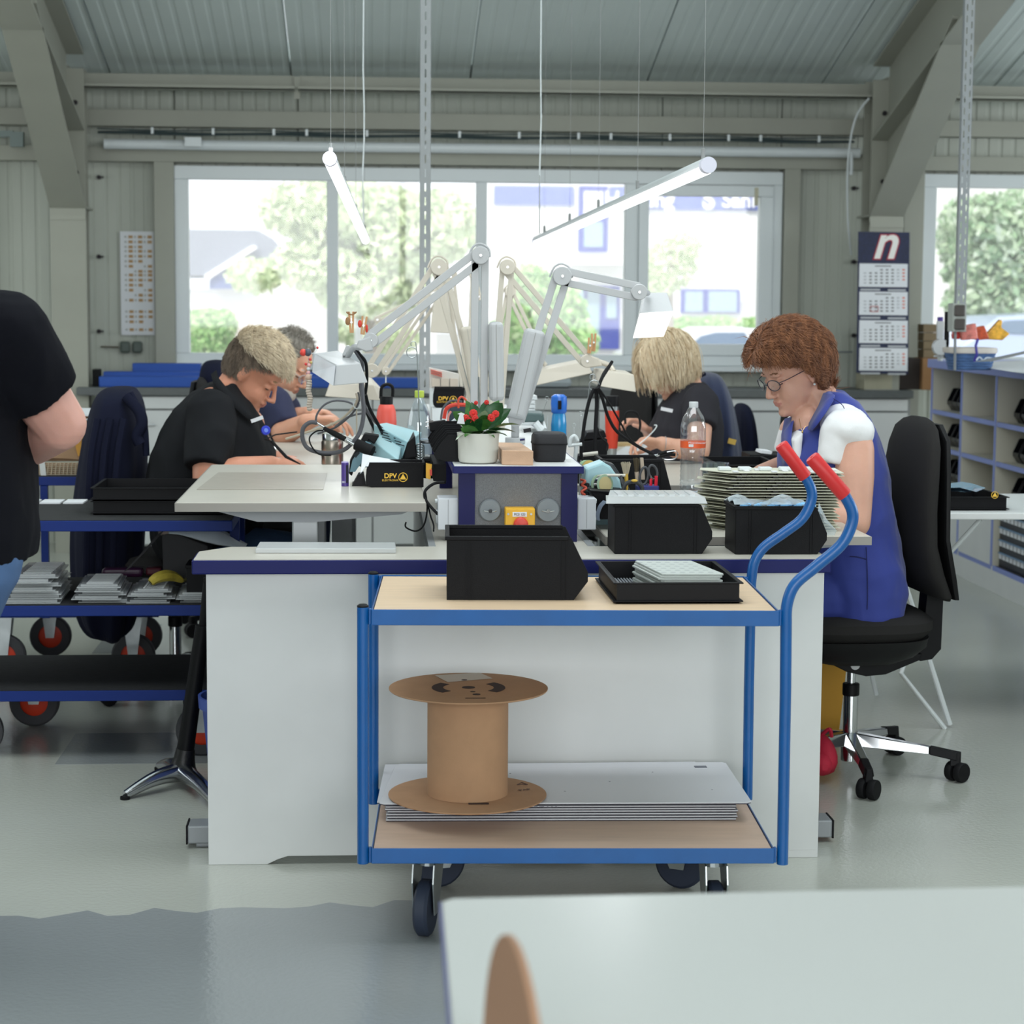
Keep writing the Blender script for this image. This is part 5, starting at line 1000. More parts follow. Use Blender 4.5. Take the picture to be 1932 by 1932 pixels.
# ================================================================ DESK LAMPS
def bars(b,P,Q,sep,w,Yt=.012):
    d = (Q-P).normalized(); n = Vector((0,1,0)).cross(d).normalized(); R = Matrix((n,d.cross(n),d)).transposed()
    for s in ((-1,1) if sep else (0,)):
        b.box((P+Q)/2+n*sep/2*s,(w,Yt,(Q-P).length),R)
    return b
def disc(b,c,r,th=.02): b.cyl(c-Vector((0,th/2,0)),c+Vector((0,th/2,0)),r,n=28); return b
def px_r(px,Y): return px*Y/3860
def desk_lamp(label,Y,base,j1,j2,sep,bw,jr,shade=None,cover=None,neck=None,m=lampw,emit=None,jr2=None,lower=True):
    t = thing('desk_lamp',label,'lamp',(V(*base,Y).x,Y,.965)); w = px_r(bw,Y); s_ = px_r(sep,Y)
    B0,J1,J2 = V(*base,Y),V(*j1,Y),V(*j2,Y); B0.z = max(B0.z,.967)
    b = MB(); b.cyl((B0.x,Y,.966),(B0.x,Y,.985),.03,n=24); b.cyl((B0.x,Y,.985),(B0.x,Y,B0.z+.04),.012,n=16); b.build('clamp',m,t,smooth=True,bevel=.002)
    B1 = B0+Vector((0,0,.03))
    bars(MB(),B1,J1,s_,w).build('lower_arm',m,t,bevel=.0015)
    u = bars(MB(),J1,J2,s_,w).build('upper_arm',m,t,bevel=.0015)
    b = disc(MB(),J1-Vector((0,.004,0)),px_r(jr,Y),.034); jj = b.build('top_joint',m,t,smooth=True,bevel=.002)
    b = MB(); disc(b,J1-Vector((0,.022,0)),.0035,.004); b.build('screw',chrome,jj)
    b = disc(MB(),J2-Vector((0,.004,0)),px_r(jr2 or jr*.85,Y),.032); jj = b.build('end_joint',m,t,smooth=True,bevel=.002)
    b = MB(); disc(b,J2-Vector((0,.021,0)),.0035,.004); b.build('screw',chrome,jj)
    disc(MB(),B1,px_r(jr*.7,Y),.03).build('base_joint',m,t,smooth=True)
    b = MB(); r0 = px_r(jr,Y); b.tube(spl([J1+Vector((-r0*1.3,.0,-r0*.1)),J1+Vector((-r0*.8,0,r0*.95)),J1+Vector((0,0,r0*1.3)),J1+Vector((r0*.9,0,r0*.8)),J1+Vector((r0*1.1,0,-r0*.2))],6),.0032,8); b.build('cable_loop',m,t,smooth=True)
    if cover:
        p,q,cw,ct_ = cover; P,Q = V(*p,Y-.02),V(*q,Y-.02); d = (Q-P).normalized(); n = Vector((0,1,0)).cross(d).normalized(); R = Matrix((n,d.cross(n),d)).transposed()
        b = MB(); b.box((P+Q)/2,(px_r(cw,Y),ct_,(Q-P).length),R); b.build('spring_cover',m,t,bevel=.014,seg=4,smooth=False)
        b = MB(); b.box((P+Q)/2-Vector((0,ct_/2,0)),(.0012,.002,(Q-P).length*.94),R); b.build('cover_seam',mat('seam_grey',(150,150,146),.6),t)
    if neck: pts = [J2]+[V(*q) for q in neck]; b = MB(); b.tube(spl(pts,5),.009,10); b.build('neck',m,t,smooth=True)
    if shade:
        b = hexa(MB(),shade[0],shade[1]); b.build('shade',m,t,bevel=.003,seg=2)
        if emit:
            b = MB(); b.add([V(*q) for q in emit],[(0,1,2,3)]); b.build('diffuser',mat('lamp_glow',(250,250,248),.4,emis=(1,.99,.96),es=1.1),t)
    return t
lw2 = mat('lamp_grey_white',(178,180,182),.4); lcr = mat('lamp_cream',(194,187,174),.45)
Lm1 = desk_lamp('grey-white desk lamp whose arm slants down left from the highest joint',5.75,(903,842),(906,482),(699,642),19,14,17,
    ([(593,667,5.98),(638,661,5.98),(680,685,5.70),(634,689,5.70)],[(589,702,6.0),(650,704,6.0),(694,722,5.68),(629,728,5.68)]),
    cover=((937,757),(935,607),28,.06),neck=[(680,655,5.75),(668,655,5.78),(656,672,5.84)],m=lw2)
b = MB(); b.prism(pl([(676,642),(700,634),(704,662),(690,664),(672,656)],5.73),5.725,5.76,'y'); b.build('bracket',lw2,Lm1,bevel=.004)
b = MB(); b.add([V(649,688,5.69),V(637,675,5.9),V(646,664,5.93),V(662,664,5.9),V(655,650,5.8),V(664,650,5.8)],[(0,1,2,3)]); 
b = MB(); b.prism(pl([(645,671),(662,671),(660,652),(653,652)],5.84),5.83,5.87,'y'); b.build('shade_post',lw2,Lm1,bevel=.003)
b = MB(); b.add([V(589,702,5.985),V(629,728,5.665),V(633,690,5.69),V(594,668,5.965)],[(0,1,2,3)]); b.build('side_panel',mat('lamp_side',(214,220,228),.25),Lm1)
Lm2 = desk_lamp('white desk lamp at the right with its glowing shade turned to the room',6.0,(972,812),(1060,521),(1205,551),22,14,18,
    ([(1217,552,6.13),(1259,552,6.12),(1271,586,6.03),(1207,590,6.04)],[(1212,560,6.18),(1256,560,6.18),(1252,636,6.06),(1194,639,6.08)]),
    cover=((972,788),(1010,622),39,.07),neck=[(1214,548,6.02),(1222,553,6.1)],m=lw2,emit=[(1207,591,6.028),(1271,587,6.018),(1252,635,6.045),(1194,638,6.063)])
Lm3 = desk_lamp('cream desk lamp behind the slotted post, its shade hanging under the front lamp',6.9,(903,790),(828,504),(702,699),19,10,16,
    ([(622,722,7.0),(706,726,7.0),(700,712,7.2),(632,710,7.2)],[(613,748,6.98),(717,756,6.98),(722,735,7.25),(622,730,7.25)]),
    cover=((900,742),(880,616),26,.05),neck=[(690,706,6.95),(675,714,7.05)],m=lcr)
Lm4 = desk_lamp('cream desk lamp at the right, its grey-white shade above the cable ring',6.7,(936,800),(957,504),(1107,681),18,10,15,
    ([(1120,694,6.75),(1138,699,6.62),(1196,707,6.62),(1180,699,6.78)],[(1116,722,6.77),(1132,729,6.60),(1200,740,6.60),(1190,728,6.8)]),
    neck=[(1130,683,6.7),(1150,690,6.72),(1158,702,6.7)],m=lcr)
b = MB(); b.prism(pl([(1108,669),(1130,676),(1136,690),(1112,694)],6.69),6.68,6.72,'y'); b.build('bracket',lcr,Lm4,bevel=.004)
Lm5 = desk_lamp('farthest cream desk lamp with a long tilted shade over the blue bottle',7.8,(920,770),(962,551),(1018,668),10,7,10,
    ([(1012,700,7.75),(1106,681,7.72),(1100,676,7.9),(1012,694,7.9)],[(1000,730,7.73),(1118,704,7.70),(1114,696,7.95),(1002,720,7.95)]),neck=[(1022,680,7.82),(1030,690,7.82)],m=lcr)
Lm6 = desk_lamp('cream desk lamp at the back whose shade hangs upright beside the slotted post',7.4,(880,775),(850,522),(728,700),11,6,11,
    ([(820,545,7.35),(842,541,7.35),(844,541,7.5),(822,545,7.5)],[(812,627,7.33),(851,629,7.33),(853,620,7.55),(814,620,7.55)]),m=lcr,jr2=8)
b = MB(); b.tube([V(728,706,7.39),V(728,728,7.39)],.0025,6); b.build('pull_cord',pvc,Lm6)
desk_lamp('slim cream lamp arm folded up at the far end of the spine shelf',7.95,(884,766),(893,518),(903,560),6,5,8,None,m=lcr)
desk_lamp('thin cream lamp arm reaching far left behind the front lamp',7.7,(892,770),(842,540),(712,603),8,5,8,None,m=lcr,jr2=7)
# pegs, beads and ornaments on the lamp heads
pg = mat('peg_wood',(196,150,108),.7)
def peg(px,py,Y,a,label,l=.052,red=False):
    c = V(px,py,Y); R = rotm(0,a,0); t = thing('clothes_peg',label,'peg',c)
    for s in (-1,1): b = MB(); b.box(c+R@Vector((.0045*s,0,0)),(.006,.010,l),R@rotm(0,.06*s,0)); b.build('prong',pg,t,bevel=.0008)
    b = MB(); b.cyl(c-Vector((0,.007,0)),c+Vector((0,.007,0)),.0035,n=8); b.build('spring',zinc,t)
    return t
t = peg(663,608,5.74,-.03,'wooden peg shaped as a small elk with antlers on the front lamp',.06)
b = MB(); 
for s in (-1,1): b.tube(spl([V(663,594,5.735),V(663+s*7,591,5.735),V(663+s*9,588,5.735)],4),.0022,5); b.tube([V(663+s*5,592,5.735),V(663+s*5,588,5.735)],.002,5)
b.ell(V(656,606,5.735),(.007,.004,.012)); b.build('antlers',mat('peg_dark',(150,112,76),.7),t)
t = peg(686,614,5.75,.12,'pale wooden peg with a red figure on the front lamp'); b = MB(); b.ell(V(679,611,5.745),(.006,.004,.011)); b.ell(V(692,620,5.745),(.004,.004,.012)); b.build('red_figure',mat('signal_red',(206,62,46)),t)
peg(1113,652,6.68,.1,'left wooden peg clipped to the joint of the cream right lamp'); peg(1120,646,6.70,.0,'right wooden peg clipped to the joint of the cream right lamp',.06)
t = thing('bead_string','string of pale wooden beads with a ladybird hanging from the front lamp','beads',V(584,700,5.95)); Yb = 5.93
bd_ = mat('bead_wood',(190,178,166),.7); b = MB()
for k in range(13): b.ell(V(582+1.2*math.sin(k)+.25*k,716+4.8*k-2,Yb),(.0088,.0088,.0062),rotm(0,.2*math.sin(k),0),12)
b.build('body_beads',bd_,t,smooth=True,kind='stuff')
for (x,y,r,c_) in ((582,712,.0098,(196,166,146)),(582,703,.0055,(222,170,170)),(582,696,.0055,(200,206,206)),(583,689,.0055,(222,170,180)),(577,687,.004,(206,60,60)),(585,678,.004,(206,60,60)),(587,684,.004,(190,170,110)),(572,665,.010,(216,70,60)),(581,665,.0105,(74,80,92)),(599,656,.0035,(206,60,70))):
    b = MB(); b.ell(V(x,y,Yb),(r,r,r*1.1),None,14); b.build('bead',mat('bead_%d_%d'%(c_[0],c_[1]),c_,.35),t,smooth=True)
b = MB(); b.tube(spl([V(581,668,Yb),V(594,665,Yb),V(599,657,Yb)],5),.0012,5); b.tube([V(582,775,Yb),V(582,668,Yb)],.0008,4); b.build('wire',zinc,t)
# ================================================================ SMALL THINGS ON THE LEFT TABLES
ZL = .8705; ZLR = .8485
t = thing('desk_mat','thin grey-brown desk mat on the raised front table','mat',at(490,905,Z=ZL)); b = MB(); b.prism([(p.x,p.y) for p in (at(371,924,Z=ZL),at(610,924,Z=ZL),at(617,893,Z=ZL),at(412,892,Z=ZL))],ZL,ZL+.0015,'z'); b.build('mat_sheet',mat('mat_taupe',(172,166,156),.35,var=.05,vscale=20),t)
t = thing('glue_stick','small violet tube standing on the raised front table','tube',at(650,917,Z=ZL)); p = at(651,917,Z=ZL); b = MB(); b.cyl((p.x,p.y,ZL),(p.x,p.y,ZL+.066),.0105,n=24); b.build('barrel',mat('violet_tube',(72,52,130),.35),t,smooth=True); b = MB(); b.cyl((p.x,p.y,ZL+.066),(p.x,p.y,ZL+.069),.0105,.0095,n=24); b.build('cap',mat('lilac_cap',(170,160,206),.4),t); b = MB(); b.box((p.x+.006,p.y-.0095,ZL+.035),(.006,.003,.05),rotm(0,0,.5)); b.build('print',mat('print_dark',(36,34,50),.5),t)
text('lettering','8G',.008,paper,(p.x-.003,p.y-.0112,ZL+.012),FRONT,t,.0001)
def small_esd(label,x0,x1,yt,yb,Y,wd,z,mark=True,flip=False,words='DPV'):
    p,q = V(x0,yb,Y),V(x1,yt,Y); t = thing('esd_bin',label,'bin',(p.x,Y,z)); H = q.z-z; L = q.x-p.x
    o = [(p.x+L*.0,z+H*.25),(p.x+L*.02,z+.004),(p.x+L*.10,z),(q.x-.002,z),(q.x,z+H),(p.x+L*.06,z+H),(p.x+L*.01,z+H*.6)]
    if flip: pass
    b = MB()
    for y in (Y,Y+wd-.003): b.prism(o,y,y+.003,'y')
    b.bx(q.x-.004,q.x-.001,Y+.003,Y+wd-.003,z,z+H); b.bx(p.x+L*.1,q.x-.004,Y+.003,Y+wd-.003,z,z+.003); b.add([(p.x+L*.1,Y,z),(p.x+L*.1,Y+wd,z),(p.x,Y+wd,z+H*.4),(p.x,Y,z+H*.4)],[(0,1,2,3)]); b.build('body',esd,t,bevel=.001)
    b = MB(); b.bx(p.x+L*.06,q.x+.002,Y-.003,Y+.004,z+H-.004,z+H+.002); b.bx(p.x+L*.06,q.x+.002,Y+wd-.004,Y+wd+.003,z+H-.004,z+H+.002); b.bx(q.x-.004,q.x+.002,Y+.004,Y+wd-.004,z+H-.004,z+H+.002); b.build('rim',esd,t)
    if mark:
        c = Vector((p.x+L*.64,Y-.0008,z+H*.42)); esd_mark(t,c,H*.18); k = H*.28
        text('lettering',words,k,yel,c+Vector((-H*.52,0,H*.05)),FRONT,t,.0002,bold=.0004); text('lettering','ELEKTRONIK',k*.42,yel,c+Vector((-H*.52,0,-H*.13)),FRONT,t,.0002)
    return t
small_esd('black esd bin with yellow lettering on the raised front table',690,800,874,922,5.62,.11,ZL)
small_esd('black esd bin with yellow lettering standing high behind the clear bottle',818,876,733,768,6.9,.10,V(830,769,6.9).z)
b = MB(); z_ = V(830,769,6.9).z; b.bx(V(815,770,6.9).x,V(880,770,6.9).x,6.88,7.05,.966,z_-.001); tag(b.build('carton_stand',pvc),'white box under the rear esd bin on the spine shelf','box')
t = thing('card_tray','clear sorting box with red-striped card behind the rear esd bin','box',V(840,720,7.1)); b = MB(); b.prism(pl([(810,694),(866,706),(866,730),(811,732)],7.2),7.2,7.28,'y'); b.build('box_body',mat('clear_pale',(216,212,206),.3,alpha=.85),t); b = MB()
for k in range(3): b.prism(pl([(813,697+3.4*k),(834,703+3.4*k),(834,704.5+3.4*k),(813,698.5+3.4*k)],7.19),7.188,7.2,'y')
b.build('red_stripes',mat('stripe_red',(216,96,80),.6),t); 
for k in range(3): b = MB(); b.prism(pl([(815+17*k,714),(830+17*k,715),(830+17*k,729),(815+17*k,729)],7.19),7.186,7.2,'y'); b.build('compartment',mat('beige_fill',(196,184,170),.7),t)
b = MB(); c = V(840,762,7.1); b.bx(V(811,732,7.2).x,V(866,732,7.2).x,7.2,7.28,.966,V(840,732,7.2).z); tag(b.build('white_block',pvc),'white block under the clear sorting box','block')
# light-blue soldering stations
lb = mat('station_blue',(168,206,214),.4); slot = mat('slot_dark',(30,40,48),.6)
t = thing('soldering_station','light blue soldering station with louvred lid, behind the iron stand','soldering station',at(760,868,Z=ZL))
S1 = hexa(MB(),[(705,800,6.02),(728,797,6.2),(796,815,6.12),(770,833,5.9)],[(708,838,6.02),(728,838,6.2),(790,862,6.12),(758,866,5.9)]); S1.build('housing',lb,t,bevel=.004)
b = MB(); b.prism(pl([(768,836),(783,822),(787,862),(760,868)],5.89),5.885,6.1,'y'); b.build('end_cap',black,t,bevel=.003)
b = MB()
for k in range(5):
    for s,(xa,ya) in enumerate(((722,813),(744,820))): p = V(xa+k*2.2+2*s,ya+5.2*k-2,5.985-.02*k); b.box(p,(.026,.004,.0028),rotm(0,.28,0))
b.build('louvres',slot,t,kind='stuff')
b = MB(); b.bx(V(718,870,6.0).x,V(790,870,6.0).x,5.95,6.12,ZL,V(740,855,6.0).z); b.build('foot',black,t)
t = thing('soldering_iron_stand','light blue iron rest with black funnel and a white tissue, on the raised table','iron stand',at(700,905,Z=ZL))
b = hexa(MB(),[(690,820,5.85),(712,816,5.98),(757,843,5.9),(752,868,5.75)],[(676,880,5.85),(700,884,5.98),(757,872,5.9),(750,885,5.75)]); b.build('housing',lb,t,bevel=.004)
b = MB(); b.prism(pl([(688,818),(716,822),(706,838),(696,830),(672,872),(664,898),(658,893),(660,870)],5.8),5.79,5.86,'y'); b.build('front_panel',black,t,bevel=.003)
b = MB(); b.prism(pl([(665,868),(690,832),(700,836),(684,870),(670,890),(660,890)],5.79),5.785,5.79,'y'); b.build('panel_face',mat('panel_blue',(120,160,176),.4),t); b = MB(); b.prism(pl([(668,858),(676,850),(679,855),(671,864)],5.784),5.782,5.785,'y'); b.build('display',slot,t)
b = MB(); b.cyl(V(672,838,5.76),V(703,852,5.74),.0165,n=20); b.build('funnel',rubber,t,smooth=True); b = MB(); c = V(708,853,5.745); b.cyl(c-Vector((0,.004,0)),c,.003,n=8); b.build('screw',slot,t)
b = MB(); b.prism(pl([(664,918),(676,896),(686,894),(690,918)],5.66),5.66,5.74,'y'); b.prism(pl([(664,917),(760,917),(760,921),(664,921)],5.66),5.66,5.8,'y'); b.build('base',black,t)
b = MB(); vs = [V(684,856,5.70),V(702,860,5.72),V(768,872,5.74),V(768,880,5.66),V(690,880,5.64),V(680,894,5.64)]; b.add(vs,[(0,1,2,3,4,5)]); b.build('tissue',paper,t)
t = thing('soldering_iron','silver and black soldering iron resting in the funnel','soldering iron',V(640,825,5.76))
a0,a1 = V(598,798,5.80),V(700,858,5.74); d = a1-a0
b = MB(); b.tube([a0,a0+d*.45,a0+d*.46,a0+d*.9],.0045,10,rs=[.0035,.004,.0055,.005]); b.build('shaft',chrome,t,smooth=True); b = MB(); e0,e1 = V(611,808,5.79),V(652,829,5.77); b.tube([e0,e0+(e1-e0)*.5,e1],.008,12,rs=[.0055,.0085,.0075]); b.build('handle',rubber,t,smooth=True)
b = MB(); b.cyl(V(652,829,5.77),V(663,834,5.77),.0085,n=12); b.build('ring',chrome,t)
def cable(label,pts,r,m=rubber,k=6,name='cable',cat='cable'):
    b = MB(); b.tube(spl([V(*p) for p in pts],k),r,8); return tag(b.build(name,m,smooth=True),label,cat)
gc = mat('cable_grey',(84,84,90),.5); cc = mat('cable_cream',(196,184,166),.5)
cable('thick dark hose of the iron looping in front of the steel flask',[(598,798,5.8),(585,797,5.8),(572,808,5.8),(571,828,5.8),(580,845,5.8),(600,853,5.8),(628,855,5.8),(650,848,5.78),(668,832,5.78),(680,812,5.8),(686,780,5.82),(684,745,5.86),(682,712,5.9)],.0062,gc)
cable('thin black cable beside the dark iron hose',[(610,812,5.79),(596,814,5.79),(584,826,5.79),(588,842,5.79),(602,857,5.79),(625,859,5.79)],.0022,rubber)
for i,(pts,r,m) in enumerate((([(666,652,5.9),(678,668,5.92),(690,685,5.95),(692,720,5.98),(688,760,6.0),(697,790,6.02),(712,820,6.05)],.0050,rubber),([(664,655,5.9),(676,672,5.92),(684,690,5.95),(680,730,5.97),(690,770,6.0),(712,800,6.0),(728,815,6.0)],.0045,gc),([(672,742,5.9),(674,756,5.9),(664,772,5.92),(645,790,5.95),(622,802,5.98),(590,812,6.0),(540,828,6.1)],.0035,cc),([(676,740,5.9),(678,756,5.9),(668,776,5.92),(650,794,5.95),(630,808,5.98),(600,818,6.02)],.0030,gc),([(672,755,5.92),(673,790,5.92),(673,822,5.92)],.0022,cc),([(690,745,5.93),(697,770,5.95),(713,800,5.97),(724,822,6.0)],.0050,rubber),([(596,800,6.2),(598,782,6.2),(612,764,6.2),(632,756,6.2),(655,758,6.2),(668,764,6.2)],.0032,gc),([(632,806,6.1),(655,788,6.1),(682,780,6.1),(702,784,6.1),(716,802,6.1)],.0034,gc))):
    cable(['black hose falling from the front lamp to the stations','grey hose beside the black one below the front lamp','cream cable sweeping left from under the front lamp','grey cable sweeping left under the cream one','straight thin cream cord below the front lamp','outer black hose curving right toward the louvred station','dark cable arching over the grey-haired worker\'s hands','dark cable arching in front of the red flask'][i],pts,r,m)
b = MB(); c = V(673,762,5.9); b.tube([c+Vector((.010*math.cos(a),0,.014*math.sin(a))) for a in np.linspace(0,2*PI,13)[:-1]],.0015,5,closed=True); tag(b.build('cable_tie',pvc),'white tie ring around the cables below the front lamp','tie')
t = thing('steel_flask','brushed steel flask standing at the table edge behind the soldering iron','flask',at(628,876,Z=ZLR)); p = at(627,877,Z=ZLR); b = MB(); H_ = V(627,817,p.y).z-ZLR
b.lathe([(.033,0),(.036,.003),(.036,H_*.35),(.0345,H_*.38),(.036,H_*.41),(.036,H_*.72),(.0335,H_*.78)],36,(p.x,p.y,ZLR)); b.build('body',mat('brushed_steel',(170,160,150),.3,metal=1),t,smooth=True); b = MB(); b.lathe([(.0335,H_*.79),(.0335,H_*.98),(.032,H_),(0,H_)],36,(p.x,p.y,ZLR)); b.build('lid',chrome,t,smooth=True)
def bottle(name,label,cat,px,yb,yt,w,zb,Y,prof,parts):
    c = V(px,yb,Y); z0 = c.z if zb is None else zb; H_ = V(px,yt,Y).z-z0; r = px_r(w/2,Y); t = thing(name,label,cat,(c.x,Y,z0))
    for nm,pr,m in parts: b = MB(); b.lathe([(a*r,z*H_) for a,z in pr],36,(c.x,Y,z0)); b.build(nm,m,t,smooth=True)
    return t,c,H_,r,z0
coral = mat('coral_red',(226,92,80),.4)
ZR = .8485
t,c,H_,r,z0 = bottle('drinking_flask','coral red flask with a black handled lid in front of the slotted post','flask',729,806,728,39,.8485,6.62,None,[('body',[(.9,0),(.98,.01),(1,.05),(1,.55),(.93,.68),(.75,.75),(.62,.77)],coral),('lid',[(.64,.77),(.64,.86),(.6,.87),(0,.87)],black)])
b = MB(); b.tube(spl([(c.x-r*.55,6.62,z0+H_*.84),(c.x-r*.45,6.62,z0+H_*.98),(c.x+r*.1,6.62,z0+H_*1.02),(c.x+r*.6,6.62,z0+H_*.98),(c.x+r*.6,6.62,z0+H_*.86)],5),.0055,8); b.build('handle',black,t,smooth=True)
clr = glass('clear_plastic',(240,245,248),refl=.16,dens=.04)
t,c,H_,r,z0 = bottle('water_bottle','clear plastic bottle with a green cap behind the louvred station','bottle',791,880,737,48,.8705,6.15,None,[('body',[(.85,0),(1,.04),(1,.45),(.97,.58),(.8,.74),(.5,.86),(.3,.92)],clr),('cap',[(.36,.915),(.38,.925),(.38,.995),(.34,1),(0,1)],mat('cap_green',(186,204,84),.4)),('label',[(1.01,.22),(1.01,.40)],mat('label_pale',(190,206,220),.4,alpha=.7))])
for i,(px,lab) in enumerate(((782,'hooked steel rod'),)):
    b = MB(); Yr = 5.95; b.tube([V(792,830,Yr),V(789,720,Yr),V(787,668,Yr)],.0021,6); b.tube(arc(V(777,665,Yr),.0155,-.3,5.9,18),.0016,6); b.tube(arc(V(780,649,Yr),.0075,-.6,4.2,12),.0014,6); b.tube([V(786,664,Yr),V(785,648,Yr)],.0014,6)
    tag(b.build('hooked_rod',zinc,smooth=True),'thin steel rod with loops at its top, between lamp and bottle','rod')
b = MB(); 
for k in range(4): b.tube(arc((V(792,845+4.5*k,5.9).x,5.9,V(792,845+4.5*k,5.9).z),.0125,0,2*PI,16),.0022,6)
b.cyl((V(792,830,5.95).x,5.9,ZL),(V(792,830,5.95).x,5.9,V(792,828,5.95).z),.003,n=6)
tag(b.build('spring_holder',zinc,smooth=True),'steel coil spring holder right of the louvred station','holder')
t = thing('solder_jar','round dark jar of tips beside the coil spring','jar',at(810,868,Z=ZL)); p = V(810,868,5.92); b = MB(); b.lathe([(.022,0),(.022,.05),(.03,.052),(.03,.058),(.02,.062),(0,.062)],28,(p.x+.0,5.92,ZL)); b.build('body',black,t,smooth=True); b = MB(); b.lathe([(.028,.0),(.03,.004),(.028,.008),(0,.008)],28,(p.x,5.92,V(810,836,5.92).z)); b.build('lid',mat('lid_steel',(110,112,116),.3,metal=.8),t,smooth=True)
# row of black bins along the left side of the spine shelf
for k in range(4):
    Yk = 5.32+.17*k; z_ = V(825,870-9*0,5.3).z; x1 = .19; t = thing('open_front_bin',['nearest','second','third','farthest'][k]+' black bin in the row jutting over the left edge of the spine shelf','bin',(x1,Yk,.966))
    p = [(x1,.968),(x1-.052,.968-.0),(x1-.075,.935),(x1-.090,.905),(x1-.085,.890),(x1-.06,.880),(x1,.878)]; p = [(x+.062,.966+(z-.878)*.80) for x,z in p]
    b = MB()
    for y in (Yk,Yk+.10): b.prism(p,y,y+.003,'y')
    b.prism([(p[0][0],p[0][1]),(p[0][0]-.003,p[0][1]),(p[-1][0]-.003,p[-1][1]),p[-1]],Yk+.003,Yk+.1,'y'); b.add([(p[3][0],Yk,p[3][1]),(p[3][0],Yk+.103,p[3][1]),(p[5][0],Yk+.103,p[5][1]),(p[5][0],Yk,p[5][1])],[(0,1,2,3)]); b.build('body',esd,t,bevel=.001)
# plant pot, block, hard case on the spine shelf
ZS = .9655
pc = at(904,876,Z=ZS); pc = Vector((pc.x,pc.y+.05,ZS)); t = thing('potted_plant','white pot with green serrated leaves and red flowers on the spine shelf','plant',pc); Hp = V(904,816,pc.y).z-ZS
b = MB(); b.lathe([(0,0),(.043,0),(.050,.004),(.053,.014),(.0545,Hp*.8),(.0565,Hp),(.0545,Hp),(.051,Hp*.85),(0,Hp*.85)],48,pc); b.build('pot',mat('pot_white',(206,206,198),.35,spec=.5),t,smooth=True)
b = MB(); b.lathe([(.051,Hp*.86),(0,Hp*.88)],24,pc); b.build('soil',mat('soil',(50,38,30),.95),t)
lg1 = mat('leaf_dark',(34,78,40),.35,var=.3,vscale=60); lg2 = mat('leaf_mid',(62,106,48),.35,var=.3,vscale=60); lg3 = mat('leaf_pale',(150,170,140),.3,var=.25,vscale=60)
def leaf(base,tip,w,m,curl=.2,side=Vector((0,1,0))):
    base = Vector(base); tip = Vector(tip); d = tip-base; L_ = d.length; d.normalize(); s_ = side.cross(d).normalized() if abs(side.dot(d)) < .95 else Vector((1,0,0)); nrm = d.cross(s_)
    N = 9; vs = []
    for i in range(N+1):
        f = i/N; ww = w*math.sin(PI*min(1,f*.97+.03))**.75*(1+.10*(i%2)); c = base+d*L_*f+nrm*(-curl*L_*(f-.5)**2)
        vs += [c-s_*ww+nrm*ww*.3,c,c+s_*ww+nrm*ww*.3]
    b = MB(); b.add(vs,[(3*i+j,3*i+j+1,3*i+4+j,3*i+3+j) for i in range(N) for j in (0,1)]); o = b.build('leaf',m,t,smooth=True); return o
yb = pc.y
for (x0,y0,x1,y1,w,m,dy,sd) in ((905,812,852,775,.016,lg2,-.03,0),(900,812,858,826,.012,lg3,-.05,1),(905,815,866,808,.012,lg2,-.05,0),(912,800,948,760,.024,lg1,.0,0),(910,800,918,756,.016,lg1,.03,0),(905,800,890,760,.015,lg1,.03,0),(908,806,916,772,.012,lg3,-.03,0),(910,814,975,810,.015,lg1,-.05,1),(915,812,980,796,.012,lg2,.0,1),(905,812,925,790,.013,lg2,-.06,0),(898,806,880,765,.014,lg2,.04,0),(915,806,952,780,.020,lg1,.03,0),(900,812,935,822,.010,lg2,-.06,1),(905,806,930,765,.013,lg1,.05,0),(908,814,900,786,.011,lg1,-.06,0),(896,814,878,790,.012,lg1,-.04,0),(912,816,945,812,.010,lg3,-.06,1),(902,814,868,794,.010,lg1,.02,0),(906,808,962,772,.020,lg1,.04,0),(905,806,880,757,.015,lg2,.05,0),(910,806,940,757,.018,lg2,.05,0),(900,810,862,784,.016,lg2,.03,0),(905,815,876,820,.013,lg2,-.07,1),(912,816,958,818,.013,lg1,-.06,1),(908,810,918,780,.014,lg2,-.05,0)):
    leaf(V(x0,y0,yb),V(x1,y1,yb+dy),w,m,.35,Vector((0,1,0)) if not sd else Vector((0,.3,1)))
redf = mat('flower_red',(206,40,34),.5,var=.2,vscale=200)
for (x,y,r,dy) in ((893,780,.012,-.03),(896,789,.010,-.035),(879,789,.011,-.02),(884,793,.009,-.02),(927,788,.0115,-.04),(935,781,.0105,-.04),(918,759,.007,.02),(898,760,.006,.02)):
    c0 = V(x,y,yb+dy); b = MB()
    for k in range(9): a = 2*PI*k/9; b.ell(c0+Vector((r*.55*math.cos(a),-.002,r*.55*math.sin(a))),(r*.42,r*.3,r*.42),rotm(0,a,0),8)
    b.ell(c0-Vector((0,.004,0)),(r*.4,r*.4,r*.4),None,8); b.build('flower',redf,t,smooth=True)
p0 = at(947,877,Z=ZS); t = thing('wooden_block','pale wooden block between the pot and the black case','block',p0); p1 = at(1006,878,Z=ZS); zt2 = V(975,850,p0.y).z
b = MB(); b.prism([(p0.x,p0.y),(p1.x,p1.y),(p1.x-.012,p1.y+.30),(p0.x+.002,p0.y+.30)],ZS,zt2,'z'); b.build('block_body',mat('block_beech',(196,160,132),.55,var=.05,vscale=30,stretch=(1,.2,1),bump=.1,bscale=300),t,bevel=.0015)
p0,p1 = at(1008,872,Z=ZS),at(1071,873,Z=ZS); t = thing('hard_case','small black zipped hard case on the spine shelf','case',(p0.x,p0.y,ZS)); zc_ = V(1030,818,p0.y).z; w_ = p1.x-p0.x
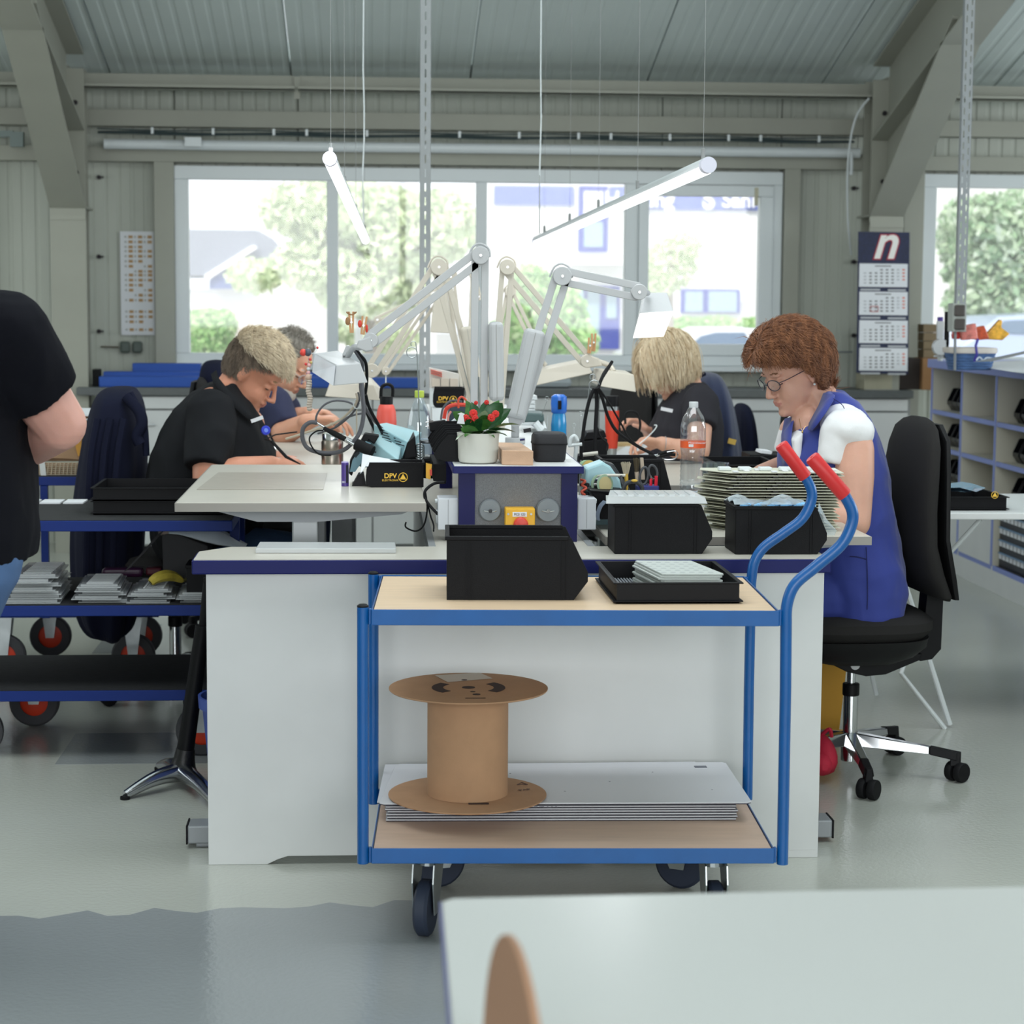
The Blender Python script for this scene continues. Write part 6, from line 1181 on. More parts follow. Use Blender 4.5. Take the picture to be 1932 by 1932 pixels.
cx_,cy_ = (p0.x+p1.x)/2,p0.y+.055; cs_ = mat('case_black',(34,34,38),.7,bump=.2,bscale=600)
b = MB(); loft(b,[(cx_,cy_,ZS,w_*.44,.048),(cx_,cy_,ZS+.006,w_*.48,.054),(cx_,cy_,ZS+(zc_-ZS)*.62,w_*.52,.060)],36,5); b.build('lower_shell',cs_,t,smooth=True)
b = MB(); loft(b,[(cx_,cy_,ZS+(zc_-ZS)*.64,w_*.53,.061),(cx_,cy_,ZS+(zc_-ZS)*.86,w_*.52,.060),(cx_,cy_,ZS+(zc_-ZS)*.97,w_*.47,.053),(cx_,cy_,zc_,w_*.38,.042)],36,5); b.build('lid',cs_,t,smooth=True)
b = MB(); loft(b,[(cx_,cy_,ZS+(zc_-ZS)*.60,w_*.535,.0625),(cx_,cy_,ZS+(zc_-ZS)*.625,w_*.54,.063),(cx_,cy_,ZS+(zc_-ZS)*.65,w_*.535,.0625)],36,5); b.build('zip',rubber,t,smooth=True)
b = MB(); q = V(992,812,cy_); b.box(q+Vector((.004,0,0)),(.02,.006,.010),rotm(0,-.2,0)); b.build('zip_tab',cs_,t); b = MB(); b.cyl(V(981,830,cy_-.03),V(990,829,cy_-.03),.0028,n=8); b.build('pull_cord',mat('cord_navy',(30,34,90),.5),t)
# steel strips, multimeter, boxes behind the pot
for i,(x,y0,x2,w) in enumerate(((897,712,897,.006),(903,711,904,.006),(911,690,908,.008),(919,716,912,.006),(868,665,895,.0025),(916,630,918,.002))):
    b = MB(); a,c = V(x2,770,5.95),V(x,y0,5.95); b.tube([a,c],w*.5,6); b.cyl(a,(a.x,a.y,ZS),w*.5,n=6)
    tag(b.build('steel_strip',zinc),['leftmost','second','tallest flat','right-hand','long thin slanting','very long thin upright'][i]+' steel rod standing behind the plant','rod')
t = thing('multimeter','grey-green folded meter box behind the lower lamp arm','meter',V(1010,785,6.5)); b = hexa(MB(),[(984,778,6.5),(1026,780,6.5),(1024,775,6.75),(988,774,6.75)],[(985,797,6.5),(1027,796,6.5),(1026,790,6.75),(988,790,6.75)]); b.build('housing',mat('meter_green',(72,92,92),.5),t,bevel=.006); b = MB(); b.tube([V(1010,797,6.5),V(1022,812,6.5)],.012,8); b.tube([V(1022,796,6.55),V(1027,812,6.5)],.010,8); b.build('bail',pvc,t)
t = thing('white_box_pile','stack of small white ribbed boxes behind the lamp arm','boxes',V(1000,765,6.9)); 
for k in range(4): b = MB(); b.prism(pl([(985,778-8*k),(1010+(k==3)*4,778-8*k),(1009+(k==3)*4,771-8*k),(985,771-8*k)],6.9),6.9,7.0,'y'); b.build('box',pvc,t)
b = MB(); b.bx(V(985,780,6.9).x,V(1010,780,6.9).x,6.9,7.0,.966,V(990,778.5,6.9).z); b.build('base_box',pvc,t)
t = thing('toolbox_red','dark blue and red tool pouch with cables beside the plant','pouch',V(860,780,6.2))
b = MB(); b.prism(pl([(845,795),(848,770),(862,762),(890,764),(892,795)],6.2),6.2,6.3,'y'); b.build('body',mat('slate_blue',(48,64,76),.6),t,bevel=.006); b = MB(); b.tube(spl([V(838,790,6.18),V(842,772,6.18),V(856,764,6.18),V(880,764,6.18)],5),.006,8); b.build('red_piping',mat('signal_red',(206,62,46)),t)
for i,(pts,m,lab) in enumerate((([(865,770,6.1),(865,755,6.1),(871,749,6.1),(879,755,6.1),(882,766,6.1)],mat('orange_lead',(216,84,60),.4),'orange-red test lead looping above the pouch'),([(832,792,6.12),(836,770,6.12),(852,756,6.12),(872,758,6.12)],gc,'grey lead arching over the pouch'),([(828,808,6.0),(848,800,6.0),(870,782,6.0)],pvc,'thick white cable crossing in front of the pouch'),([(845,800,6.05),(846,785,6.05),(851,776,6.05)],mat('pinkish',(216,140,130),.5),'pink-orange braided lead left of the plant'))): cable(lab,pts,.0032 if i != 2 else .0045,m)
t = thing('power_adapter','black plug power adapter lying on the hanging bins','adapter',V(830,805,5.9)); b = MB(); b.box(V(826,803,5.9),(.05,.03,.028),rotm(0,-.15,0)); b.build('body',black,t,bevel=.003); b = MB(); b.cyl(V(803,797,5.9),V(811,796,5.9),.002,n=6); b.cyl(V(803,805,5.9),V(811,804,5.9),.002,n=6); b.build('pins',chrome,t); b = MB(); b.box(V(813,801,5.9),(.014,.028,.024)); b.build('plug_head',mat('plug_grey',(110,106,104),.5),t)
t = thing('paper_star','small white folded paper arrow stuck in the plant','paper',V(868,790,5.3)); b = MB(); b.prism(pl([(862,799),(867,782),(863,781),(870,778),(877,781),(874,784),(877,800)],5.28),5.278,5.28,'y'); b.build('sheet',paper,t)
cable('black cable from the raised table edge to the left socket box',[(840,910,5.3),(820,912,5.32),(803,925,5.3),(802,940,5.3),(812,955,5.28),(826,970,5.26)],.004,rubber)
cable('thin black cable hanging below the raised table at the spine',[(803,930,5.3),(806,960,5.3),(800,990,5.3),(785,1002,5.3),(766,995,5.3),(766,985,5.3)],.0022,rubber)
cable('black cable dropping behind the left socket box to the bench top',[(806,945,5.3),(812,972,5.3),(818,990,5.25),(818,1002,5.22)],.0022,rubber)
t = thing('plug_strip','black socket strip with a yellow plug between table and spine','socket strip',V(815,890,5.6)); b = MB(); b.prism(pl([(818,876),(842,876),(842,908),(818,908)],5.55),5.55,5.9,'y'); b.build('strip',black,t); b = MB(); b.prism(pl([(804,875),(815,877),(812,905),(804,902)],5.5),5.5,5.53,'y'); b.build('yellow_plug',mat('signal_yellow',(226,172,46)),t); b = MB(); b.prism(pl([(811,886),(815,886),(815,897),(811,897)],5.495),5.49,5.5,'y'); b.build('red_clip',mat('signal_red',(206,62,46)),t)
# ================================================================ THINGS ON THE RIGHT SIDE
ZB = .7875; ZB2 = .8005
t,c,H_,r,z0 = bottle('sports_bottle','translucent blue sports bottle behind the black hard case','bottle',1054,822,744,30,.80,6.9,None,[('body',[(.9,0),(1,.03),(1,.25),(.93,.36),(1,.45),(1,.62),(.9,.72),(.8,.76)],mat('sport_blue',(40,150,214),.15,alpha=.88,spec=.7)),('lid',[(.85,.76),(1.0,.78),(1.02,.84),(1.05,.88),(1.0,.97),(.6,1),(0,1)],mat('lid_blue',(44,110,206),.25))])
b = MB(); b.box((c.x,6.9-r*1.02,z0+H_*.87),(.012,.004,.03)); b.build('latch',rubber,t); b = MB(); b.ell((c.x,6.9-r,z0+H_*.38),(.009,.003,.010)); b.add([(c.x-.007,6.9-r*1.02,z0+H_*.42),(c.x+.007,6.9-r*1.02,z0+H_*.42),(c.x,6.9-r*1.02,z0+H_*.52)],[(0,1,2)]); b.build('drop_logo',pvc,t)
t,c,H_,r,z0 = bottle('travel_mug','red travel mug with black lid in front of the blonde woman','mug',1154,838,747,28,.80,7.4,None,[('steel_foot',[(.62,0),(.66,.02),(.70,.2)],zinc),('body',[(.78,.2),(.82,.22),(1,.75),(1,.78)],mat('mug_red',(206,66,46),.4)),('steel_ring',[(.92,.78),(.92,.84)],zinc),('lid',[(.90,.84),(.92,.97),(.88,1),(0,1)],black)])
t,c,H_,r,z0 = bottle('water_bottle','large clear water bottle with white cap and orange label at the right table','bottle',1306,930,758,49,None,5.95,None,[('body',[(.8,0),(1,.03),(1,.10),(.95,.12),(1,.14),(.95,.165),(1,.19),(.95,.215),(1,.24),(.95,.265),(1,.29),(.95,.315),(1,.34),(.9,.40),(.97,.47),(1,.50),(1,.66),(1,.74),(.82,.83),(.4,.93),(.34,.94)],clr),('cap',[(.34,.935),(.36,.945),(.36,.995),(.33,1),(0,1)],pvc),('label',[(1.01,.50),(1.01,.575)],mat('label_orange',(232,98,52),.4))])
Ybt = 5.95
text('lettering','Mineralwasser',.009,paper,(c.x+.006,Ybt-r*1.03,z0+H_*.56),FRONT,t,.0001); b = MB(); b.box((c.x-.012,Ybt-r*1.02,z0+H_*.53),(.014,.002,.008)); b.build('label_badge',paper,t)
zst = z0; b = MB(); b.bx(c.x-.05,c.x+.05,5.88,6.02,ZB,zst-.0005) if zst > ZB+.004 else None
if b.v: tag(b.build('white_pad',paper),'white pad under the large water bottle','pad')
gl = glass('drinking_glass_clear',(240,246,246),refl=.14,dens=.03)
pgl = at(1348,976,Z=ZB); t = thing('drinking_glass','wide clear drinking glass half full of water in front of the woman\'s hands','glass',pgl); Hg = V(1348,873,pgl.y).z-ZB
b = MB(); b.lathe([(0,0),(.026,0),(.028,.004),(.030,Hg*.3),(.0385,Hg*.42),(.0385,Hg*.5),(.036,Hg*.6),(.0385,Hg),(.0365,Hg),(.034,Hg*.6),(.036,Hg*.46),(.028,Hg*.32),(.025,.012),(0,.012)],40,pgl); b.build('vessel',gl,t,smooth=True)
b = MB(); b.lathe([(0,.013),(.0245,.013),(.0275,Hg*.32),(.0355,Hg*.45),(0,Hg*.45)],36,pgl); b.build('water',glass('water_clear',(226,232,226),refl=.08,dens=.10),t,smooth=True)
# big bin behind the tools
shelf_bin('parts_bin','large black parts bin behind the scissors and brushes on the right table',(V(1140,925,5.55).x,5.62,ZB),0,.20,.15,V(1150,868,5.62).z-ZB)
b = MB(); a,c = V(1115,880,5.62),V(1268,880,5.62)
# light-blue hot tool + solder reel + brushes + scissors + cup
t = thing('solder_unit','light blue soldering unit with black shoulder beside the right socket box','soldering station',V(1120,920,5.4))
b = MB(); b.prism(pl([(1102,935),(1105,884),(1138,872),(1152,880),(1170,906),(1176,935)],5.42),5.42,5.52,'y'); b.build('housing',lb,t,bevel=.006); b = MB(); b.prism(pl([(1140,871),(1158,876),(1190,925),(1178,928),(1150,885)],5.43),5.43,5.5,'y'); b.build('shoulder',mat('unit_grey',(58,62,66),.4),t,bevel=.004)
b = MB(); b.bx(V(1102,940,5.42).x,V(1176,940,5.42).x,5.42,5.52,ZB,V(1120,934,5.42).z); b.build('foot',lb,t)
t = thing('solder_spool','silver solder wire spool with a green rim on a holder','spool',V(1137,915,5.35)); c0 = V(1136,914,5.36)
Rsp = frame(Vector((.5,-.85,.1))); b = MB(); b.lathe([(.006,-.014),(.027,-.014),(.027,-.012),(.019,-.011),(.019,.011),(.027,.012),(.027,.014),(.006,.014)],32,c0,Rsp); b.build('spool_body',mat('spool_green',(150,176,150),.5),t,smooth=True); b = MB(); b.lathe([(.0195,-.0105),(.023,-.008),(.023,.008),(.0195,.0105)],32,c0,Rsp); b.build('solder_wire',chrome,t,smooth=True); b = MB(); b.lathe([(.008,.0145),(.021,.0145),(.021,.015),(.008,.015)],32,c0,Rsp); b.build('paper_label',mat('label_tan',(190,176,130),.6),t)
b = MB(); b.tube(spl([V(1118,915,5.4),V(1124,902,5.38),V(1140,897,5.36),V(1180,897,5.35)],5),.004,8); b.build('holder_rod',mat('rod_cream',(200,196,186),.4),t,smooth=True); b = MB(); b.cyl(V(1118,915,5.4),(V(1118,915,5.4).x,5.4,ZB),.004,n=8); b.build('holder_stand',mat('rod_cream',(200,196,186),.4),t)
t = thing('masking_tape','yellow-labelled tape roll with green rim behind the blue unit','tape',V(1109,882,5.6)); c0 = V(1108,884,5.62); Rt = frame(Vector((.35,-.93,.1))); b = MB(); b.lathe([(.010,-.012),(.024,-.012),(.024,.012),(.010,.012)],28,c0,Rt); b.build('roll',mat('roll_green',(150,180,140),.5),t,smooth=True); b = MB(); b.lathe([(.009,.0125),(.023,.0125),(.023,.013),(.009,.013)],28,c0,Rt); b.build('label',mat('label_yellow',(216,186,110),.5),t); b = MB(); b.cyl(c0,(c0.x,c0.y,ZB),.004,n=8); b.build('stand',rubber,t)
t = thing('tool_cup','navy square cup holding scissors and red pliers','cup',V(1220,925,5.33)); p,q = V(1203,960,5.33),V(1244,917,5.33); b = MB(); b.bx(p.x,q.x,5.33,5.39,ZB,q.z); b.build('cup_body',mat('cup_navy',(34,40,110),.4),t,bevel=.003)
t = thing('esd_holder','black sloped holder below the solder spool','holder',V(1125,950,5.3)); b = MB(); b.prism(pl([(1112,925),(1180,930),(1176,980),(1132,980),(1128,946)],5.3),5.3,5.42,'y'); b.prism(pl([(1112,924),(1182,929),(1182,932),(1112,927)],5.29),5.28,5.43,'y'); b.build('body',esd,t,bevel=.002)
t = thing('tape_strap','blue-grey curved printed strap hanging from the black holder','strap',V(1130,960,5.27)); b = MB(); pp = spl([V(1142,945,5.27),V(1133,955,5.265),V(1128,970,5.265),V(1129,982,5.265)],5); 
vs = []; 
for i,p in enumerate(pp): w_ = .006-.0001*i; vs += [p+Vector((-w_,0,w_*.3)),p+Vector((w_,0,-w_*.3))]
b.add(vs,[(2*i,2*i+1,2*i+3,2*i+2) for i in range(len(pp)-1)]); o = b.build('strap_band',mat('strap_blue',(110,122,140),.5),t); so = o.modifiers.new('s','SOLIDIFY'); so.thickness = .001
# brushes
def brush(label,px,ytop,ymid,ybot,w,Y,c1,hm):
    t = thing('brush',label,'brush',V(px,ymid,Y)); b = MB(); 
    for k in range(70): a = RNG.uniform(0,2*PI); rr = RNG.uniform(0,1)**.5; p0 = V(px,ymid,Y)+Vector((px_r(w*.22,Y)*rr*math.cos(a),.006*rr*math.sin(a),0)); p1 = V(px,ytop,Y)+Vector((px_r(w*.5,Y)*rr*math.cos(a),.012*rr*math.sin(a),RNG.uniform(-.004,.003))); b.tube([p0,p1],.0007,3,cap=False)
    o = b.build('bristles',c1,t); o['kind'] = 'stuff'
    b = MB(); b.tube([V(px,ymid-2,Y),V(px+1,ymid+14,Y),V(px+2,ybot,Y)],.005,10,rs=[.006,.005,.003]); b.build('handle',hm,t,smooth=True); return t
brush('round brush with pale bristles and yellow handle in the tool holder',1181,873,895,925,20,5.36,mat('bristle_pale',(190,180,158),.8),mat('handle_yellow',(206,170,70),.4))
t = brush('dark-bristled cleaning brush beside the scissors',1201,866,892,925,13,5.37,mat('bristle_dark',(84,74,56),.8),mat('handle_tan',(180,164,146),.5))
b = MB(); b.prism(pl([(1208,864),(1214,864),(1217,905),(1210,905)],5.38),5.38,5.39,'y'); b.build('wood_back',mat('handle_tan',(180,164,146)),t)
t = thing('scissors','grey-handled scissors standing handles-up in the navy cup','scissors',V(1224,905,5.35)); b = MB()
for (x,y,rx,rz_,a) in ((1215,898,8,17,.12),(1232,891,8,14,-.25)):
    c0 = V(x,y,5.36); b.tube([c0+rotm(0,a,0)@Vector((px_r(rx,5.36)*math.cos(u),0,px_r(rz_,5.36)*math.sin(u))) for u in np.linspace(0,2*PI,25)[:-1]],.0032,8,closed=True)
b.build('handles',mat('handle_grey',(72,74,78),.45),t,smooth=True); b = MB(); b.tube([V(1222,912,5.36),V(1224,930,5.36)],.003,6); b.build('blades',chrome,t)
t = thing('side_cutter','red-handled pliers in the navy cup right of the scissors','pliers',V(1235,910,5.35)); b = MB(); b.tube([V(1228,918,5.345),V(1228,906,5.345),V(1230,903,5.345)],.004,8); b.tube([V(1237,918,5.345),V(1238,905,5.345),V(1238,898,5.345)],.0045,8); b.build('red_handles',mat('plier_red',(206,30,54),.35),t,smooth=True); b = MB(); b.cyl(V(1228,903,5.345),V(1228,897,5.345),.002,.001,n=6); b.build('tip',chrome,t)
t = thing('tweezer_grip','dark grey curved gripping tool lying over the blister lid','tool',V(1190,915,5.3)); b = MB(); b.tube(spl([V(1175,925,5.32),V(1182,912,5.32),V(1198,909,5.32),V(1210,917,5.32),V(1212,926,5.32)],5),.0055,8); b.tube(spl([V(1172,898,5.34),V(1174,912,5.33),V(1180,922,5.33)],5),.0035,8); b.build('grip_body',mat('tool_dark',(52,54,58),.45),t,smooth=True); b = MB(); b.ell(V(1197,907,5.315),(.009,.006,.004)); b.build('yellow_cap',mat('handle_yellow',(206,170,70)),t)
cable('orange and white wires bundled under the blue unit',[(1096,905,5.35),(1104,908,5.33),(1098,915,5.33),(1106,921,5.33),(1097,928,5.32),(1104,934,5.32)],.0035,mat('wire_orange',(190,80,60),.5))
cable('black wires bundled beside the right socket box',[(1094,915,5.34),(1110,914,5.34),(1100,926,5.33),(1110,932,5.33),(1096,938,5.32),(1112,940,5.31)],.004,rubber)
# cable ring, hoses and hot tweezers of the right side
b = MB(); Yq = 6.05; b.tube(arc(V(1121,727,Yq),.0155,0,2*PI,24),.0016,6,closed=False); b.tube(arc(V(1118,711,Yq),.008,-1,4.2,14),.0013,6); b.tube([V(1113,725,Yq),V(1104,790,Yq),V(1096,862,Yq),V(1094,880,Yq)],.0017,6); b.cyl(V(1094,880,Yq),(V(1094,880,Yq).x,Yq,.79),.0017,n=6); tag(b.build('ring_hook',zinc,smooth=True),'steel wire hook with a ring that gathers the black hoses','hook')
for i,(pts,r) in enumerate((([(1121,733,6.03),(1112,755,6.03),(1104,790,6.03),(1099,830,6.03),(1097,868,6.03)],.0055),([(1124,732,6.04),(1126,760,6.05),(1124,800,6.05),(1122,850,6.05)],.0065),([(1127,731,6.02),(1136,750,6.05),(1147,785,6.1),(1165,815,6.15),(1200,840,6.2),(1230,856,6.2)],.0052),([(1129,731,6.02),(1150,762,6.05),(1172,800,6.1),(1190,830,6.15),(1222,852,6.2),(1236,858,6.2)],.0030),([(1155,682,6.1),(1144,700,6.08),(1135,715,6.06),(1128,735,6.05),(1124,745,6.05)],.0050),([(1149,690,6.1),(1139,704,6.08),(1131,722,6.06)],.0040),([(1126,806,6.05),(1134,825,6.05),(1146,838,6.05),(1145,850,6.04)],.0032),([(1180,800,7.3),(1180,782,7.3),(1188,776,7.3),(1202,780,7.3),(1208,800,7.3),(1204,820,7.3)],.0045))):
    cable(['black hose falling left from the wire ring','thick black hose falling straight from the wire ring','black hose running right from the ring to the hot tweezers','thin black cable above the hose to the hot tweezers','upper hose leading from the cream lamp to the ring','second short hose beside the upper one','small black lead curling below the ring hoses','black cable loop held by the blonde woman'][i],pts,r)
t = thing('hot_tweezers','dark hot tweezers with a wire loop resting on the large black bin','tweezers',V(1255,853,5.9)); b = MB(); b.tube([V(1241,857,5.95),V(1258,852,5.95),V(1272,851,5.95)],.0048,8); b.tube([V(1244,861,5.95),V(1262,857,5.95),V(1274,858,5.95)],.0048,8); b.build('handles',rubber,t,smooth=True); b = MB(); b.tube(spl([V(1258,853,5.94),V(1274,851,5.94),V(1279,858,5.94),V(1272,866,5.94),V(1256,867,5.94),V(1250,864,5.94)],5),.0016,6); b.tube([V(1228,862,5.95),V(1244,858,5.95)],.004,8); b.build('tip_wires',chrome,t,smooth=True)
for i,(x,y) in enumerate(((1083,803),(1096,780),(1032,752))):
    b = MB(); Yn = 6.2; c0 = V(x,y,Yn); b.tube([c0+Vector((.005*math.cos(u),0,.007*math.sin(u))) for u in np.linspace(0,2*PI,15)[:-1]],.0007,5,closed=True); b.tube([c0-Vector((0,0,.007)),V(x+(1 if i < 2 else -10),y+70 if i < 2 else y+32,Yn)],.0009,5); e = V(x+1,y+70 if i < 2 else y+32,Yn)
    b.cyl(e,(e.x,Yn,.80 if i < 2 else .966),.0009,n=4)
    tag(b.build('wire_loop_tool',zinc),['loop-ended wire standing right of the hard case','taller loop-ended wire beside the cable ring','loop-ended wire standing behind the meter box'][i],'wire')
t = thing('white_clip_tool','white plastic clamp tool right of the hard case','clamp',V(1085,830,5.9)); b = MB(); b.tube(spl([V(1075,842,5.9),V(1077,828,5.9),V(1084,823,5.9),V(1090,832,5.9)],5),.006,8); b.tube([V(1072,841,5.9),V(1098,838,5.9)],.005,8); b.tube([V(1088,842,5.9),V(1085,866,5.9),(V(1085,866,5.9).x,5.9,.79)],.006,8); b.build('clamp_body',pvc,t,smooth=True)
t = thing('black_stand_box','black box behind the hoses at the right of the spine','box',V(1125,840,6.5)); b = MB(); b.prism(pl([(1100,862),(1100,832),(1146,828),(1146,858)],6.5),6.5,6.62,'y'); b.prism(pl([(1100,831),(1145,825),(1140,812),(1108,816)],6.5),6.5,6.6,'y'); b.build('box_body',esd,t,bevel=.003); b = MB(); p = V(1120,860,6.5); b.bx(p.x-.05,p.x+.05,6.5,6.6,.80,p.z); b.build('stand',esd,t)
b = MB(); b.cyl(V(1100,858,5.8),V(1128,855,5.8),.006,n=10); tag(b.build('white_rod',mat('rod_cream',(200,196,186),.4)),'short cream rod crossing in front of the black box','rod')
for i,(o,c_,lab) in enumerate((([(1140,868),(1190,836),(1290,842),(1280,868)],(226,228,230),'large white sheet under the blonde woman\'s hands'),([(1150,862),(1200,858),(1240,866),(1160,872)],(206,214,232),'pale blue sheet on the rear right table'))):
    b = MB(); b.prism([(p.x,p.y) for p in (at(x,y,Z=ZB2+.001*i) for x,y in o)],ZB2+.001*i,ZB2+.0008+.001*i,'z'); tag(b.build('paper_sheet',mat('sheet_%d'%i,c_,.6)),lab,'paper')
b = MB(); p,q = at(1162,842,Z=ZB2),at(1200,836,Z=ZB2); b.bx(p.x,q.x,p.y,p.y+.05,ZB2,ZB2+.014); tag(b.build('cork_strip',mat('cork',(206,178,130),.8)),'tan strip lying beyond the white sheet','strip')
tray('stacking_tray','upper of the two black trays behind the water glass',V(1355,870,6.15).x,V(1480,870,6.15).x,6.15,6.5,V(1365,905,6.15).z,.045); tray('stacking_tray','lower of the two black trays behind the water glass',V(1358,900,6.15).x,V(1480,900,6.15).x,6.16,6.5,ZB,V(1365,905,6.15).z-ZB-.001)
b = MB(); b.prism(pl([(1432,848),(1452,850),(1450,855),(1430,853)],7.0),6.95,7.05,'y'); o = tag(b.build('phone',paper),'white phone-sized slab lying behind the black trays','slab'); o.location.z = 0
for (x0,x1) in ((1430,1452),): p = V(1440,855,7.0); b = MB(); b.bx(p.x-.06,p.x+.09,6.93,7.1,0,p.z); tag(b.build('dark_box',esd,bevel=.004),'dark box behind the black trays, under the white slab','box')
# ================================================================ PEOPLE
from mathutils import noise as mnoise
def remesh(b,voxel,smooth=3,amp=0.,freq=9.,stretch=(1,1,1),seed=0.):
    me = bpy.data.meshes.new('tmp'); me.from_pydata(b.v,[],b.f); me.update(); o = bpy.data.objects.new('tmp',me); COL.objects.link(o)
    r = o.modifiers.new('r','REMESH'); r.mode = 'VOXEL'; r.voxel_size = voxel; r.use_smooth_shade = True
    s = o.modifiers.new('s','SMOOTH'); s.factor = .5; s.iterations = smooth
    dg = bpy.context.evaluated_depsgraph_get(); m2 = bpy.data.meshes.new_from_object(o.evaluated_get(dg)); bpy.data.objects.remove(o); bpy.data.meshes.remove(me)
    if amp:
        n = len(m2.vertices); co = np.empty(n*3,'f'); m2.vertices.foreach_get('co',co); co = co.reshape(-1,3); nr = np.empty(n*3,'f'); m2.vertices.foreach_get('normal',nr); nr = nr.reshape(-1,3)
        d = np.array([abs(mnoise.noise((c[0]*freq*stretch[0]+seed,c[1]*freq*stretch[1],c[2]*freq*stretch[2]))) for c in co])
        d2 = np.array([mnoise.noise((c[0]*freq*2.3*stretch[0]+seed,c[1]*freq*2.3,c[2]*freq*2.3*stretch[2]+5)) for c in co])
        co = co+nr*((.28-d)*amp+d2*amp*.35)[:,None]; m2.vertices.foreach_set('co',co.ravel()); m2.update()
    m2.polygons.foreach_set('use_smooth',[True]*len(m2.polygons)); return m2
def put(name,me,mats,parent):
    me.materials.clear()
    for m in (mats if isinstance(mats,list) else [mats]): me.materials.append(m)
    me.transform(wm(parent).inverted()); me.name = name; o = bpy.data.objects.new(name,me); COL.objects.link(o); o.parent = parent; return o
def ploft(b,rows,Y,n=28,p=2.5):            # rows: (py, px_left, px_right, half_width[, dY]) -> horizontal rings on depth plane Y
    S = []
    for r in rows:
        a,c = at(r[1],r[0],Y=Y),at(r[2],r[0],Y=Y); S.append(((a.x+c.x)/2,Y+(r[4] if len(r) > 4 else 0),(a.z+c.z)/2,(c.x-a.x)/2,r[3]))
    loft(b,S,n,p); return b
HEAD = [(-.118,.066,.030,.012),(-.112,.080,.008,.026),(-.100,.086,-.008,.038),(-.085,.086,-.022,.048),(-.070,.087,-.04,.055),(-.050,.088,-.062,.060),(-.030,.084,-.080,.064),(-.010,.080,-.091,.067),(.010,.085,-.098,.071),(.030,.091,-.102,.074),(.055,.089,-.102,.0755),(.080,.077,-.094,.072),(.100,.057,-.078,.061),(.115,.033,-.053,.044),(.123,.005,-.028,.022)]
def head_geo(b,M,fat=0.):
    n = 32; vs = []
    for z,xf,xb,w in HEAD:
        for i in range(n):
            a = 2*PI*i/n; c,s = math.cos(a),math.sin(a); k = 1-.16*max(0,c)**2*(z < .02); vs.append(M@Vector(((xf+xb)/2+(xf-xb)/2*c,(w+fat*.5)*s*k,z)))
    m = len(HEAD); b.add(vs,[(j*n+i,j*n+(i+1)%n,(j+1)*n+(i+1)%n,(j+1)*n+i) for j in range(m-1) for i in range(n)]+[tuple(range(n-1,-1,-1)),tuple(range((m-1)*n,m*n))])
    R = M.to_3x3(); E = lambda c,r,RR=None: b.ell(M@Vector(c),r,R@(RR or Matrix.Identity(3)),14)
    b.cyl(M@Vector((.082,0,.016)),M@Vector((.107,0,-.032)),.0065,.0095,n=12)
    E((.107,0,-.036),(.0115,.0115,.0095)); E((.097,.011,-.041),(.010,.007,.007)); E((.097,-.011,-.041),(.010,.007,.007))
    for s in (-1,1):
        E((.079,.028*s,.020),(.012,.024,.0065)); E((.0735,.031*s,-.003),(.0135,.0145,.0105)); E((.044,.024*s,-.046),(.040,.028+fat*.4,.048)); E((-.006,.078*s,-.004),(.019,.009,.033),rotm(0,.15,0)); E((-.002,.078*s,-.030),(.008,.006,.010)); E((-.014,.081*s,.006),(.006,.005,.022),rotm(0,.15,0))
    E((.089,0,-.0605),(.0095,.021,.0055)); E((.087,0,-.0715),(.0095,.018,.0065)); E((.077,0,-.100),(.017,.021,.015)); E((.02,0,-.095),(.05,.044+fat,.022+fat))
def hand(b,wr,d,nrm,side,curl=.45,sc=1.,spread=.10,hold=1.):      # d: pointing direction, nrm: out of the palm, side: +1 thumb on (d x nrm) side
    d = Vector(d).normalized(); nrm = Vector(nrm); nrm = (nrm-d*nrm.dot(d)).normalized(); s = d.cross(nrm)*side
    P = lambda a,c,e: wr+(d*a+s*c+nrm*e)*sc
    R = Matrix((d,s,nrm)).transposed()
    b.cap(P(-.03,0,0),.026*sc,P(.01,0,0),.024*sc); b.ell(P(.045,-.002,0),(.050*sc,.040*sc,.0155*sc),R,16); b.ell(P(.03,.024,.006),(.032*sc,.018*sc,.016*sc),R,12)
    for k,(y,l) in enumerate(((.028,.9),(.0095,1.),(-.0095,.94),(-.028,.76))):
        p = P(.080-.006*abs(k-1),y,0); a = -(spread*(k-1.5)); ang = .15; r = .0088*sc*(.92 if k == 3 else 1)
        for j,ll in enumerate((.043,.027,.021)):
            ang += curl*(1.0+.25*k*.5)*(1.1 if j else .9); dd = (d*math.cos(ang)+nrm*math.sin(ang))*math.cos(a)+s*math.sin(a); q = p+dd*ll*l*sc; b.cap(p,r,q,r*.92,10); p = q; r *= .92
    p = P(.018,.030,.008); dirs = ((.62,.62,.30),(.80,.25,.42*hold),(.88,-.05,.42*hold)); r = .0115*sc
    for (a,c,e),ll in zip(dirs,(.038,.032,.026)): dd = (d*a+s*c+nrm*e).normalized(); q = p+dd*ll*sc; b.cap(p,r,q,r*.88,10); p = q; r *= .9
def headM(ear,f,up=(0,0,1),sc=1.,roll=0.):
    f = Vector(f).normalized(); u = Vector(up); u = (u-f*u.dot(f)).normalized(); l = u.cross(f); M = Matrix((f,l,u)).transposed()@rotm(roll,0,0)
    return Matrix.Translation(ear)@M.to_4x4()@Matrix.Scale(sc,4)
def skin_mats(c,lip,hairc): return [mat('skin_%d_%d_%d'%c,c,.5,sss=.15,var=.06,vscale=14,bump=.15,bscale=400),mat('lip_%d'%lip[0],lip,.45),mat('brow_%d'%hairc[0],hairc,.8),mat('lash_line',(70,52,46),.6)]
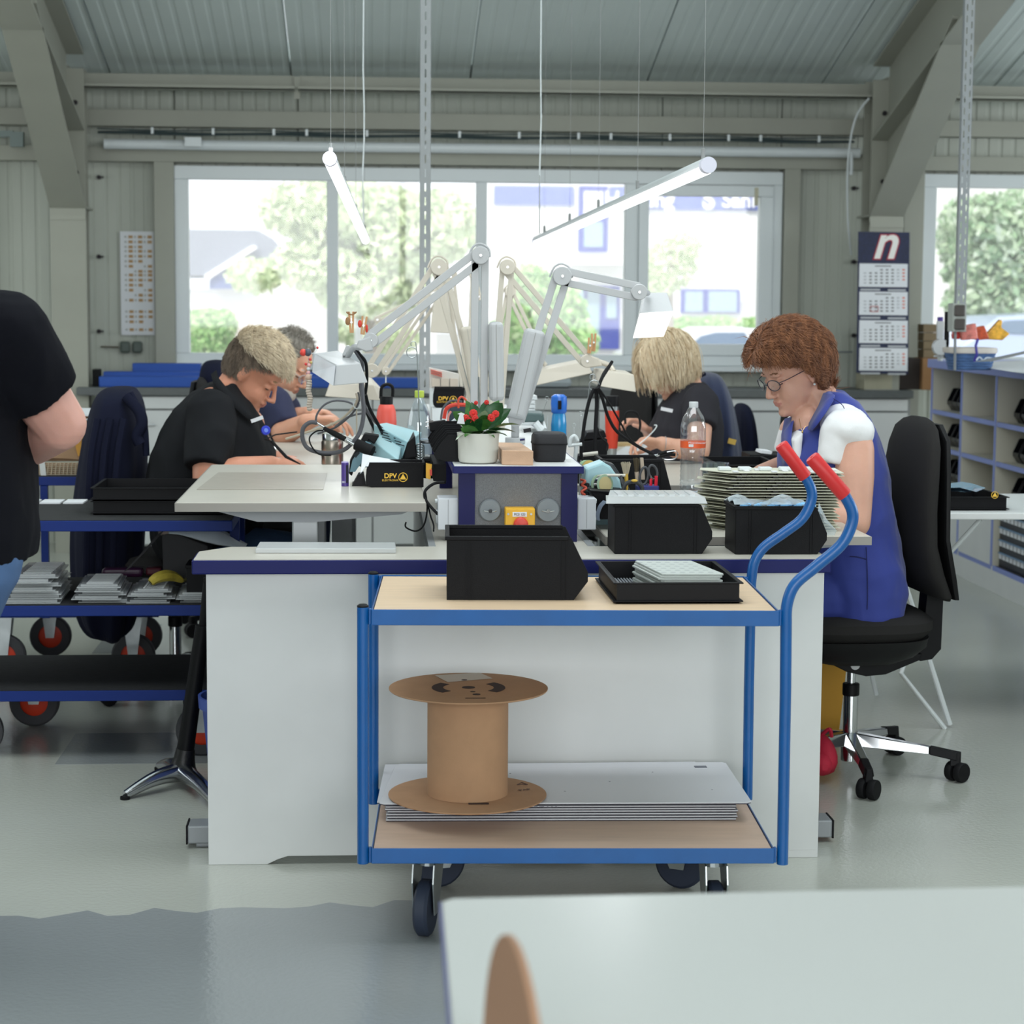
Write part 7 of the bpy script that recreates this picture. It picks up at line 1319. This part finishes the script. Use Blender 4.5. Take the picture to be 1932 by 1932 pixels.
def paint(me,M,lips=True):
    inv = M.inverted(); n = len(me.polygons); cs = np.empty(n*3,'f'); me.polygons.foreach_get('center',cs); cs = cs.reshape(-1,3); A = np.array(inv.to_3x3()); t = np.array(inv.translation); L = cs@A.T+t
    x,y,z = L[:,0],np.abs(L[:,1]),L[:,2]; idx = np.zeros(n,'i')
    idx[(x > .080)&(y < .019-1.1*np.abs(z+.066))&(np.abs(z+.066) < .0075)] = 1
    idx[(x > .074)&(np.abs(z-(.027-(y-.03)**2*9)) < .0020)&(y > .014)&(y < .042)] = 2
    idx[(x > .073)&(np.abs(z-(-.0095+(y-.031)**2*14)) < .0020)&(y > .018)&(y < .043)] = 3
    return idx
THR_AZ = [0,.6,1.1,1.45,1.8,2.4,PI]
def hair(parent,M,name,col,col2,thr,N,ln,comb,nrmk,grav,wave,vol=.006,rad=.0007,pts=7,cap=True,seed=3,volf=None,down=None,hug=.85,rnd=.13,coh=22.,okf=None):
    rg = np.random.default_rng(seed); m = mat('hair_%d_%d'%(col[0],seed),col,.5,col2=col2,vscale=70,bump=.5,bscale=260,stretch=(1,1,.25))
    C = Vector((-.008,0,.016)); Rd = Vector((.107,.083,.113))
    def ok(p): az = math.atan2(abs(p.y),p.x); return p.z > np.interp(az,THR_AZ,thr) and (okf is None or okf(p))
    vf = volf or (lambda p: vol)
    t_ = None
    if cap:
        nu,nv = 64,40; vs = []; keep = {}; fs = []
        for j in range(nv+1):
            for i in range(nu):
                th = PI*.94*j/nv+.001; ph = 2*PI*i/nu; dv = Vector((math.sin(th)*math.cos(ph),math.sin(th)*math.sin(ph),math.cos(th))); p = C+Vector((dv.x*Rd.x,dv.y*Rd.y,dv.z*Rd.z)); k = vf(p)*(.75+.35*mnoise.noise(dv*5+Vector((seed,0,0)))); vs.append(M@(p+dv*k)); keep[j*nu+i] = ok(p)
        for j in range(nv):
            for i in range(nu):
                q = (j*nu+i,j*nu+(i+1)%nu,(j+1)*nu+(i+1)%nu,(j+1)*nu+i)
                if sum(keep[a] for a in q) >= 3: fs.append(q)
        b = MB(); b.add(vs,fs); t_ = b.build(name,m,parent,smooth=True); so = t_.modifiers.new('s','SOLIDIFY'); so.thickness = -.008; so.offset = 1
    P = []; n = 0; R3 = M.to_3x3(); inv = wm(parent).inverted() if not t_ else wm(t_).inverted()
    while n < N:
        dv = Vector(rg.normal(size=3)).normalized(); p = C+Vector((dv.x*Rd.x,dv.y*Rd.y,dv.z*Rd.z))
        if not ok(p): continue
        v = vf(p); p = p+dv*v*.9; L_ = (ln(p) if callable(ln) else ln)*rg.uniform(.6,1.15); cb = Vector(comb(p) if callable(comb) else comb); cb = cb-dv*cb.dot(dv); cb = cb.normalized() if cb.length > .05 else cb; d = (dv*nrmk+cb+Vector(rg.normal(size=3))*rnd).normalized(); q = M@p; dw = R3@d; ph = rg.uniform(0,6); side = (R3@dv.cross(d)).normalized() if dv.cross(d).length > .05 else R3@Vector((0,1,0))
        for k in range(pts):
            P.append(inv@(q+side*math.sin(ph*.3+mnoise.noise(p*coh)*7+k*1.15)*wave*(k/pts))); q = q+dw*L_/(pts-1); dw = (dw+Vector((0,0,-1))*grav/(pts-1)-(R3@dv)*(nrmk*.4+hug*L_/.11)/(pts-1)*(1 if down is None else down)).normalized()
        n += 1
    hc = bpy.data.hair_curves.new(name+'_strands'); hc.add_curves([pts]*N); hc.attributes['position'].data.foreach_set('vector',np.array([tuple(p) for p in P],'f').ravel())
    ra = hc.attributes.get('radius') or hc.attributes.new('radius','FLOAT','POINT'); ra.data.foreach_set('value',np.tile(np.linspace(rad,rad*.35,pts),N).astype('f')); hc.materials.append(m)
    o = bpy.data.objects.new('hair_strands' if t_ else name,hc); COL.objects.link(o); o.parent = t_ or parent; return t_ or o
def glasses(parent,M,frame_m,lens=True):
    P = lambda *c: M@Vector(c); b = MB()
    for s in (-1,1):
        b.tube([P(.1045-.012*(abs(s*(.034)+.025*math.cos(a))/.06)**2,s*.034+.024*math.cos(a),-.006+.0165*math.sin(a)+.003) for a in np.linspace(0,2*PI,25)[:-1]],.0014,6,closed=True); b.tube([P(.094,s*.059,.004),P(.07,s*.074,.006),P(.0,s*.081,.008),P(-.02,s*.080,-.004)],.0013,6)
    b.tube([P(.106,-.010,.0),P(.109,0,.002),P(.106,.010,.0)],.0014,6); o = b.build('glasses',frame_m,parent,smooth=True)
    b = MB()
    for s in (-1,1): b.add([P(.1043-.012*(abs(s*(.034)+.024*math.cos(a))/.06)**2,s*.034+.0235*math.cos(a),-.003+.016*math.sin(a)) for a in np.linspace(0,2*PI,25)[:-1]],[tuple(range(24))])
    b.build('lenses',glass('spectacle_lens',refl=.12,dens=.04),o); return o
def person(label,ear,f,rows,Y,sk,arms,neck,cloth_m,legs=None,sc=1.,roll=0.,fat=0.,voxel=.0042,sleeves=(),extra_body=None,cloth_rows=None,cloth_amp=.012,tname='shirt',thighs=(),cloth_extra=None,seed=0.,skin_extra=None):
    M = headM(ear,f,sc=sc,roll=roll); t = thing('person',label,'person',(at(rows[-1][1],rows[-1][0],Y=Y).x,Y,0))
    b = MB(); head_geo(b,M,fat); b.cap(M@Vector((-.030,0,-.045)),.056*sc,neck,.062)
    ploft(b,[(r[0],r[1]+7,r[2]-7,r[3]-.014)+tuple(r[4:]) for r in rows],Y)
    if skin_extra: skin_extra(b)
    for pts,hd in arms:
        for i in range(len(pts)-1): b.cap(pts[i][0],pts[i][1],pts[i+1][0],pts[i+1][1],16)
        if hd: hand(b,pts[-1][0],*hd[0],**hd[1])
    for pts in legs or ():
        for i in range(len(pts)-1): b.cap(pts[i][0],pts[i][1],pts[i+1][0],pts[i+1][1],16)
    me = remesh(b,voxel,7); idx = paint(me,M); me.polygons.foreach_set('material_index',idx); bod = None
    me.materials.clear(); 
    for m in sk: me.materials.append(m)
    me.transform(wm(t).inverted()); bod = bpy.data.objects.new('body',me); me.name = 'body'; COL.objects.link(bod); bod.parent = t
    me.polygons.foreach_set('material_index',idx)
    b = MB(); ploft(b,cloth_rows or rows,Y)
    for pts in sleeves:
        for i in range(len(pts)-1): b.cyl(pts[i][0],pts[i+1][0],pts[i][1],pts[i+1][1],20); b.ell(pts[i][0],(pts[i][1],)*3,n=16)
    for pts in thighs:
        for i in range(len(pts)-1): b.cap(pts[i][0],pts[i][1],pts[i+1][0],pts[i+1][1],16)
    if cloth_extra: cloth_extra(b)
    put(tname,remesh(b,.0075,4,cloth_amp,8.,(1,1,.8),seed),cloth_m,t)
    return t,M
def pants(t,pts_list,m,name='trousers',amp=.008):
    b = MB()
    for pts in pts_list:
        for i in range(len(pts)-1): b.cap(pts[i][0],pts[i][1],pts[i+1][0],pts[i+1][1],16)
    return put(name,remesh(b,.009,3,amp,9.),m,t)
jean = mat('jeans_blue',(70,98,138),.8,bump=.3,bscale=500,var=.15,vscale=10); navj = mat('jeans_dark',(36,50,80),.8,bump=.3,bscale=500)
# ---- woman with auburn hair and blue vest
vest = mat('vest_blue',(46,60,140),.75,bump=.12,bscale=500,sheen=.15); wsh = mat('shirt_white',(226,226,228),.8,bump=.1,bscale=300)
S1 = skin_mats((206,158,138),(190,128,116),(120,84,60))
Yw = 5.8
rows = [(738,1550,1590,.08),(760,1541,1612,.13),(785,1528,1634,.17),(808,1494,1646,.19),(860,1474,1662,.21),(930,1480,1674,.21),(1000,1500,1684,.205),(1060,1518,1695,.215),(1110,1530,1699,.225),(1150,1540,1690,.225),(1180,1556,1664,.20)]
nsh,nel,nwr = V(1614,846,5.578),V(1612,985,5.52),V(1455,958,5.56); fsh,fel,fwr = V(1500,815,5.98),V(1494,880,6.0),V(1400,916,5.86)
hipz = V(1640,1130,5.8)
def vthigh(s): return [(V(1640,1120,5.8+s*.09),.105),(V(1470,1128,5.8+s*.10),.09)]
P1,M1 = person('seated woman with auburn hair and glasses in a blue sleeveless vest, looking down',V(1498,698,5.8),(-.84,-.32,-.40),rows,Yw,S1,
    [([(nsh,.053),(V(1612,900,5.56),.056),(nel,.046),(V(1520,965,5.54),.042),(nwr,.028)],((Vector((-1,.1,-.0)),Vector((0,.2,-1)),-1),dict(curl=.5,sc=.95))),
     ([(fsh,.05),(fel,.044),(V(1440,900,5.93),.040),(fwr,.027)],((Vector((-1,-.2,-.33)),Vector((0,-.15,-1)),1),dict(curl=.45,sc=.95)))],
    V(1560,782,5.8),vest,legs=[[(V(1640,1120,5.8+s*.09),.085),(V(1420,1135,5.8+s*.10),.065),(V(1425,1350,5.75+s*.1),.05),(V(1440,1425,5.75+s*.1),.038)] for s in (-1,1)],
    thighs=[vthigh(-1),vthigh(1)],fat=.004,seed=1.,cloth_amp=.016,sc=1.0,skin_extra=lambda b: b.ell(V(1520,806,5.78),(.045,.07,.07)))
pants(P1,[[(V(1640,1120,5.8+s*.09),.092),(V(1420,1135,5.8+s*.10),.073),(V(1425,1350,5.75+s*.1),.06),(V(1435,1405,5.75+s*.1),.055)] for s in (-1,1)],navj)
b = MB(); b.ell(V(1601,811,5.60),(.076,.078,.060),rotm(0,.25,0),20); b.cyl(V(1588,815,5.60),V(1572,876,5.59),.062,.048,24); b.ell(V(1592,798,5.64),(.07,.05,.055),None,16); me = remesh(b,.006,4,.006,14.); put('sleeve',me,wsh,P1)
b = MB(); b.ell(V(1506,818,5.98),(.06,.06,.06)); b.cyl(V(1506,818,5.98),V(1494,858,5.99),.060,.058,20); put('sleeve',remesh(b,.006,3),wsh,P1); b = MB(); b.prism(pl([(1494,830),(1512,812),(1506,905),(1494,905)],5.69),5.66,5.80,'y'); put('shirt_front',remesh(b,.006,3),wsh,P1)
def flap(name,pts,th,m,parent): b = MB(); b.add([V(*p) for p in pts],[tuple(range(len(pts)))]); o = b.build(name,m,parent); s = o.modifiers.new('s','SOLIDIFY'); s.thickness = th; be = o.modifiers.new('b','BEVEL'); be.width = .0015; return o
b = MB(); C = [(1566,738,5.70),(1573,744,5.65),(1572,752,5.61),(1556,778,5.59),(1540,800,5.60),(1530,812,5.62)]; D = [(1560,740,5.72),(1553,742,5.71),(1544,765,5.70),(1533,785,5.69),(1526,798,5.68),(1524,810,5.66)]
vs = [V(*p) for p in C]+[V(*p) for p in D]; b.add(vs,[(i,i+1,7+i,6+i) for i in range(5)]); o = b.build('collar',vest,P1,smooth=True); s = o.modifiers.new('s','SOLIDIFY'); s.thickness = .004
b = MB(); C = [(1500,784,5.80),(1494,800,5.74),(1490,830,5.70),(1494,860,5.66)]; D = [(1480,790,5.84),(1474,820,5.78),(1473,860,5.76),(1478,900,5.72)]; vs = [V(*p) for p in C]+[V(*p) for p in D]; b.add(vs,[(i,i+1,5+i,4+i) for i in range(3)]); o = b.build('lapel',vest,P1,smooth=True); s = o.modifiers.new('s','SOLIDIFY'); s.thickness = .004
b = MB(); b.tube(spl([V(1603,1050,5.585),V(1618,1051,5.58),V(1634,1055,5.582)],4),.0018,5); b.tube(spl([V(1634,1032,5.582),V(1636,1070,5.58),V(1637,1120,5.575),V(1636,1150,5.58)],4),.0014,5); b.tube(spl([V(1572,752,5.605),V(1590,765,5.60),V(1594,780,5.59)],4),.0012,5); b.build('seam_line',mat('seam_navy',(26,30,84),.8),P1)
def comb1(p): return Vector((-.35,.9*max(-1,min(1,p.y/.03)),-.35)) if p.x > .03 else Vector((-.45,.35*max(-1,min(1,p.y/.03)),-.75))
thr1 = [.058,.052,.034,.006,-.055,-.095,-.10]
vol1 = lambda p: .014+.010*max(0,p.z/.1)+.022*max(0,p.x/.1)*(p.z > .02)+.007*mnoise.noise(p*34)
hair(P1,M1,'hair',(156,104,70),(88,52,34),thr1,12000,lambda p: .036 if p.x > .045 and p.z < .085 else .060,comb1,.22,.25,.010,volf=vol1,rad=.0009,seed=5,hug=.95,rnd=.06,coh=9.)
glasses(P1,M1,mat('frame_navy',(34,38,56),.3))
b = MB(); b.ell(M1@Vector((.0,.083,-.042)),(.0035,.0035,.0035)); b.build('earring',pvc,P1); b = MB(); b.tube(spl([V(1508,790,5.70),V(1511,806,5.66),V(1514,812,5.655),V(1520,804,5.66)],5),.0008,5); b.ell(V(1514,815,5.65),(.003,.003,.004)); b.build('necklace',mat('gold',(206,170,110),.3,metal=1),P1)
b = MB(); c = fwr+Vector((.012,0,.006)); b.tube([c+frame(Vector((-1,-.2,-.33)))@Vector((.030*math.cos(a),.027*math.sin(a),0)) for a in np.linspace(0,2*PI,25)[:-1]],.0022,6,closed=True); b.build('bracelet',mat('bracelet_steel',(150,144,130),.3,metal=.8),P1)
# ---- short-haired worker in black polo, left
blk = mat('polo_black',(27,28,31),.9,bump=.2,bscale=500,spec=.2); S2 = skin_mats((204,142,116),(180,106,94),(150,120,90)); Y2_ = 6.9
rows = [(722,398,448,.08),(742,362,462,.15),(775,328,486,.195),(815,303,506,.215),(855,285,520,.22),(905,277,518,.22),(960,277,505,.22),(1010,286,490,.215),(1050,300,480,.20)]
ns,ne,nw = V(402,790,6.70),V(392,905,6.60),V(512,876,6.62)
P2,M2 = person('short-haired worker in a black polo shirt bent over the left table, holding a pen tool',V(480,702,6.9),(.74,-.22,-.60),rows,Y2_,S2,
    [([(ns,.062),(V(396,850,6.63),.058),(ne,.050),(V(450,885,6.60),.042),(nw,.029)],((Vector((1,.15,.10)),Vector((0,.25,-1)),1),dict(curl=.5,sc=1.))),
     ([(V(470,800,7.10),.055),(V(480,870,7.16),.046),(V(520,866,7.0),.030)],((Vector((1,-.3,-.02)),Vector((0,-.2,-1)),-1),dict(curl=.55,sc=1.)))],
    V(430,748,6.9),blk,legs=[[(V(380,1035,6.9+s*.1),.09),(V(560,1050,6.9+s*.12),.07),(V(560,1260,6.9+s*.12),.055),(V(555,1330,6.9+s*.12),.04)] for s in (-1,1)],
    sleeves=[[(V(398,782,6.72),.084),(V(398,830,6.66),.082),(V(390,884,6.61),.076)]],fat=.010,seed=4.,cloth_amp=.013,sc=1.03)
pants(P2,[[(V(380,1035,6.9+s*.1),.10),(V(560,1050,6.9+s*.12),.08),(V(560,1270,6.9+s*.12),.07)] for s in (-1,1)],jean)
b = MB(); C = [(408,698,6.83),(412,712,6.78),(428,732,6.745),(448,752,6.735),(468,772,6.735),(484,788,6.745)]; D = [(398,706,6.82),(402,722,6.76),(420,746,6.72),(442,768,6.71),(462,786,6.715),(480,800,6.73)]; vs = [V(*p) for p in C]+[V(*p) for p in D]; b.add(vs,[(i,i+1,7+i,6+i) for i in range(5)]); o = b.build('collar',blk,P2,smooth=True); s = o.modifiers.new('s','SOLIDIFY'); s.thickness = .004
thr2 = [.066,.058,.036,.030,-.035,-.050,-.055]
hair(P2,M2,'hair',(128,112,96),(86,74,64),thr2,6000,.013,lambda p: Vector((.5,0,-.5)),.4,.1,.0,volf=lambda p: .001+.008*max(0,p.z/.1),rad=.0008,pts=3,seed=8,okf=lambda p: p.z < .075)
hair(P2,M2,'fringe_hair',(238,224,198),(186,168,142),thr2,9000,.034,lambda p: Vector((.85,.1*p.y,.0)),.42,.2,.002,volf=lambda p: .004+.010*max(0,p.z/.1),rad=.0009,pts=5,seed=9,rnd=.22,okf=lambda p: p.z > .058)
t_ = thing('badge_reel','blue round badge reel clipped to the black polo shirt','badge',V(501,812,6.66)); b = MB(); b.lathe([(0,0),(.0145,0),(.016,.003),(.014,.007),(0,.008)],24,V(501,812,6.665),frame(Vector((.3,-1,.1)))); b.build('reel_body',mat('badge_blue',(44,60,190),.35),t_,smooth=True); b = MB(); b.lathe([(0,.008),(.007,.008),(.0065,.009),(0,.009)],20,V(501,812,6.665),frame(Vector((.3,-1,.1)))); b.build('reel_centre',mat('badge_light',(110,140,230),.4),t_); b = MB(); b.tube([V(505,820,6.66),V(512,832,6.66),V(520,848,6.65)],.0025,6); b.build('strap',chrome,t_); b = MB(); b.box(V(485,791,6.69),(.042,.003,.012),rotm(0,-.35,0)); b.build('name_strip',paper,t_)
b = MB(); b.tube([V(512,832,6.57),V(540,862,6.57),V(567,876,6.56)],.0045,10,rs=[.005,.0055,.002]); b.tube([V(512,832,6.57),V(500,829,6.57),V(520,820,6.6),V(560,815,6.7)],.0025,6); tag(b.build('pen_tool',rubber,smooth=True),'black pen-like soldering tool held by the worker in the polo shirt','tool')
# ---- grey-haired man behind
S3 = skin_mats((208,154,128),(176,116,104),(160,156,150)); nvy = mat('shirt_navy',(40,44,72),.85,bump=.2,bscale=500)
rows = [(728,470,518,.08),(745,452,540,.15),(775,440,556,.2),(815,436,566,.21),(860,438,566,.21),(920,440,560,.2)]
P3,M3 = person('grey curly-haired man with glasses and navy shirt, mostly hidden behind the black polo',V(540,688,8.0),(.80,-.30,-.50),rows,8.0,S3,
    [([(V(520,765,7.80),.055),(V(536,818,7.72),.048),(V(572,800,7.66),.036),(V(590,793,7.62),.027)],((Vector((1,-.1,.08)),Vector((0,-.1,-1)),1),dict(curl=.35,sc=1.05))),
     ([(V(530,765,8.18),.055),(V(545,808,8.2),.045),(V(578,780,8.0),.028)],((Vector((1,-.15,.05)),Vector((0,-.1,-1)),-1),dict(curl=.4,sc=1.05)))],
    V(500,735,8.0),nvy,legs=[[(V(480,930,8.0+s*.1),.085),(V(590,940,8.0+s*.1),.065),(V(590,1120,8.0+s*.1),.05)] for s in (-1,1)],sleeves=[[(V(517,765,7.80),.078),(V(536,808,7.74),.066)],[(V(527,765,8.16),.076),(V(545,790,8.2),.064)]],seed=7.)
pants(P3,[[(V(480,930,8.0+s*.1),.095),(V(590,940,8.0+s*.1),.075),(V(590,1130,8.0+s*.1),.06)] for s in (-1,1)],navj)
hair(P3,M3,'hair',(176,170,160),(112,106,98),[.105,.09,.05,.015,-.05,-.06,-.065],4200,.026,lambda p: Vector((0,0,.1)),.7,.3,.006,vol=.008,rad=.0009,pts=6,seed=12)
b = MB(); b.ell(M3@Vector((.070,0,-.098)),(.028,.034,.026),M3.to_3x3()); b.ell(M3@Vector((.05,0,-.09)),(.04,.055,.03),M3.to_3x3()); put('beard',remesh(b,.004,2,.004,60.),mat('beard_grey',(190,184,176),.9,bump=.8,bscale=300),P3)
glasses(P3,M3,mat('frame_light',(170,176,180),.3))
# ---- blonde woman
S4 = skin_mats((212,162,138),(186,112,104),(170,140,100)); gy = mat('tshirt_charcoal',(46,45,50),.9,bump=.2,bscale=500,spec=.2)
rows = [(722,1282,1330,.08),(740,1262,1345,.14),(770,1244,1356,.18),(805,1228,1362,.195),(840,1222,1362,.20),(880,1226,1360,.2),(930,1240,1360,.2)]
P4,M4 = person('blonde long-haired woman in a charcoal top, seated at the rear right table',V(1262,688,7.6),(-.80,-.22,-.55),rows,7.6,S4,
    [([(V(1322,765,7.40),.05),(V(1318,850,7.32),.043),(V(1275,846,7.28),.036),(V(1248,836,7.26),.025)],((Vector((-1,-.0,.15)),Vector((0,-.3,-1)),-1),dict(curl=.55,sc=.92))),
     ([(V(1282,765,7.78),.05),(V(1262,835,7.8),.04),(V(1226,818,7.6),.026)],((Vector((-.7,-.1,.65)),Vector((-.7,-.3,-.6)),1),dict(curl=.5,sc=.92)))],
    V(1300,742,7.6),gy,legs=[[(V(1330,950,7.6+s*.1),.085),(V(1200,960,7.6+s*.1),.065),(V(1200,1130,7.6+s*.1),.05)] for s in (-1,1)],sleeves=[[(V(1322,762,7.41),.070),(V(1320,805,7.36),.063)],[(V(1284,765,7.77),.066),(V(1272,800,7.79),.058)]],seed=9.,sc=.97)
pants(P4,[[(V(1330,950,7.6+s*.1),.095),(V(1200,960,7.6+s*.1),.075),(V(1200,1140,7.6+s*.1),.06)] for s in (-1,1)],navj)
def comb4(p): return Vector((-.15 if p.x < .03 else .15,.8*(1 if p.y > 0 else -1)*max(.05,p.z/.1),-.6))
hair(P4,M4,'hair',(236,222,194),(190,164,128),[.070,.060,.040,.010,-.06,-.09,-.09],7000,lambda p: (.10+.5*max(0,p.z))*(1.15 if p.x < .03 else .95),comb4,.05,2.4,.006,volf=lambda p: .008+.008*max(0,p.z/.1),rad=.0013,pts=10,seed=15,down=.6)
glasses(P4,M4,mat('frame_light',(170,176,180),.3))
b = MB(); b.box(V(1258,773,7.40),(.045,.003,.013),rotm(0,.2,0)); b.build('name_strip',paper,P4); b = MB(); c = V(1254,838,7.265); b.tube([c+frame(Vector((-1,0,.1)))@Vector((.030*math.cos(a),.028*math.sin(a),0)) for a in np.linspace(0,2*PI,25)[:-1]],.0012,6,closed=True); b.build('bracelet',zinc,P4)
b = MB(); b.tube(spl([V(1206,838,7.2),V(1218,828,7.2),V(1234,812,7.2),V(1239,803,7.2),V(1234,802,7.2)],5),.0022,6); tag(b.build('curved_tool',pvc,smooth=True),'thin white curved tool in the blonde woman\'s hand','tool')
# ---- standing man at the left edge
S5 = skin_mats((208,156,142),(180,110,100),(60,50,44)); tee = mat('tshirt_black',(14,15,22),.9,bump=.2,bscale=500,spec=.15); Y5 = 4.2
rows = [(582,-110,2,.10),(592,-140,24,.16),(618,-160,44,.21),(660,-170,56,.23),(720,-172,58,.23),(800,-170,56,.22),(870,-168,60,.215),(940,-165,68,.215),(1000,-160,70,.215),(1052,-156,64,.21)]
sh,el = V(10,640,4.06),V(114,800,4.16); wr = V(-30,850,4.50)
P5,M5 = person('standing man in black t-shirt and blue jeans, cut off at the left edge, elbow bent',V(-190,450,4.2),(-.6,.7,-.2),rows,Y5,S5,
    [([(sh,.066),(V(62,725,4.12),.062),(el,.054),(V(60,832,4.30),.052),(wr,.033)],((Vector((-1,-.1,.0)),Vector((0,.9,-.3)),-1),dict(curl=.35,sc=1.08))),
     ([(V(-60,640,4.40),.066),(V(0,780,4.46),.052),(V(-130,830,4.4),.03)],((Vector((-1,-.1,.0)),Vector((0,-.9,-.3)),1),dict(curl=.35,sc=1.08)))],
    V(-120,560,4.2),tee,legs=[[(V(-70,1050,4.2+s*.1),.09),(V(-230,1400,4.2+s*.12),.062),(V(-215,1740,4.2+s*.12),.048),(V(-260,1765,4.2+s*.12),.04)] for s in (-1,1)],
    sleeves=[[(V(8,634,4.06),.092),(V(42,685,4.09),.088),(V(78,744,4.13),.078)],[(V(-58,632,4.40),.09),(V(-30,700,4.43),.076)]],seed=11.,cloth_amp=.010)
pants(P5,[[(V(-62,1056,4.2+s*.09),.112),(V(-130,1200,4.2+s*.10),.10),(V(-230,1400,4.2+s*.12),.078),(V(-215,1700,4.2+s*.12),.07)] for s in (-1,1)],jean,'jeans')
for s in (-1,1): b = MB(); c = V(-235,1770,4.2+s*.12); b.ell((c.x,c.y,.045),(.14,.05,.05),None,16); put('shoe',remesh(b,.008,3),rubber,P5)
hair(P5,M5,'hair',(60,48,40),(30,24,20),[.066,.058,.02,.012,-.045,-.06,-.065],1500,.03,lambda p: Vector((.2,0,.1)),.8,.3,.002,vol=.008,rad=.0010,pts=5,seed=18)
